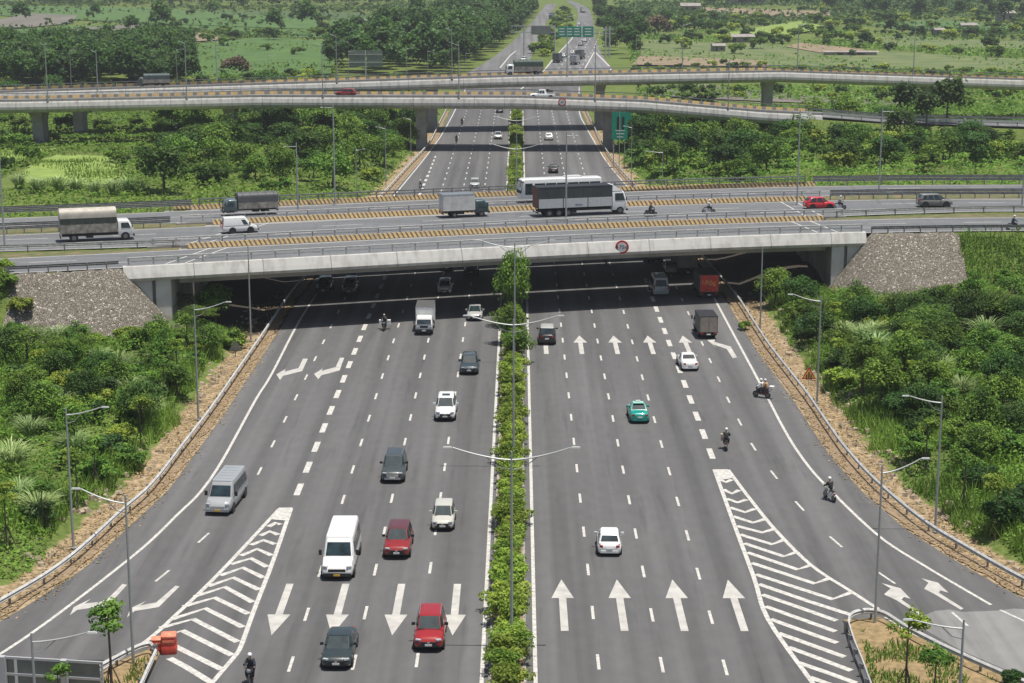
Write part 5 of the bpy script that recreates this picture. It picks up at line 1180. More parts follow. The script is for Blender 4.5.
def moto(loc, rz, label, color, group='motorcycles', boxes=None, sc=1.0):
    t = thing('motorcycle', label, 'motorcycle', loc, rz, group); P = paint(color, 'moto_%02d%02d%02d' % tuple(int(c*99) for c in color))
    for y in (.62, -.62):
        a, b = wheel_mesh(.29, .11); o = obj('wheel', a, t); o.location = (0, y, .29); obj('rim', b, o)
    mb = MB(); R = []
    for y, w, zb, zt in ((-.72, .06, .62, .74), (-.5, .15, .42, .76), (-.1, .15, .32, .74), (.12, .10, .30, .52), (.3, .10, .32, .56), (.42, .16, .45, .82), (.52, .12, .6, .98)): R.append([(-w, y, zb), (-w, y, zt), (w, y, zt), (w, y, zb)])
    mb.loft(R); mb.build('body', P, t, smooth=50)
    mb = MB(); mb.box((0, -.28, .79), (.26, .72, .09), taper=(.85, .92)); mb.build('seat', TRIM, t)
    mb = MB(); mb.tube([(0, .62, .29), (0, .5, .62), (0, .44, .98)], .035, 6); mb.build('fork', CHROME, t)
    mb = MB(); mb.tube([(-.33, .40, 1.04), (0, .46, 1.02), (.33, .40, 1.04)], .022, 6); mb.build('handlebar', TRIM, t)
    mb = MB(); mb.box((0, .55, .90), (.2, .1, .14)); mb.build('headlight', LAMPF, t)
    mb = MB(); mb.box((0, -.76, .68), (.14, .06, .08)); mb.build('tail_light', LAMPR, t)
    mb = MB(); mb.tube([(.14, .1, .25), (.16, -.35, .27), (.16, -.75, .36)], .04, 6); mb.build('exhaust', CHROME, t)
    mb = MB(); mb.box((0, -.80, .50), (.18, .02, .13)); mb.build('number_plate', PLW, t)
    for s in (-1, 1): mb = MB(); mb.tube([(s*.25, .40, 1.05), (s*.30, .38, 1.2)], .012, 4); mb.disc((s*.31, .38, 1.22), .05, 'y', .03, 8); mb.build('mirror', TRIM, t)
    return t
def load(kind, loc, rz, label, color, dims, at_=(0, -.75, .95), group=None):
    t = thing(kind, label, 'box' if kind == 'carry_box' else 'bag', loc, rz, group); M = mat(kind+'_skin', color, .7, noise=.15)
    mb = MB(); mb.box(at_, dims, taper=(.95, .95)); mb.build('shell', M, t)
    mb = MB(); mb.box((at_[0], at_[1], at_[2]+dims[2]/2+.02), (dims[0]*.98, dims[1]*.98, .05)); mb.build('lid', M, t)
    mb = MB(); mb.box((at_[0], at_[1]-dims[1]/2-.01, at_[2]), (dims[0]*.5, .02, .05)); mb.build('strap', TRIM, t)
    return t
MGp = 'motorcycles on the near carriageways'; RG = 'motorcycle riders'
def mr(px, py, rz, where, bc, jk, tr_, he, z=0, ymove=0.):
    x, y = at(px, py-1, z); l = (x, y, z+.005)
    moto(l, rz, 'motorcycle '+where[0], bc); rider(l, rz, where[1], jk, tr_, he, RG); return l
l = mr(251, 683, PI-.03, ('at the bottom edge beside the left hatched gore', 'rider in a dark jacket with white sleeves on the motorcycle at the bottom edge'), (.03, .03, .03), (.03, .035, .05), (.03, .03, .04), (.8, .8, .8))
l = mr(384.5, 331, PI-.03, ('carrying two white side boxes near the overpass shadow', 'rider in black between two white boxes near the overpass shadow'), (.05, .05, .05), (.05, .05, .06), (.04, .04, .05), (.35, .3, .25))
load('carry_box', l, PI-.03, 'white box on the left flank of the motorcycle near the overpass shadow', (.78, .78, .76), (.42, .5, .45), (-.42, -.55, .75), 'white side boxes')
load('carry_box', l, PI-.03, 'white box on the right flank of the motorcycle near the overpass shadow', (.78, .78, .76), (.42, .5, .45), (.42, -.55, .75), 'white side boxes')
l = mr(726, 450, -.12, ('ridden away in the slip lane left of the right hatching top', 'rider in black with white helmet left of the right edge line, riding away'), (.03, .03, .03), (.025, .028, .032), (.03, .03, .035), (.75, .75, .75))
load('satchel', l, -.12, 'brown bag at the left side of the black-clad rider in the slip lane', (.42, .34, .26), (.26, .4, .5), (-.34, .1, .98))
l = mr(829.5, 501, .35, ('with white body close to the right edge line', 'rider in black jacket and white helmet near the right edge line, riding away'), (.65, .65, .63), (.022, .022, .025), (.35, .34, .32), (.8, .8, .8))
l = mr(761.5, 398.5, 1.0, ('with dark red body crossing the right edge line', 'rider in a white shirt on the motorcycle crossing the right edge line'), (.08, .02, .02), (.72, .71, .68), (.05, .05, .06), (.75, .74, .72))
c, s = math.cos(1.0), math.sin(1.0); l2 = (l[0]+.42*s, l[1]-.42*c, l[2]+.02)
rider(l2, 1.0, 'passenger in a tan shirt behind the white-shirted rider', (.42, .26, .14), (.05, .05, .06), (.6, .6, .58), RG, 'hold')
load('sack', l, 1.0, 'white sack tied on the tail of the motorcycle crossing the right edge line', (.74, .73, .70), (.5, .42, .4), (0, -1.02, .98))
l = mr(606, 266, 0, ('in the deep shade below the round height sign', 'rider in the deep shade below the round height sign'), (.03, .03, .03), (.05, .05, .05), (.03, .03, .03), (.5, .5, .5))
l = mr(420.5, 191, PI, ('with pale fairing on the left edge dashes behind the overpass', 'rider with white helmet on the left edge dashes behind the overpass'), (.6, .6, .58), (.2, .2, .2), (.1, .1, .1), (.8, .8, .8))
l = mr(456.5, 144, PI, ('in the nearer flyover shadow', 'rider in black inside the nearer flyover shadow'), (.03, .03, .03), (.03, .03, .03), (.03, .03, .03), (.05, .05, .05))
l = mr(462, 126.5, PI, ('just before the farther flyover shadow', 'rider in black just before the farther flyover shadow'), (.03, .03, .03), (.03, .03, .03), (.03, .03, .03), (.1, .05, .05))
for px, py, q, lb, jk in ((650.5, 216.5, 1, 'to the right of the big truck on the middle deck', (.06, .08, .07)), (708.5, 213.5, 1, 'with pale bodywork on the middle deck, right of the other', (.6, .6, .58)), (839.5, 209.5, 1, 'just ahead of the red hatchback at the right', (.35, .35, .35)), (1013, 230, -1 if 0 else 1, 'on the nearest road at the right edge', (.05, .09, .13))):
    (x, y, z), r = ov(px, py, 1, q); moto((x, y, z), r, 'motorcycle '+lb, (.6, .6, .6) if px > 700 else (.05, .06, .06)); rider((x, y, z), r, 'rider '+lb, jk, (.05, .05, .06), (.75, .75, .75) if px != 650.5 else (.4, .05, .04), RG)

# ------------------------------------------------------------ leaves
def leaf_mat(name, c1, c2, trans=.34):
    M = bpy.data.materials.new(name); M.use_nodes = True
    N = M.node_tree.nodes; L = M.node_tree.links; b = N['Principled BSDF']; out = N['Material Output']
    a = N.new('ShaderNodeAttribute'); a.attribute_name = 'tint'
    oi = N.new('ShaderNodeObjectInfo')
    m = N.new('ShaderNodeMix'); m.data_type = 'RGBA'; m.inputs[6].default_value = (*c1, 1); m.inputs[7].default_value = (*c2, 1); L.new(a.outputs['Fac'], m.inputs[0])
    h = N.new('ShaderNodeHueSaturation'); L.new(m.outputs[2], h.inputs['Color'])
    r = N.new('ShaderNodeMapRange'); r.inputs[3].default_value = .78; r.inputs[4].default_value = 1.25; L.new(oi.outputs['Random'], r.inputs[0]); L.new(r.outputs[0], h.inputs['Value'])
    r2 = N.new('ShaderNodeMapRange'); r2.inputs[3].default_value = .482; r2.inputs[4].default_value = .512
    mm = N.new('ShaderNodeMath'); mm.operation = 'MULTIPLY'; mm.inputs[1].default_value = 7.31; L.new(oi.outputs['Random'], mm.inputs[0]); fr_ = N.new('ShaderNodeMath'); fr_.operation = 'FRACT'; L.new(mm.outputs[0], fr_.inputs[0]); L.new(fr_.outputs[0], r2.inputs[0]); L.new(r2.outputs[0], h.inputs['Hue'])
    L.new(h.outputs[0], b.inputs['Base Color']); b.inputs['Roughness'].default_value = .6; b.inputs['Specular IOR Level'].default_value = .25
    t = N.new('ShaderNodeBsdfTranslucent'); L.new(h.outputs[0], t.inputs[0]); mx = N.new('ShaderNodeMixShader'); mx.inputs[0].default_value = trans
    L.new(b.outputs[0], mx.inputs[1]); L.new(t.outputs[0], mx.inputs[2]); L.new(mx.outputs[0], out.inputs['Surface'])
    return M
LF = leaf_mat('leaves_mid_green', (.045, .108, .016), (.21, .36, .050))
LD_ = leaf_mat('leaves_dark_green', (.022, .060, .013), (.085, .175, .030))
LY = leaf_mat('leaves_light_green', (.11, .195, .022), (.36, .48, .072))
LB_ = leaf_mat('leaves_blue_green', (.035, .085, .028), (.15, .26, .075))
LR = leaf_mat('reed_blades', (.11, .20, .05), (.42, .54, .24), .2)
LG = leaf_mat('grass_blades', (.085, .17, .022), (.29, .42, .08), .2)
LW = leaf_mat('wood_leaves', (.018, .048, .014), (.085, .155, .034))
LBR = leaf_mat('reddish_leaves', (.10, .075, .045), (.19, .14, .085))
BARK = mat('bark', (.11, .085, .065), .9, noise=.3, nscale=3)

def cards(P, size, nup, tint, name, m, asp=.55, rs=NR):
    """leaf-sized quads at points P (n,3); nup = preferred normals (n,3)"""
    n = len(P); nr = nup+rs.normal(0, .55, (n, 3)); nr /= np.linalg.norm(nr, axis=1)[:, None]+1e-6
    a = rs.normal(0, 1, (n, 3)); u = np.cross(nr, a); u /= np.linalg.norm(u, axis=1)[:, None]+1e-6; v = np.cross(nr, u)
    sz = (size*rs.uniform(.6, 1.35, n))[:, None]
    q = np.stack([P-u*sz*.5, P-v*sz*asp*.5+u*sz*.05, P+u*sz*.5, P+v*sz*asp*.5+u*sz*.05], 1)
    return quads_mesh(name, q, tint, m)
def quads_mesh(name, q, tint, m):
    n = len(q); me = bpy.data.meshes.new(name)
    me.vertices.add(n*4); me.vertices.foreach_set('co', q.reshape(-1).astype(np.float32))
    me.loops.add(n*4); me.loops.foreach_set('vertex_index', np.arange(n*4, dtype=np.int32))
    me.polygons.add(n); me.polygons.foreach_set('loop_start', np.arange(0, n*4, 4, dtype=np.int32)); me.polygons.foreach_set('loop_total', np.full(n, 4, np.int32))
    me.update(calc_edges=True); me.materials.append(m)
    A = me.attributes.new('tint', 'FLOAT', 'FACE'); A.data.foreach_set('value', np.clip(tint, 0, 1).astype(np.float32))
    return me
def crown(name, m, rx, ry, rz, z0, nblob, nleaf, leaf, seed, flat=.75, br=(.28, .45), hollow=.5, asp=.55):
    rs = np.random.RandomState(seed); P = []; N_ = []; T = []
    per = nleaf//nblob
    for k in range(nblob):
        d = rs.normal(0, 1, 3); d /= np.linalg.norm(d); rr = rs.uniform(hollow, 1)**.6
        if d[2] < -.45: d[2] *= -.6
        c = np.array([d[0]*rx*rr*.78, d[1]*ry*rr*.78, z0+rz+d[2]*rz*rr*.78])
        b = rs.uniform(*br)*min(rx, rz)*1.15; bt = rs.uniform(.05, .8)
        e = rs.normal(0, 1, (per, 3)); e /= np.linalg.norm(e, axis=1)[:, None]; e[:, 2] = np.where(rs.rand(per) < .5, np.abs(e[:, 2]), e[:, 2])
        rad = rs.uniform(.55, 1.08, per)[:, None]; p = c+e*rad*np.array([b, b, b*flat])
        P.append(p); nn = e*.7+np.array([0, 0, .8]); N_.append(nn); T.append(np.clip(bt+rs.normal(0, .16, per)+.25*(e[:, 2]*.5), 0, 1))
    return cards(np.concatenate(P), leaf, np.concatenate(N_), np.concatenate(T), name, m, asp, rs)
def blades(name, m, n, h, spread, w, seed, droop=.9):
    rs = np.random.RandomState(seed); Q = []; T = []
    for k in range(n):
        a = rs.uniform(0, 2*np.pi); r0 = rs.uniform(0, spread*.28); hh = h*rs.uniform(.6, 1.1); out = spread*rs.uniform(.35, 1.1); t0 = rs.uniform(0, 1)
        c, s = np.cos(a), np.sin(a); b = np.array([c*r0, s*r0, 0]); side = np.array([-s, c, 0]); pts = []
        for j in range(6):
            u = j/5; pts.append(b+np.array([c, s, 0])*out*u**1.5+np.array([0, 0, 1])*hh*(u*1.55-droop*u*u*.95))
        for j in range(5):
            wa, wb = w*(1-(j/5)**2), w*(1-((j+1)/5)**2)*.98+.01
            Q.append([pts[j]-side*wa/2, pts[j]+side*wa/2, pts[j+1]+side*wb/2, pts[j+1]-side*wb/2]); T.append(t0*.6+.4*j/4)
    return quads_mesh(name, np.array(Q), np.array(T), m)

HUMUS = mat('stem', (.07, .06, .04), .9)
def trunk_mesh(h, r, nb, seed, top, lean=.15, spread=1.2):
    rs = random.Random(seed); mb = MB(); lx, ly = rs.uniform(-lean, lean), rs.uniform(-lean, lean)
    mb.tube([(0, 0, -.4), (lx*.3, ly*.3, h*.35), (lx, ly, h*.7), (lx*1.3, ly*1.3, top)], [r*1.3, r, r*.75, r*.3], 7)
    for k in range(nb):
        a = rs.uniform(0, 2*PI); z = h*rs.uniform(.45, .85); e = spread*rs.uniform(.5, 1)
        mb.tube([(lx*.7, ly*.7, z), (lx+math.cos(a)*e*.5, ly+math.sin(a)*e*.5, z+e*.45), (lx+math.cos(a)*e, ly+math.sin(a)*e, z+e*.8)], [r*.45, r*.3, r*.12], 5)
    return mb.mesh('trunk', BARK, 40)
PROTO = {}
def plant(kind, name, meshes, cat):
    """register a plant: meshes = [(part name, mesh)] ; one mesh = a single-object thing"""
    PROTO[kind] = (name, meshes, cat)
NPL = {}
def put(kind, x, y, z=None, rz=0, sc=1., label='', group=None, szz=None):
    name, ms, cat = PROTO[kind]
    if z is None: z = float(hgt(x, y))
    s3 = (sc, sc, sc*(szz or 1))
    if len(ms) == 1:
        o = obj(name, ms[0][1]); o.location = (x, y, z); o.rotation_euler = (0, 0, rz); o.scale = s3; tag(o, label, cat, group); return o
    o = thing(name, label, cat, (x, y, z), rz, group); o.scale = s3
    for nm, me in ms: obj(nm, me, o)
    return o
# round bushes
for i in range(5):
    m = (LF, LF, LY, LD_, LB_)[i]
    plant('bush%d' % i, 'bush', [('foliage', crown('bush_leaves', m, 1.7, 1.6, 1.15, -.25, 16, 2000, .26, 20+i, hollow=.35)), ('stems', trunk_mesh(1.2, .06, 4, i, 1.4, spread=1.1))], 'bush')
for i in range(3):  # small trees of 5-6 m
    plant('tree%d' % i, 'tree', [('crown', crown('tree_leaves', (LF, LD_, LF)[i], 2.5, 2.4, 2.3, .5, 26, 3000, .29, 40+i, hollow=.35)), ('trunk', trunk_mesh(3.4, .12, 6, 10+i, 4.4, spread=1.7))], 'tree')
for i in range(4):  # tall wood trees of 12-15 m, seen from far
    plant('wood%d' % i, 'tree', [('crown', crown('tree_leaves', (LW, LD_, LW, LB_)[i], 3.9, 3.9, 5.8, 1.2, 34, 1100, 1.05, 60+i, flat=.9, br=(.3, .5), asp=.75)), ('trunk', trunk_mesh(9, .22, 6, 20+i, 12, spread=2.2))], 'tree')
for i in range(3):  # far shrubs
    plant('far%d' % i, 'bush', [('foliage', crown('bush_leaves', (LF, LD_, LY)[i], 2.6, 2.4, 1.7, -.3, 14, 700, .62, 80+i, asp=.7))], 'bush')
plant('farred', 'bush', [('foliage', crown('bush_leaves', LBR, 3.2, 3, 2.4, -.3, 16, 900, .6, 88, asp=.7))], 'bush')
for i in range(3):
    plant('reed%d' % i, 'reed_clump', [('blades', blades('reed_blades', LR, 210, 2.9, 1.9, .085, 100+i))], 'reeds')
plant('farreed', 'reed_clump', [('blades', blades('reed_blades', LR, 90, 3.2, 2.2, .2, 110))], 'reeds')
for i in range(2):  # young planted street trees: thin stem, small round crown, stake
    mb = MB(); mb.tube([(0, 0, -.2), (.02, .02, 1.6), (0, 0, 3.6)], [.07, .055, .035], 6)
    for a in (0, 2.1, 4.2): mb.tube([(.7*math.cos(a), .7*math.sin(a), -.1), (.04*math.cos(a), .04*math.sin(a), 1.5)], .03, 4)
    plant('young%d' % i, 'young_tree', [('crown', crown('tree_leaves', (LF, LY)[i], 1.0, 1.0, .95, 2.6, 10, 800, .2, 120+i, hollow=.3)), ('trunk', mb.mesh('trunk', BARK))], 'tree')
# feathery spreading tree (flat layers)
def layered(seed):
    rs = np.random.RandomState(seed); P = []; N_ = []; T = []
    for k in range(26):
        a = rs.uniform(0, 2*np.pi); r = 3.4*rs.uniform(.1, 1)**.7; z = 3.6-r*.35+rs.uniform(-.5, .5); c = np.array([r*np.cos(a), r*np.sin(a)*.8, z])
        n = 130; e = rs.uniform(-1, 1, (n, 2)); e = e[(e**2).sum(1) < 1]; n = len(e)
        P.append(np.c_[c[0]+e[:, 0]*1.2, c[1]+e[:, 1]*1.1, c[2]+rs.normal(0, .07, n)-.2*(e**2).sum(1)]); N_.append(np.tile([0, 0, 1.6], (n, 1))); T.append(np.full(n, rs.uniform(0, .6))+rs.normal(0, .12, n))
    return cards(np.concatenate(P), .3, np.concatenate(N_), np.concatenate(T), 'feathery_leaves', LF, .3, rs)
for i in range(2): plant('feather%d' % i, 'feathery_tree', [('crown', layered(130+i)), ('trunk', trunk_mesh(2.8, .1, 7, 30+i, 3.4, spread=2.4))], 'tree')

rs = random.Random(5)
LMK = [(70, 470, 'left roadside lamp'), (197, 360, 'lamp left of the turn arrows'), (100, 300, 'left stone slope'), (12, 450, 'upper left-edge reeds'), (42, 500, 'spiky left reeds'), (150, 405, 'reed clump by the gutter'), (236, 345, 'grey triangular sign'), (40, 340, 'left feathery trees'), (118, 360, 'pale reeds on the left'), (141, 430, 'dark-stemmed young tree'), (8, 530, 'staked young tree'),
       (938, 465, 'tall right lamp'), (818, 350, 'lamp by the warning sign'), (808, 372, 'warning sign'), (895, 275, 'right stone slope'), (985, 335, 'large pale reeds on the right'), (875, 345, 'drooping reeds on the right'), (930, 335, 'wide feathery tree'), (1000, 300, 'feathery tree at the right edge'), (960, 500, 'young tree beyond the tall lamp'), (875, 390, 'young tree amid the bushes'), (1015, 430, 'right picture edge'), (905, 440, 'bend of the right guardrail'),
       (165, 185, 'dark spreading tree'), (75, 180, 'bright rice field'), (334, 150, 'tall lamp on the far deck'), (298, 175, 'short slim pole'), (46, 130, 'leftmost flyover pier'), (90, 120, 'pale second pier'), (233, 130, 'third flyover pier'), (424, 130, 'pier beside the highway'), (386, 155, 'slim lamp in the shrubs'), (5, 200, 'left edge lamp pole'), (245, 205, 'dark canvas lorry'),
       (617, 140, 'green direction sign'), (663, 175, 'slim right lamp'), (797, 150, 'lamp pole at the barrier end'), (879, 150, 'lamp pole of the right embankment'), (925, 130, 'two dark tall trees'), (1018, 160, 'right edge lamp pole'), (785, 140, 'low ramp end'), (700, 120, 'flyover underside'), (740, 170, 'far deck barrier'), (960, 180, 'far embankment guardrail')]
_seen = {}
def uniq(s):
    n = _seen.get(s, 0); _seen[s] = n+1
    return s if n == 0 else ['', 'second ', 'third ', 'fourth ', 'fifth ', 'sixth ', 'seventh '][min(n, 6)]+s
def lbl(kd, x, y, sc, base):
    px, py = proj(x, y, 1.5); b = min(LMK, key=lambda q: math.hypot(q[0]-px, (q[1]-py)*1.3)); dx, dy = px-b[0], py-b[1]
    dist = math.hypot(dx, dy); near = 'close ' if dist < 18 else '' if dist < 42 else 'well '
    d = ('left of' if dx < 0 else 'right of') if abs(dx) > abs(dy)*2 else ('above' if dy < 0 else 'below') if abs(dy) > abs(dx)*2 else ('up and left of' if dx < 0 and dy < 0 else 'up and right of' if dy < 0 else 'down and left of' if dx < 0 else 'down and right of')
    size = 'small' if sc < .85 else 'large' if sc > 1.1 else 'medium'
    col = {'0': 'mid-green', '1': 'dark green', '2': 'fresh green', '3': 'deep green', '4': 'bluish green'}[kd[-1]] if kd.startswith(('bush', 'mid')) else {'0': 'mid-green', '1': 'dark', '2': 'fresh green'}[kd[-1]]
    return uniq('%s %s %s %s%s the %s' % (size, col, base, near, d, b[2]))
def inpoly(x, y, P):
    c = False; j = len(P)-1
    for i in range(len(P)):
        if (P[i][1] > y) != (P[j][1] > y) and x < (P[j][0]-P[i][0])*(y-P[i][1])/(P[j][1]-P[i][1])+P[i][0]: c = not c
        j = i
    return c
def scatter(px, n, mind, seed, maxtry=40):
    """points on the ground inside the polygon traced on the survey picture"""
    W_ = [at(*p) for p in px]; x0, x1 = min(p[0] for p in W_), max(p[0] for p in W_); y0, y1 = min(p[1] for p in W_), max(p[1] for p in W_)
    r = random.Random(seed); out = []; tr = 0
    while len(out) < n and tr < n*maxtry:
        tr += 1; x, y = r.uniform(x0, x1), r.uniform(y0, y1)
        if inpoly(x, y, W_) and (y < 345 or not infields(x, y) or r.random() < .06) and all((x-a)**2+(y-b)**2 > mind*mind for a, b in out): out.append((x, y))
    return out

# --- fields as flat patches of crop or earth
def fmat(n, c, c2, sc=.35, st=None): return mat(n, c, .95, noise=.5, nscale=sc, col2=c2, stretch=st)
FY = fmat('young_rice', (.25, .33, .07), (.15, .23, .05), .5); FGn = fmat('green_crop', (.085, .165, .034), (.05, .11, .024), .1); FBe = fmat('dry_grass_field', (.17, .19, .075), (.075, .125, .035), .1)
FEa = fmat('bare_earth', (.30, .22, .15), (.18, .15, .09), .15); FPl = fmat('ploughed_soil', (.19, .165, .145), (.12, .12, .09), .06, (1, .3, 1)); FDk = fmat('dark_scrub_field', (.07, .12, .035), (.05, .09, .028), .05)
FIELDS = []
_v1 = lambda q: float(_vn(np.array([q]), np.array([0.]), 3., 2)[0])*2
for nm, px, m, z in (('crop_field', [(0, 36), (0, 30), (75, 26), (150, 24), (320, 30), (330, 38), (240, 36), (150, 27), (100, 27), (30, 40)], FGn, 0), ('scrub_field', [(0, 12), (0, 8), (330, 12), (420, 16), (400, 20), (200, 16)], FDk, 0), ('crop_field', [(330, 20), (400, 16), (420, 22), (380, 34), (330, 38)], FGn, 0), ('crop_field', [(840, 40), (900, 36), (1024, 42), (1024, 50), (900, 47)], FBe, 0), ('crop_field', [(860, 24), (940, 20), (1024, 26), (1024, 32), (900, 30)], FGn, 0),('rice_field', [(14, 198), (40, 172), (62, 164), (112, 168), (122, 190), (112, 200), (30, 203)], FY, .0), ('rice_field', [(0, 168), (14, 158), (60, 156), (40, 166), (10, 178), (0, 180)], FY, 0), ('rice_field', [(140, 160), (150, 148), (190, 147), (200, 158), (188, 168), (170, 172)], FY, 0),
        ('crop_field', [(182, 78), (192, 45), (260, 38), (340, 42), (330, 78)], FGn, 0), ('crop_field', [(0, 16), (0, 6), (150, 8), (320, 20), (320, 30), (150, 24)], FGn, 0), ('crop_field', [(640, 66), (640, 40), (760, 45), (880, 52), (1024, 60), (1024, 72)], FBe, 0),
        ('bare_field', [(165, 42), (168, 31), (205, 34), (235, 39), (200, 42)], FEa, .02), ('bare_field', [(0, 29), (0, 20), (30, 14), (78, 16), (70, 24), (30, 28)], FPl, .02), ('bare_field', [(30, 42), (45, 33), (100, 27), (140, 25), (150, 32), (110, 38), (70, 42)], FPl, .02),
        ('bare_field', [(632, 66), (640, 57), (700, 59), (768, 62), (768, 68)], FEa, .02), ('bare_field', [(690, 12), (700, 8), (830, 12), (830, 18), (760, 17)], FEa, .02), ('rice_field', [(712, 36), (760, 28), (800, 22), (830, 28), (800, 34), (760, 38), (725, 38)], FY, .02), ('bare_field', [(785, 48), (800, 44), (860, 50), (870, 54), (820, 54)], FEa, .03),
        ('dirt_track', [(650, 98), (650, 88), (705, 86), (790, 96), (900, 104), (900, 108), (780, 104)], FPl, -.02)):
    W_ = [at(*p) for p in px]
    if nm != 'dirt_track': FIELDS.append(W_)
    if W_[0][1] > 470: o = poly(nm, W_, .05+.03*len(FIELDS), m); struct(o); continue
    x0, x1 = min(p[0] for p in W_), max(p[0] for p in W_); y0, y1 = min(p[1] for p in W_), max(p[1] for p in W_); mb = MB(); idx = {}
    for i in range(int((x1-x0)/.75)+1):
        for j in range(int((y1-y0)/.75)+1):
            if inpoly(x0+i*.75+.4, y0+j*.75+.4+2.4*(_v1(x0+i*.75)-.5), W_):
                f_ = []
                for q in ((i, j), (i+1, j), (i+1, j+1), (i, j+1)):
                    if q not in idx: X_, Y_ = x0+q[0]*.75, y0+q[1]*.75; idx[q] = len(mb.v); mb.v.append((X_, Y_, float(hgt(X_, Y_))+.22))
                    f_.append(idx[q])
                mb.f.append(f_); mb.m.append(0); mb.uv.append(None)
    struct(mb.build(nm, m, smooth=True))
def infields(x, y): return any(inpoly(x, y, W_) for W_ in FIELDS)
# --- median planting: a dense hedge of separate shrubs
r = random.Random(3); y = 94.0; k = 0
MEDL = 'shrub in the hedge of the planted median'
for i in range(3): plant('med%d' % i, 'median_shrub', [('foliage', crown('bush_leaves', LY, 1.6, 1.4, .95, -.2, 18, 1900, .20, 150+i, hollow=.2)), ('stems', trunk_mesh(.8, .05, 4, 40+i, .9, spread=.8))], 'shrub')
while y < 470:
    if 203 < y < 245 and r.random() < .75: y += 2; continue
    s = r.choice((r.uniform(.72, .9), r.uniform(.9, 1.15)))*(1 if y < 250 else 1.1)
    lb, gp = (('leafy green shrub in the planted median this side of the overpass', 'median shrubs this side of the overpass') if y < 205 else ('small leafy shrub in the planted median beyond the overpass front', 'median shrubs beyond the overpass'))
    if y < 205:
        nm_, yy_ = min((('nearest median lamp', 101), ('cream hatchback', 126), ('hatched gore top', 133), ('second median lamp', 139), ('turquoise taxi', 153), ('white off-roader', 156), ('blue-grey crossover', 171), ('third median lamp', 176), ('turn arrows', 178), ('black off-roader', 186), ('upward arrows in the foreground', 109), ('tallest median tree', 193), ('bottom picture edge', 95), ('pickup-like off-roader', 136), ('red off-roader with darkened roof', 118), ('silver saloon', 198), ('white hatchback driving away', 121)), key=lambda q: abs(q[1]-y))
        lb = uniq('%s leafy median shrub %s the %s' % (('low', 'mid-sized', 'tall')[int(s*3.4) % 3 if s > .8 else 0], 'level with' if abs(yy_-y) < .9 else 'just above' if yy_ < y else 'just below', nm_))
    if y > 245:
        nm_, yy_ = min((('silver car behind the overpass', 307), ('first lamp behind the overpass', 265), ('second lamp behind the overpass', 309), ('white coach front', 258), ('black car above the coach', 333), ('start of the nearer flyover shadow', 368), ('two white cars', 397), ('rider in the nearer flyover shadow', 380), ('farther flyover shadow', 411), ('rider before the farther shadow', 420), ('dark car under the nearer flyover', 458), ('nearer flyover fascia', 445), ('gap between the flyover shadows', 392)), key=lambda q: abs(q[1]-y))
        lb = uniq('%s distant median shrub %s the %s' % ('low' if s < .8 else 'mid-sized' if s < 1.05 else 'tall', 'level with' if abs(yy_-y) < 1.5 else 'beyond' if yy_ < y else 'this side of', nm_))
    if 205 <= y <= 245: lb = uniq('shaded shrub in the median underneath the overpass')
    put('med%d' % r.randrange(3), -.62+r.uniform(-.25, .25), y, .1, r.uniform(0, 6.3), s, lb, gp, szz=r.uniform(.9, 1.35)); y += r.uniform(1.05, 1.6)*(1 if y < 250 else 1.4)
put('tree2', -.5, 194.6, .1, 1.0, .92, 'tallest leafy tree in the median, covering the overpass fascia', None, 1.95)
put('tree0', -.9, 186.0, .1, 2.0, .88, 'second leafy tree in the median, just in front of the tallest one')
put('tree2', -.1, 177.0, .1, 4.0, .72, 'low bushy tree in the median right beside the black off-roader')

# --- near banks, left and right
def bank(px, n, mind, seed, kinds, label, group, s0=.8, s1=1.3):
    for x, y in scatter(px, n, mind, seed):
        if gl(y)-3.2 < x < gr(y)+3.2 or on_stone(x, y): continue
        kd = rs.choice(kinds); q = rs.uniform(s0, s1); put(kd, x, y, None, rs.uniform(0, 6.3), q, lbl(kd, x, y, q, 'tree' if 'tree' in kd else 'bush'), group, rs.uniform(.85, 1.2))
LBK = [(0, 330), (60, 350), (165, 345), (225, 345), (228, 372), (200, 405), (165, 440), (120, 485), (60, 530), (0, 560)]
RBK = [(770, 330), (830, 318), (900, 325), (1024, 300), (1024, 545), (960, 520), (900, 470), (850, 415), (810, 370)]
bank(LBK, 56, 2.3, 1, ['bush0', 'bush1', 'bush2', 'bush3', 'bush4'], 'rounded green bush on the left roadside bank', 'bushes on the left bank', .7, 1.15)
bank([(0, 360), (150, 355), (215, 360), (190, 400), (130, 460), (0, 470)], 16, 4, 2, ['tree0', 'tree1', 'tree2'], 'small leafy tree on the left roadside bank', 'small trees on the left bank', .6, .9)
bank(RBK, 68, 2.5, 3, ['bush0', 'bush1', 'bush3', 'bush2', 'bush4'], 'rounded green bush on the right roadside bank', 'bushes on the right bank', .75, 1.25)
bank([(800, 330), (1024, 330), (1024, 500), (930, 470), (850, 400)], 34, 3.3, 4, ['tree0', 'tree1', 'tree2', 'tree1'], 'small dense tree on the right roadside bank', 'small trees on the right bank', .7, 1.05)
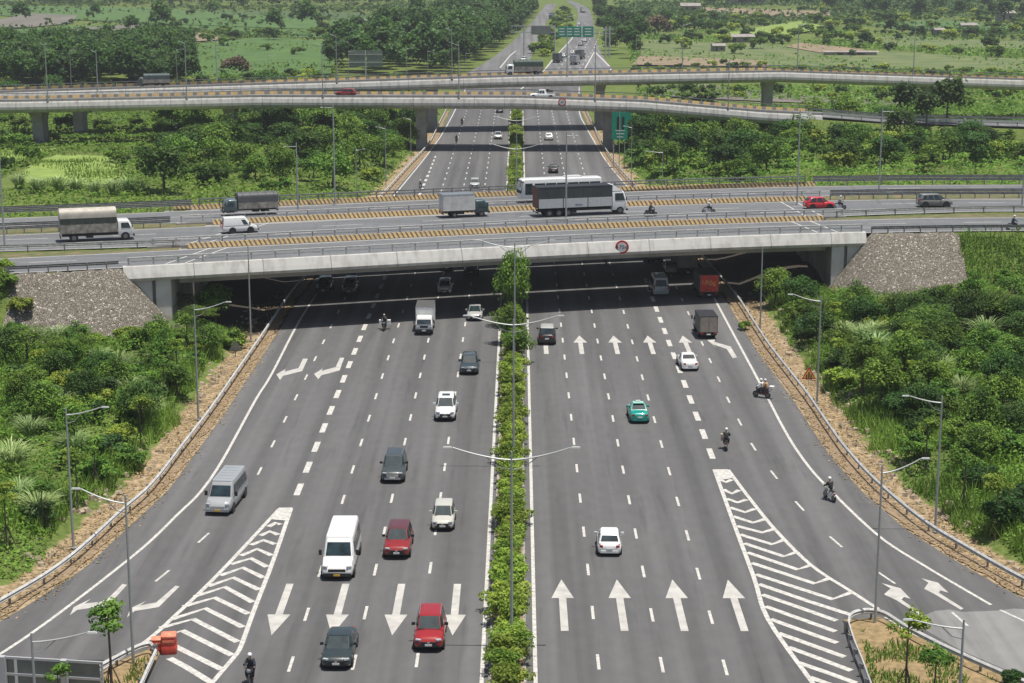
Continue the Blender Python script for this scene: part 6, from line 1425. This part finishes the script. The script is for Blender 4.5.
for i, (px, py, s, lb) in enumerate(((12, 472, 1.1, 'drooping reed clump at the left picture edge, upper one'), (40, 522, 1.05, 'spiky reed clump behind the left lamp foot at the picture edge'), (58, 352, 1.2, 'pale reed clump below the feathery trees on the left'), (150, 420, .95, 'reed clump among small trees left of the gutter'), (118, 378, 1.1, 'pale reed clump below the left stone slope'), (100, 368, .9, 'smaller pale reed clump below the left stone slope'), (30, 440, .9, 'reed clump above the two at the left edge'), (875, 360, 1.25, 'pale drooping reed clump right of the warning sign'), (985, 345, 1.3, 'large pale reed clump near the right edge'), (945, 340, 1.2, 'pale reed clump left of the large one near the right edge'), (1015, 365, 1.1, 'reed clump cut by the right edge'), (905, 345, 1.0, 'reed clump below the right stone slope'), (872, 340, .9, 'yellowish reed clump right of the right stone slope top'), (965, 322, 1.1, 'reed clump at the foot of the right embankment'), (1010, 325, 1.2, 'reed clump highest at the right edge'), (840, 372, .8, 'small reed clump by the dark bushes'))):
    x, y = atg(px, py); put('reed%d' % (i % 3), x, y, None, i*1.3, s, lb, 'reed clumps on the banks')
for i, (px, py, s, lb) in enumerate(((28, 372, 1.15, 'feathery spreading tree at the left edge below the stone slope'), (72, 366, .9, 'feathery spreading tree right of the one at the left edge'), (930, 350, 1.2, 'wide feathery tree at the foot of the right stone slope'), (1000, 330, 1.25, 'wide feathery tree on the embankment foot at the right edge'))):
    x, y = atg(px, py); put('feather%d' % (i % 2), x, y, None, i*2., s, lb, 'feathery trees')
for i, (px, py, s, lb) in enumerate(((112, 700, 1.35, 'round-crowned young tree on the left gore island beside the barrels'), (905, 700, 1.22, 'taller young tree on the right gore island'), (933, 722, 1.05, 'shorter young tree right of the taller one on the right gore island'), (8, 556, 1.15, 'staked young tree at the left edge'), (44, 536, .9, 'staked young tree behind the spiky reeds'), (78, 512, 1.1, 'staked young tree beside the left lamp pole'), (96, 492, 1.0, 'young tree right of the left lamp pole'), (141, 450, 1.1, 'young tree with dark stem beside the left gutter'), (165, 405, 1.0, 'young tree halfway up the left gutter'), (178, 388, 1.0, 'young tree above the halfway one along the left gutter'), (188, 362, 1.0, 'young tree near the lamp left of the turn arrows'), (840, 385, 1.05, 'young tree right of the warning sign'), (872, 400, 1.1, 'young tree between the warning sign and the tall right lamp'), (925, 478, 1.1, 'young tree left of the tall right lamp'), (963, 515, 1.1, 'young tree right of the tall right lamp'), (832, 352, 1.0, 'young tree behind the lamp by the warning sign'), (806, 338, 1.0, 'young tree in front of the right abutment'), (995, 540, 1.1, 'young tree near the right edge above the guardrail'), (60, 720, .75, 'low leafy young tree in front of the grey sign boards'))):
    x, y = at(px, py); gp = 'young planted trees'; put('young%d' % (i % 2), x, y, None if i not in (0, 1, 2, 18) else .1, i, s, lb, gp)
x, y = at(1015, 690); put('bush3', x, y, .1, 0, .6, 'dark bush cut by the bottom right corner')
for px, py, k, s, lb in ((216, 330, 'tree2', .95, 'pale green tree before the left abutment'), (196, 342, 'feather0', .75, 'spreading tree left of the one before the left abutment'), (232, 348, 'bush1', 1.1, 'bush before the left abutment at the gutter'), (178, 330, 'feather1', .8, 'spreading tree before the left wing wall'), (775, 308, 'tree2', .95, 'pale green tree before the right abutment, nearest the highway'), (800, 318, 'tree1', .9, 'darker tree before the right abutment'), (822, 330, 'feather1', .8, 'spreading tree before the right wing wall'), (745, 330, 'bush0', .6, 'low bush behind the right guardrail before the underpass')):
    x, y = at(px, py); put(k, x, y, None, 1, s, lb)
for px, py in ((985, 262), (1005, 254), (1020, 268), (985, 300), (1000, 295), (1020, 290)):
    x, y = atg(px, py)
    if y > float(fr(x))-1.5: y = float(fr(x))-2
    put('bush%d' % (px % 4), x, y, None, px, .8, {985: 'bush on the right embankment nearest the stone slope', 1005: 'topmost bush on the right embankment', 1020: 'bush cut by the right edge on the embankment', 1000: 'low bush at the foot of the right embankment'}.get(px, 'bush') if (px, py) not in ((985, 300), (1020, 290)) else {985: 'bush just below the stone slope corner on the right', 1020: 'lowest embankment bush cut by the right edge'}[px], 'bushes on the right embankment')
for px, py in ((5, 285), (12, 305), (22, 330)):
    x, y = atg(px, py)
    if y > float(fr(x))-1.5: y = float(fr(x))-2
    put('bush%d' % (px % 4), x, y, None, px, 1.0, {5: 'topmost bush at the left edge beside the stone slope', 12: 'middle bush at the left edge beside the stone slope', 22: 'lowest bush beside the left stone slope'}[px], 'bushes on the left embankment')

# --- middle distance between overpass and flyovers
LM = [(0, 205), (330, 205), (378, 195), (405, 165), (425, 140), (432, 118), (0, 128)]
RM = [(622, 150), (655, 195), (1024, 190), (1024, 150), (900, 135), (800, 140), (610, 118)]
for i in range(3): plant('mid%d' % i, 'bush', [('foliage', crown('bush_leaves', (LF, LD_, LY)[i], 2.6, 2.5, 1.7, -.2, 22, 1500, .42, 180+i, asp=.65))], 'bush')
for i in range(3): plant('midtree%d' % i, 'tree', [('crown', crown('tree_leaves', (LF, LD_, LF)[i], 3.3, 3.3, 3.2, .4, 28, 1900, .48, 190+i, asp=.65, hollow=.4)), ('trunk', trunk_mesh(4, .16, 6, 50+i, 5.5, spread=2.2))], 'tree')
YF = [at(*p) for p in ((10, 198), (60, 163), (112, 165), (125, 190), (120, 203), (20, 203))]
def mid(px, n, mind, seed, kinds, label, group, s0, s1, avoid=None):
    for x, y in scatter(px, n, mind, seed):
        if gl(y)-3.5 < x < gr(y)+3.5 or (avoid and inpoly(x, y, avoid)): continue
        if abs(y-(float(fly(F2, x)[0])-FLW/2)) < 9 and x > 55: continue
        if y < float(fr(x))+FW+5: continue
        kd = rs.choice(kinds); q = rs.uniform(s0, s1); put(kd, x, y, None, rs.uniform(0, 6.3), q, lbl(kd, x, y, q, 'tree' if 'tree' in kd else 'shrub'), group, rs.uniform(.85, 1.2))
far([(425, 80), (474, 70), (500, 50), (522, 33), (538, 14), (528, 8), (500, 26), (470, 46), (400, 74)], 110, 4.2, 41, ['wood0', 'wood1', 'wood2'], '', '', .7, 1.05) if 0 else None
mid(LM, 80, 5.0, 11, ['mid0', 'mid1', 'mid2', 'mid0'], 'bushy shrub in the green belt left of the far highway', 'shrubs left of the far highway', .7, 1.3, YF)
mid([(150, 190), (330, 200), (410, 160), (425, 130), (160, 130)], 70, 5.0, 12, ['midtree0', 'midtree1', 'midtree2'], 'leafy tree in the green belt left of the far highway', 'trees left of the far highway', .65, 1.1)
mid(RM, 90, 4.6, 13, ['mid0', 'mid1', 'mid0', 'mid2'], 'bushy shrub in the green belt right of the far highway', 'shrubs right of the far highway', .8, 1.4)
mid([(640, 190), (870, 185), (1024, 180), (1024, 140), (620, 125)], 60, 5.5, 14, ['midtree0', 'midtree1', 'midtree2', 'midtree1'], 'leafy tree in the green belt right of the far highway', 'trees right of the far highway', .7, 1.15)
for px, py, k, s, lb in ((165, 205, 'midtree1', 1.35, 'dark spreading tree right of the bright yellow-green field'), (905, 148, 'wood0', .72, 'left one of the two dark tall trees before the low ramp on the right'), (945, 150, 'wood2', .88, 'right one of the two dark tall trees before the low ramp on the right'), (925, 152, 'wood0', .62, 'lower dark tree between the two tall ones before the low ramp'), (231, 166, 'midtree2', 1.3, 'leafy tree hiding the third flyover pier from the left'), (214, 172, 'midtree0', 1.1, 'leafy tree left of the one hiding the third flyover pier'), (785, 155, 'midtree1', 1.0, 'dark tree left of the low ramp end'), (700, 100, 'mid0', 1.2, 'round bush between the two flyovers on the right')):
    x, y = at(px, py); put(k, x, y, None, 0, s, lb)
for px, py in ((20, 208), (40, 212), (60, 210), (78, 208), (115, 208), (130, 206), (140, 207), (95, 211)):
    x, y = at(px, py); put('farreed', x, max(y, float(fr(x))+FW+4), None, px, rs.uniform(.9, 1.2), '%s reed clump along the front of the bright rice field' % {20: 'leftmost', 40: 'second', 60: 'third', 78: 'fourth', 95: 'fifth', 115: 'sixth', 130: 'seventh', 140: 'rightmost'}[px], 'reeds before the bright field')

# --- beyond the flyovers
MASS = {'woodland': [], 'scrub': []}
def far(px, n, mind, seed, kinds, label, group, s0, s1):
    for x, y in scatter(px, n, mind, seed, 60):
        kd = rs.choice(kinds); MASS['woodland' if kd.startswith(('wood', 'midtree')) else 'scrub'].append((kd, x, y, rs.uniform(0, 6.3), rs.uniform(s0, s1), rs.uniform(.85, 1.2)))
def merge_mass(nm, label):
    Q = []; T = []; MI = []; mats = []; cache = {}
    for kd, x, y, rz, sc, zz in MASS[nm]:
        if kd not in cache:
            me = PROTO[kd][1][0][1]; co = np.empty(len(me.vertices)*3, np.float32); me.vertices.foreach_get('co', co); ti = np.empty(len(me.polygons), np.float32); me.attributes['tint'].data.foreach_get('value', ti)
            if me.materials[0] not in mats: mats.append(me.materials[0])
            cache[kd] = (co.reshape(-1, 4, 3), ti, mats.index(me.materials[0]))
        q, ti, mi = cache[kd]; c, s_ = math.cos(rz), math.sin(rz); R = np.array([[c, -s_, 0], [s_, c, 0], [0, 0, zz]])*sc
        Q.append(q@R.T+np.array([x, y, -.06])); T.append(ti+rs.uniform(-.18, .18)); MI.append(np.full(len(ti), mi, np.int32))
    me = quads_mesh(nm, np.concatenate(Q), np.concatenate(T), mats[0])
    for m_ in mats[1:]: me.materials.append(m_)
    me.polygons.foreach_set('material_index', np.concatenate(MI)); o = obj(nm, me); tag(o, label, 'woods' if nm == 'woodland' else 'scrub', kind='stuff')
far([(0, 62), (60, 58), (190, 55), (192, 84), (190, 90), (0, 92)], 300, 3.6, 21, ['wood0', 'wood1', 'wood2', 'wood2'], '', '', .75, 1.0)
far([(330, 78), (420, 76), (474, 66), (500, 46), (520, 30), (535, 12), (500, 6), (430, 22), (380, 40), (328, 62)], 260, 5.0, 22, ['wood0', 'wood1', 'wood2', 'wood3'], '', '', .85, 1.3)
far([(425, 80), (470, 71), (497, 50), (519, 33), (535, 14), (528, 8), (500, 26), (470, 46), (400, 74)], 110, 4.2, 41, ['wood0', 'wood1', 'wood2'], '', '', .7, 1.05)
far([(527, 62), (544, 62), (568, 30), (572, 12), (562, 10), (552, 22), (540, 40)], 34, 6, 23, ['far0', 'far2', 'far1'], 'bush on the strip between the distant carriageways', 'bushes between the distant carriageways', .9, 1.7)
far([(606, 55), (645, 64), (640, 45), (625, 25), (600, 8), (594, 14), (600, 35)], 40, 7, 24, ['wood1', 'wood2', 'wood0'], 'tall tree right of the distant highway', 'trees right of the distant highway', .55, .95)
far([(0, 6), (420, 6), (420, 2), (0, 2)], 110, 14, 25, ['wood0', 'wood2'], 'dark tree on the skyline row at the top left', 'tree row at the top left', .8, 1.2)
far([(700, 8), (1024, 30), (1024, 3), (700, 2)], 45, 22, 26, ['wood0', 'wood2', 'wood3'], 'dark distant tree at the top right', 'distant trees at the top right', .8, 1.2)
far([(195, 66), (325, 74), (325, 14), (150, 14)], 36, 12, 27, ['far1', 'far0'], 'bush scattered over the fields behind the left flyover', 'bushes in the left fields', .8, 1.8)
far([(650, 62), (1024, 66), (1024, 20), (660, 20)], 95, 10, 28, ['far1', 'far0', 'far2', 'far1'], 'bush scattered over the fields behind the right flyover', 'bushes in the right fields', .8, 2.0)
far([(640, 38), (720, 40), (720, 24), (640, 22)], 16, 10, 29, ['wood1', 'far0'], 'tree behind the beige field at the right', 'trees behind the beige field', .5, .8)
far([(620, 112), (760, 98), (1024, 112), (1024, 96), (640, 88)], 38, 6, 30, ['far0', 'far1', 'far2'], 'bush between the two flyovers on the right', 'bushes between the flyovers on the right', .7, 1.2)
far([(0, 118), (400, 116), (400, 98), (0, 100)], 44, 7, 31, ['far0', 'far1', 'midtree0', 'midtree1'], 'bush or tree under the flyovers on the left', 'plants under the left flyovers', .8, 1.3)
far([(0, 45), (320, 38), (320, 8), (0, 10)], 36, 18, 32, ['far1', 'far0', 'wood1'], 'bush or tree along the far field edges at the top left', 'plants along the top left field edges', .7, 1.2)
x, y = at(60*0+57, 74); 
for px, py, s, lb in ((57*1+0, 0, 0, None),): pass
x, y = at(235, 76); put('farred', x-0, y, -.06, 0, 1.6, 'reddish-brown bush behind the left flyover'); x, y = at(655, 36); put('farred', x, y, -.06, 0, 2.4, 'brownish dry bush behind the beige field'); x, y = at(640, 37); put('farred', x, y, -.06, 2, 1.9, 'smaller brownish dry bush left of the bigger one')

# low buildings and sheds far away
RF = mat('sheet_roof', (.30, .27, .25), .6, noise=.3, nscale=.5); WLm = mat('plaster_wall', (.26, .24, .215), .9)
WIN = mat('shed_opening', (.03, .03, .03), .8)
for i, (px, py, w, d, h, lb) in enumerate(((172.5*4, 12, 12, 8, 4, 'long pale-roofed shed by the dirt track at the top right'), (430/1, 16, 18, 9, 4, 'wide pale-roofed house behind the wood at the top centre'), (371, 28, 13, 6, 3, 'long low white shed in the fields left of the wood'), (628, 41, 6, 4, 3, 'small brown hut in the beige field'), (718, 52, 5, 4, 2.6, 'small shelter with a light roof beside a tree in the beige field'), (938, 36, 5, 4, 3, 'tiny white hut in the right fields'), (968, 31, 8, 5, 3, 'pale-roofed hut right of the tiny white hut'), (1005, 22, 9, 6, 5, 'white building among dark trees at the top right'), (738, 42, 13, 5, 2.4, 'long dark-walled shed behind the beige field'), (850, 56, 20, 2, 1.6, 'long low wall-like shed behind the farther flyover'), (60, 3, 30, 10, 6, 'pale building at the top left skyline'), (745, 5, 26, 10, 6, 'pale house at the top edge right of centre'))):
    x, y = at(px, py); t = thing('shed', lb, 'building', (x, y, -.06), .1*(i % 3), 'far sheds and houses'); mb = MB(); mb.box((0, 0, h/2), (w, d, h)); wl = mb.build('wall', WLm, t)
    mb = MB(); mb.box((-w*.2, -d/2-.03, h*.4), (w*.12, .1, h*.8)); mb.build('door', WIN, t); mb = MB(); mb.box((w*.2, -d/2-.03, h*.55), (w*.14, .1, h*.35)); mb.build('window', WIN, t)
    mb = MB(); R = [[(a, -d*.62, h), (a, d*.62, h), (a, d*.05, h+d*.22), (a, -d*.05, h+d*.22)] for a in (-w*.54, w*.54)]; mb.loft(R); mb.build('roof', RF, t)

far([(0, 92), (320, 86), (320, 76), (190, 84), (0, 90)], 40, 4, 33, ['far0', 'far1', 'far2'], '', '', .8, 1.3)
far([(620, 76), (1024, 84), (1024, 66), (800, 62), (640, 68)], 60, 5, 34, ['far0', 'far2', 'far1'], '', '', .5, 1.0)
far([(640, 30), (1024, 50), (1024, 8), (840, 8), (640, 14)], 150, 8, 35, ['far0', 'far2', 'far1', 'far0'], '', '', .6, 1.6)
far([(0, 30), (200, 28), (330, 22), (420, 14), (420, 4), (0, 4)], 110, 9, 36, ['far0', 'far2', 'far1'], '', '', .5, 1.0)
merge_mass('woodland', 'distant woods beyond the flyovers and beside the far highway')
merge_mass('scrub', 'distant bushes scattered over the fields beyond the flyovers')
# --- undergrowth: low leaves covering the banks (nobody could count it)
def upright(X, Y, Z, h, w, tint, name, m, rs_):
    n = len(X); u = np.c_[rs_.normal(0, .32, n), rs_.normal(0, .32, n), np.ones(n)]; u /= np.linalg.norm(u, axis=1)[:, None]
    a = rs_.uniform(0, 6.3, n); v = np.c_[np.cos(a), np.sin(a), np.zeros(n)]; hh = (h*rs_.uniform(.5, 1.3, n))[:, None]; P = np.c_[X, Y, Z]
    q = np.stack([P-v*w, P+v*w, P+u*hh+v*w*.25+v*hh*.18, P+u*hh-v*w*.1+v*hh*.18], 1); return quads_mesh(name, q, tint, m)
def cover(name, px_or_poly, n, size, hmax, m, seed, label, keep=None, world=False, asp=.6, zmin=0.02, infield=False):
    W_ = px_or_poly if world else [at(*p) for p in px_or_poly]; rs_ = np.random.RandomState(seed)
    x0, x1 = min(p[0] for p in W_), max(p[0] for p in W_); y0, y1 = min(p[1] for p in W_), max(p[1] for p in W_)
    X = rs_.uniform(x0, x1, n); Y = rs_.uniform(y0, y1, n)
    c = np.zeros(n, bool); j = len(W_)-1
    for i in range(len(W_)):
        with np.errstate(divide='ignore', invalid='ignore'):
            t = ((W_[i][1] > Y) != (W_[j][1] > Y)) & (X < (W_[j][0]-W_[i][0])*(Y-W_[i][1])/(W_[j][1]-W_[i][1]+1e-9)+W_[i][0])
        c ^= t; j = i
    L = np.interp(Y, [p[0] for p in GL], [p[1] for p in GL]); R = np.interp(Y, [p[0] for p in GR], [p[1] for p in GR])
    d = np.maximum(L-X, X-R); c &= d > (2.0 if size < .5 else .8)+2.2*_vn(X, Y, 3, 7)
    f = fr(X); c &= ~((Y > f-.6) & (Y < f+FW+.8))
    e = emb(X, Y); onst = (e > .9) & (Y < f) & (((X > -53) & (X < -30)) | ((X < 52.5) & (X > 30))); c &= ~onst
    if keep is not None: c &= keep(X, Y)
    if not infield and (Y.max() > 480 or W_[0][0] < 0):
        ii = np.nonzero(c & (Y > 280))[0]; c[ii] = [(not infields(X[i], Y[i])) or (Y[i] > 470 and rs_.rand() < .16) for i in ii]
    X, Y = X[c], Y[c]; n = len(X)
    mound = _vn(X, Y, 3.2, 21)*.65+_vn(X, Y, 1.1, 23)*.35
    dd = np.clip((np.maximum(np.interp(Y, [p[0] for p in GL], [p[1] for p in GL])-X, X-np.interp(Y, [p[0] for p in GR], [p[1] for p in GR]))-2.2)/5, .12, 1)
    Z = hgt(X, Y)+hmax*mound*dd*rs_.uniform(.35, 1, n)**.7+zmin
    tint = np.clip(.12+.62*_vn(X, Y, 4.5, 31)+.3*_vn(X, Y, 1.3, 33)+rs_.normal(0, .12, n), 0, 1)
    o = obj(name, upright(X, Y, hgt(X, Y)-.05, hmax, size, tint, name, m, rs_) if name in ('grass', 'tall_weeds') else cards(np.c_[X, Y, Z], size, np.tile([0, 0, .9], (n, 1)), tint, name, m, asp, rs_)); tag(o, label, 'undergrowth', kind='stuff'); return o
LP = [(-28, 60), (-28, 215), (-75, 215), (-75, 60)]; RP = [(25, 60), (25, 215), (75, 215), (75, 60)]
cover('undergrowth', [(-27, 85), (-27, 200), (-78, 200), (-78, 85)], 130000, .29, 2.2, LF, 1, 'dense low creepers and leaves covering the left roadside bank', world=True)
cover('undergrowth', [(26, 85), (26, 212), (80, 212), (80, 85)], 130000, .29, 2.2, LF, 2, 'dense low creepers and leaves covering the right roadside bank', world=True)
cover('grass', [(-27, 85), (-27, 200), (-78, 200), (-78, 85)], 130000, .06, 1.25, LG, 3, 'light green tall grass between the bushes of the left bank', world=True, asp=.2, keep=lambda X, Y: _vn(X, Y, 7, 41) > .34)
cover('grass', [(26, 85), (26, 212), (80, 212), (80, 85)], 130000, .06, 1.25, LG, 4, 'light green tall grass between the bushes of the right bank', world=True, asp=.2, keep=lambda X, Y: _vn(X, Y, 7, 42) > .34)
cover('undergrowth', [(-19, 235), (-19, 470), (-150, 470), (-110, 235)], 95000, .62, 1.6, LF, 5, 'mid-distance scrub left of the far highway', world=True, keep=lambda X, Y: np.array([not inpoly(a, b, YF) for a, b in zip(X, Y)]) & (_vn(X, Y, 16, 51) > .18))
cover('undergrowth', [(17, 235), (17, 470), (150, 470), (110, 235)], 95000, .62, 1.8, LF, 6, 'mid-distance scrub right of the far highway', world=True, keep=lambda X, Y: ~((X > 56) & (np.abs(Y-374) < 9)))
for W_, n_, sz, hm_, m_, sd, lb, kp in (([(-24, 470), (-24, 900), (-300, 900), (-190, 470)], 70000, 1.25, 2.2, LF, 61, 'patchy scrub over the fields beyond the left flyover', lambda X, Y: _vn(X, Y, 45, 3) > .45),
        ([(30, 440), (52, 900), (300, 900), (170, 440)], 70000, 1.2, 1.8, LF, 62, 'patchy scrub over the fields beyond the right flyover', lambda X, Y: (_vn(X, Y, 38, 4) > .42)),
        ([(60, 800), (80, 2000), (700, 2000), (300, 800)], 60000, 2.6, 4.0, LD_, 63, 'distant scrub at the top right', lambda X, Y: _vn(X, Y, 80, 6) > .4),
        ([(0, 800), (20, 2000), (-700, 2000), (-300, 800)], 60000, 2.6, 4.0, LD_, 64, 'distant scrub at the top left', lambda X, Y: _vn(X, Y, 80, 8) > .42)):
    cover('undergrowth', W_, n_, sz, hm_, m_, sd, lb, world=True, keep=kp, asp=.7)
rs_ = np.random.RandomState(77); n = 18000; Y = rs_.uniform(88, 215, n); sd = rs_.rand(n) < .5
Lg = np.interp(Y, [p[0] for p in GL], [p[1] for p in GL]); Rg = np.interp(Y, [p[0] for p in GR], [p[1] for p in GR]); o_ = rs_.uniform(-1.9, 2.6, n)
X = np.where(sd, Lg-o_, Rg+o_); Z = np.maximum(hgt(X, Y), .0)+.03+rs_.uniform(0, .06, n); c = (_vn(X, Y, 1.2, 61) > .35) & ((o_ > -1.2) | (rs_.rand(n) < .3))
LLM = leaf_mat('fallen_leaves', (.12, .07, .03), (.42, .30, .15), .0)
tag(obj('leaf_litter', cards(np.c_[X, Y, Z][c], .2, np.tile([0, 0, 2.5], (int(c.sum()), 1)), rs_.uniform(0, 1, int(c.sum())), 'leaf_litter', LLM, .6, rs_)), 'brown fallen leaves blown along both guardrails', 'leaf litter', kind='stuff')
for i, (px, py) in enumerate(((20, 505), (75, 455), (130, 400), (165, 372), (205, 352), (62, 415), (940, 378), (905, 372), (975, 375), (1000, 392), (860, 345), (925, 330), (845, 340), (1018, 420), (960, 400))):
    x, y = atg(px, py); put('reed%d' % (i % 3), x, y, None, i*2.1, .85+.05*(i % 4), ['small grassy reed tuft at the left edge', 'grassy reed tuft near the left lamp head', 'grassy reed tuft by the upper gutter trees', 'grassy reed tuft left of the turn-arrow lamp', 'grassy reed tuft by the grey triangular sign', 'grassy reed tuft above the left lamp', 'pale grassy tuft up from the tall right lamp', 'pale grassy tuft left of the one up from the tall lamp', 'pale grassy tuft below the large pale reeds', 'pale grassy tuft near the right edge above the lamp', 'pale grassy tuft left of the drooping reeds', 'pale grassy tuft before the wide feathery tree', 'pale grassy tuft behind the warning sign lamp', 'pale grassy tuft cut by the right edge, lowest one', 'pale grassy tuft right of the tall right lamp head'][i], 'grassy tufts on the banks')
NF = [W_ for W_ in FIELDS if W_[0][1] < 470]
cover('tall_weeds', [(-130, 270), (-40, 270), (-40, 420), (-160, 420)], 60000, .16, .8, LG, 91, 'loose weeds growing through the bright fields', world=True, asp=.3, keep=lambda X, Y: np.array([any(inpoly(a, b, W_) for W_ in NF) for a, b in zip(X, Y)]) & (_vn(X, Y, 5, 71) > .42), zmin=.15, infield=True)
# rubble at the foot of the banks
RUB = mat('pale_rubble', (.42, .35, .26), .95, noise=.4, nscale=3, col2=(.24, .19, .13)); rr_ = random.Random(9); mb = MB()
for k in range(900):
    y_ = rr_.uniform(90, 208); sd_ = rr_.random() < .5; o2 = rr_.uniform(1.6, 4.2); x_ = gl(y_)-o2 if sd_ else gr(y_)+o2
    if float(_vn(np.array([x_]), np.array([y_]), 3.5, 63)[0]) < .45: continue
    q_ = rr_.choice((.12, .16, .22, .35)); mb.box((x_, y_, float(hgt(x_, y_))+q_*.25), (q_*2*rr_.uniform(.6, 1.2), q_*1.6, q_*rr_.uniform(.6, 1.3)), rr_.uniform(0, 3), 0, rr_.uniform(-.5, .5), taper=(.6, .7))
tag(mb.build('rubble', RUB), 'pale rubble scattered on the soil banks behind both guardrails', 'rubble', kind='stuff')
# island grass tufts
for nm, W_, sd, lb in (('grass', [at(*p) for p in ((862, 632), (905, 645), (960, 662), (1024, 700), (870, 700))], 7, 'sparse grass on the right gore island'), ('grass', [at(*p) for p in ((150, 660), (120, 670), (60, 700), (135, 720))], 8, 'sparse dry grass on the left gore island')):
    rs_ = np.random.RandomState(sd); n = 16000; X = rs_.uniform(17, 34, n)*(1 if sd == 7 else -1); Y = rs_.uniform(88, 108, n); c = np.array([inpoly(a, b, W_) for a, b in zip(X, Y)]) & (_vn(X, Y, 1.6, 5) > .38); X, Y = X[c], Y[c]
    o = obj('grass', upright(X, Y, np.full(len(X), .08), .38, .05, rs_.uniform(0, .8, len(X)), 'grass', LG, rs_)); tag(o, lb, 'grass', kind='stuff')

# ------------------------------------------------------------ haze: one closed box of thin even air round everything
hb = MB(); hb.box((0, 4900, 55), (7600, 10800, 116)); hm = bpy.data.materials.new('haze'); hm.use_nodes = True
n_ = hm.node_tree; n_.nodes.remove(n_.nodes['Principled BSDF']); pv = n_.nodes.new('ShaderNodeVolumePrincipled')
pv.inputs['Color'].default_value = (.90, .94, 1.0, 1); pv.inputs['Density'].default_value = 0.00014; pv.inputs['Anisotropy'].default_value = .2
n_.links.new(pv.outputs[0], n_.nodes['Material Output'].inputs['Volume'])
hz = hb.build('haze', hm); tag(hz, 'thin pale summer haze over the whole landscape', 'haze', kind='stuff')
